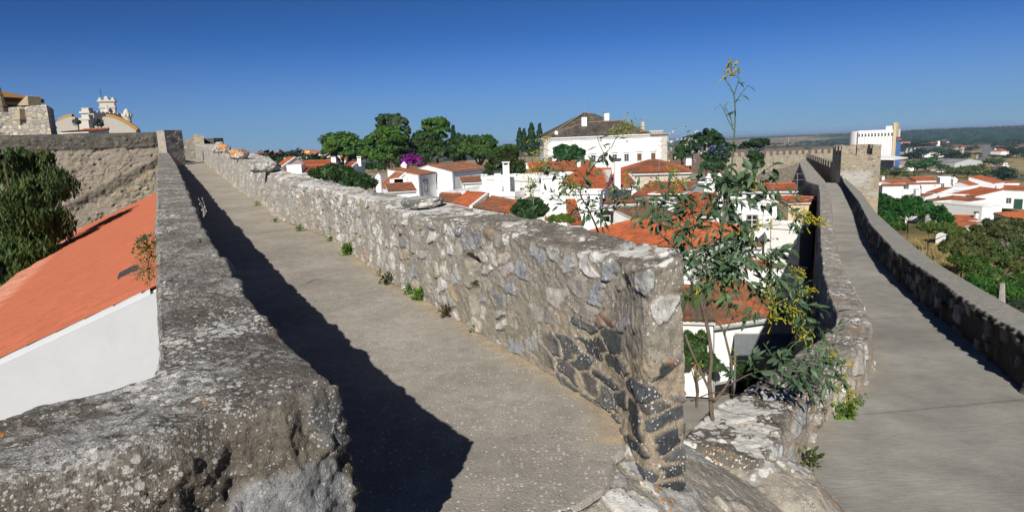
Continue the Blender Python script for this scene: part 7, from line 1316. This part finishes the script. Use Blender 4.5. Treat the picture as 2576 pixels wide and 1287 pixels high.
    # flower heads
    for P, d, n, r, o in ((K11(445, 105), [0, 0, 1], 34, .035, .55), (K11(400, 165), [-.6, 0, -.3], 6, .02, .8), (K9(1200, 60), [.8, 0, -.2], 46, .06, .5), (K11(930, 1120), [.7, 0, -.4], 50, .065, .55), (K11(990, 1150), [1, 0, -.1], 26, .05, .9), (K9(830, 80), [.8, 0, .1], 34, .05, .5), (K9(720, 120), [.3, 0, -.9], 34, .05, .15), (K9(770, 150), [0, 0, -1], 22, .04, .15),
                          (K9(540, 370), [0, 0, -.6], 46, .05, .05), (K9(890, 520), [0, 0, -1], 60, .07, .12), (K9(920, 620), [.2, 0, -1], 60, .07, .2), (K9(990, 590), [.5, 0, -1], 30, .05, .45), (K9(940, 700), [0, 0, -1], 40, .06, .25), (K9(1060, 400), [.6, 0, -.2], 30, .045, .5), (K9(1090, 410), [1, 0, .1], 12, .03, .95), (K9(1130, 540), [.7, 0, -.5], 34, .05, .6), (K9(1170, 520), [1, 0, .0], 10, .03, .95), (K9(1060, 700), [.2, 0, -1], 50, .07, .25), (K9(1100, 790), [.2, 0, -1], 50, .06, .4), (K9(1140, 850), [.2, 0, -1], 22, .04, .5), (K9(1330, 970, 4.65), [.7, 0, -.4], 40, .06, .45), (K9(1380, 1020, 4.7), [1, 0, -.1], 14, .04, .9), (K9(1400, 1150, 4.75), [.3, 0, -1], 46, .06, .35), (K9(1440, 1230, 4.75), [.3, 0, -1], 34, .05, .5), (K9(1260, 1250, 4.7), [-.2, 0, -1], 14, .03, .7), (K9(1360, 1240, 4.7), [.1, 0, -1], 18, .05, .5), (K9(410, 1080), [-.3, 0, -1], 30, .05, .45), (K9(400, 510), [0, 0, -1], 16, .03, .3), (K9(650, 960, 4.5), [0, 0, -1], 8, .03, .3),
                          (K3(1120, 330), [.5, 0, .8], 40, .09, .5), (K3(1190, 350), [1, 0, .1], 34, .09, .85), (K3(1050, 380), [-.5, 0, -.6], 16, .05, .2), (K3(1115, 260), [.6, 0, .9], 3, .02, 1), (K3(310, 460), [-.6, 0, -.2], 20, .06, .6), (K3(250, 590), [-.7, 0, -.4], 22, .07, .7), (K3(300, 690), [-.5, 0, -.8], 34, .10, .5), (K3(230, 760), [-.7, 0, -.3], 30, .08, .7), (K3(180, 950), [-.2, 0, -1], 36, .07, .35), (K3(520, 940), [0, 0, -1], 44, .09, .12), (K3(640, 1000), [.1, 0, -1], 40, .09, .12), (K3(590, 900), [0, 0, -1], 24, .07, .2), (K3(1000, 1000, 5.8), [0, 0, -1], 14, .05, .4), (K3(1450, 860, 5.4), [0, 0, -1], 20, .06, .2), (K3(1630, 850, 5.2), [.3, 0, -.8], 34, .06, .3), (K3(1690, 880, 5.2), [.5, 0, -.6], 24, .05, .4), (K3(1620, 1000, 5.2), [-.4, 0, -.5], 22, .05, .45), (K3(1400, 1060, 5.4), [0, 0, -1], 10, .04, .3), (K3(2440, 930, 4.8), [.6, 0, -.3], 40, .06, .55), (K3(2070, 960, 4.7), [0, 0, -1], 14, .04, .6), (K3(1160, 880, 5.6), [-.4, 0, -1], 26, .07, .15)): p.cluster(P, d, n, r, o)
    root = empty('tobacco_shrub', K9(500, 1290, 4.5) + [0, 0, -.3], 'tall straggly shrub with blue-green leaves and yellow tubular flowers growing behind the low wall', 'shrub'); root['label'] = 'tall straggly shrub with blue-green leaves and yellow tube flowers beside the stone corner'
    p.st.build('stem', MAT['bark'], root, True); p.lv.build('foliage', MAT['glaucous_leaf'], root, True); p.fl.build('blossoms', MAT['petal'], root, True); p.bd.build('buds', MAT['glaucous_leaf'], root, True)
def K10(x, y, Y): return KY(10, x, y, Y)
shrub()
def weed(P, s, n, col, label, name='wall_weed', up_=.6, grp=None, lf=.45):
    m = MB(); P = np.asarray(P)
    for i in range(n):
        d = pr.normal(size=3) + [0, -.2, up_]; d /= np.linalg.norm(d); d[1] = -abs(d[1]) if pr.rand() < .7 else d[1]; L = s * pr.uniform(.4, 1.0); B = P + d * s * pr.uniform(.1, .75); V, F = leaf_shape(B, d + pr.normal(size=3) * .4, pr.normal(size=3) + [0, -.3, .8], L * lf, L * lf * .66); m.add(V, F, np.asarray(col) * pr.uniform(.6, 1.4))
    for i in range(max(3, n // 12)): d = pr.normal(size=3) + [0, -.1, up_ + .4]; d /= np.linalg.norm(d); m.tube([P, P + d * s * .9], .0015, 4, (.10, .12, .04))
    o = m.build(name, MAT['leaf'], smooth_=True, loc=P); tag(o, label, 'weed', grp)
WG = (.09, .17, .02)
for k, x, y, h, s, n, c, lab in ((6, 465, 372, 0, .18, 90, WG, 'bright green weed tuft far along the foot of the parapet'), (6, 955, 600, 0, .26, 170, WG, 'tallest bright green weed at the foot of the parapet'), (6, 770, 470, 0, .15, 50, WG, 'narrow weed left of the tallest one'), (6, 1280, 810, 0, .12, 40, (.12, .13, .03), 'yellowish weed before the pale stones'), (6, 1370, 880, 0, .2, 70, (.05, .07, .03), 'dark dry weed lying by the pale stones'), (6, 1590, 985, 0, .17, 100, WG, 'trailing bright weed under the loophole, left part'), (6, 1700, 1040, 0, .2, 130, WG, 'trailing bright weed under the loophole, right part'), (6, 1960, 1210, 0, .17, 60, (.07, .06, .03), 'brown withered weed under the loophole'), (6, 220, 285, 0, .16, 50, WG, 'small weed tuft beyond the others'), (6, 30, 122, 0, .2, 50, WG, 'farthest weed tuft along the parapet'), (19, 705, 50, 0, .09, 40, WG, 'small lettuce-like weed below the dark stones'), (19, 905, 120, 0, .12, 60, (.10, .10, .03), 'reddish-green weed below the dark stones')):
    P = on_floor(*pc(k, x, y), .03, floor1) + [-.03, -.02, .0]; weed(P, s * .72, n, c, lab)
for x, y, s, n, c, lab in ((1195, 690, .16, 90, WG, 'drooping green weed on the low wall foot'), (975, 965, .13, 60, (.08, .11, .03), 'small weed at the bend of the low wall foot'), (885, 1060, .14, 80, (.07, .12, .03), 'weed tuft where the low wall meets the cement'), (265, 880, .10, 40, WG, 'tiny weed under the stone corner'), (1270, 610, .1, 30, WG, 'tiny weed far along the low wall foot')): weed(on_floor(*pc(10, x, y), .06, floor2) + [.02, -.03, 0], s, n, c, lab)
# plants on the outer side of the left parapet, dry stalks on its inner side
weed(at_y(*pc(5, 1505, 560), 5.6), .17, 260, (.11, .14, .025), 'green shrublet hanging on the outer side of the left parapet', 'wall_shrublet', .2, lf=.2); weed(at_y(*pc(5, 1500, 770), 4.4), .15, 260, (.34, .22, .10), 'dry rusty plant hanging below the green shrublet', 'dry_plant', -.3, lf=.14)
ds = empty('dry_stalk', at_y(*pc(5, 2035, 230), 6.3), 'dry pale stalks growing on the inner side of the left parapet', 'weed'); m = MB(); b = at_y(*pc(5, 2045, 250), 6.3)
for x, y in ((1998, 70), (2035, 65), (2010, 120), (2060, 150), (2075, 190), (2030, 180)): t = at_y(*pc(5, x, y), 6.3); m.tube([b, (b + t) / 2 + [.02, 0, .03], t], [.0025, .002, .0015], 5, (.33, .30, .24)); m.lathe(t, [(.002, -.008), (.008, 0), (.005, .009), (.001, .013)], 6, (.36, .33, .28))
m.build('stem', MAT['bark'], ds)
def haze():
    m = bpy.data.materials.new('haze'); m.use_nodes = True; nt = m.node_tree; nt.nodes.clear(); o = nt.nodes.new('ShaderNodeOutputMaterial'); v = nt.nodes.new('ShaderNodeVolumePrincipled'); v.inputs['Color'].default_value = (.45, .68, 1, 1); v.inputs['Density'].default_value = 8e-5; v.inputs['Anisotropy'].default_value = 0.0; nt.links.new(v.outputs[0], o.inputs['Volume'])
    mb = MB(); mb.box((0, 0, -50), (90000, 90000, 150)); ob = mb.build('haze', m); ob['kind'] = 'stuff'; tag(ob, 'pale blue summer haze over the far plain', 'haze')
haze()
# ---------------------------------------------------------------- camera, sun, sky
cd = bpy.data.cameras.new('camera'); cam = bpy.data.objects.new('camera', cd); COL.objects.link(cam)
cd.lens = 22; cd.sensor_width = 36; cd.clip_start = .05; cd.clip_end = 90000
cam.matrix_world = Matrix(((rt[0], up[0], -fw[0], 0), (rt[1], up[1], -fw[1], 0), (rt[2], up[2], -fw[2], 0), (0, 0, 0, 1)))
SC.camera = cam
SUN_AZ, SUN_EL = R(193), R(32.5)       # where the sun stands, clockwise from +Y
sd = bpy.data.lights.new('sun', 'SUN'); sd.energy = 4.5; sd.angle = R(.5); sd.color = (1, .95, .87)
sun = bpy.data.objects.new('sun', sd); COL.objects.link(sun)
sv = Vector((math.sin(SUN_AZ) * math.cos(SUN_EL), math.cos(SUN_AZ) * math.cos(SUN_EL), math.sin(SUN_EL)))
sun.rotation_euler = sv.to_track_quat('Z', 'Y').to_euler(); sun.location = sv * 50
w = bpy.data.worlds.new('World'); SC.world = w; w.use_nodes = True; nt = w.node_tree; nt.nodes.clear()
o_ = nt.nodes.new('ShaderNodeOutputWorld'); bg = nt.nodes.new('ShaderNodeBackground'); sky = nt.nodes.new('ShaderNodeTexSky')
sky.sky_type = 'NISHITA'; sky.sun_disc = False; sky.sun_elevation = SUN_EL; sky.sun_rotation = SUN_AZ; sky.altitude = 6000; sky.air_density = 1.0; sky.dust_density = 0.0; sky.ozone_density = 8.0
gm = nt.nodes.new('ShaderNodeGamma'); gm.inputs[1].default_value = 1.3; nt.links.new(sky.outputs[0], gm.inputs[0]); ml = nt.nodes.new('ShaderNodeMix'); ml.data_type = 'RGBA'; ml.blend_type = 'MULTIPLY'; ml.inputs[0].default_value = 1; ml.inputs[7].default_value = (.325, .362, .335, 1); nt.links.new(gm.outputs[0], ml.inputs[6]); tc = nt.nodes.new('ShaderNodeTexCoord'); sx = nt.nodes.new('ShaderNodeSeparateXYZ'); nt.links.new(tc.outputs['Generated'], sx.inputs[0]); mr = nt.nodes.new('ShaderNodeMapRange'); mr.interpolation_type = 'SMOOTHSTEP'; nt.links.new(sx.outputs[2], mr.inputs[0]); mr.inputs[1].default_value = -.01; mr.inputs[2].default_value = .17; mr.inputs[3].default_value = .8; mr.inputs[4].default_value = 0
hz = nt.nodes.new('ShaderNodeMix'); hz.data_type = 'RGBA'; nt.links.new(mr.outputs[0], hz.inputs[0]); nt.links.new(ml.outputs[2], hz.inputs[6]); hz.inputs[7].default_value = (1.4, 2.12, 3.05, 1)   # dusty summer air low over the horizon
nt.links.new(hz.outputs[2], bg.inputs[0]); bg.inputs[1].default_value = .1; nt.links.new(bg.outputs[0], o_.inputs[0])
SC.view_settings.view_transform = 'Standard'; SC.view_settings.look = 'None'; SC.view_settings.exposure = .4; SC.view_settings.gamma = 1
SC.render.engine = 'CYCLES'; SC.cycles.max_bounces = 6; SC.cycles.use_denoising = True
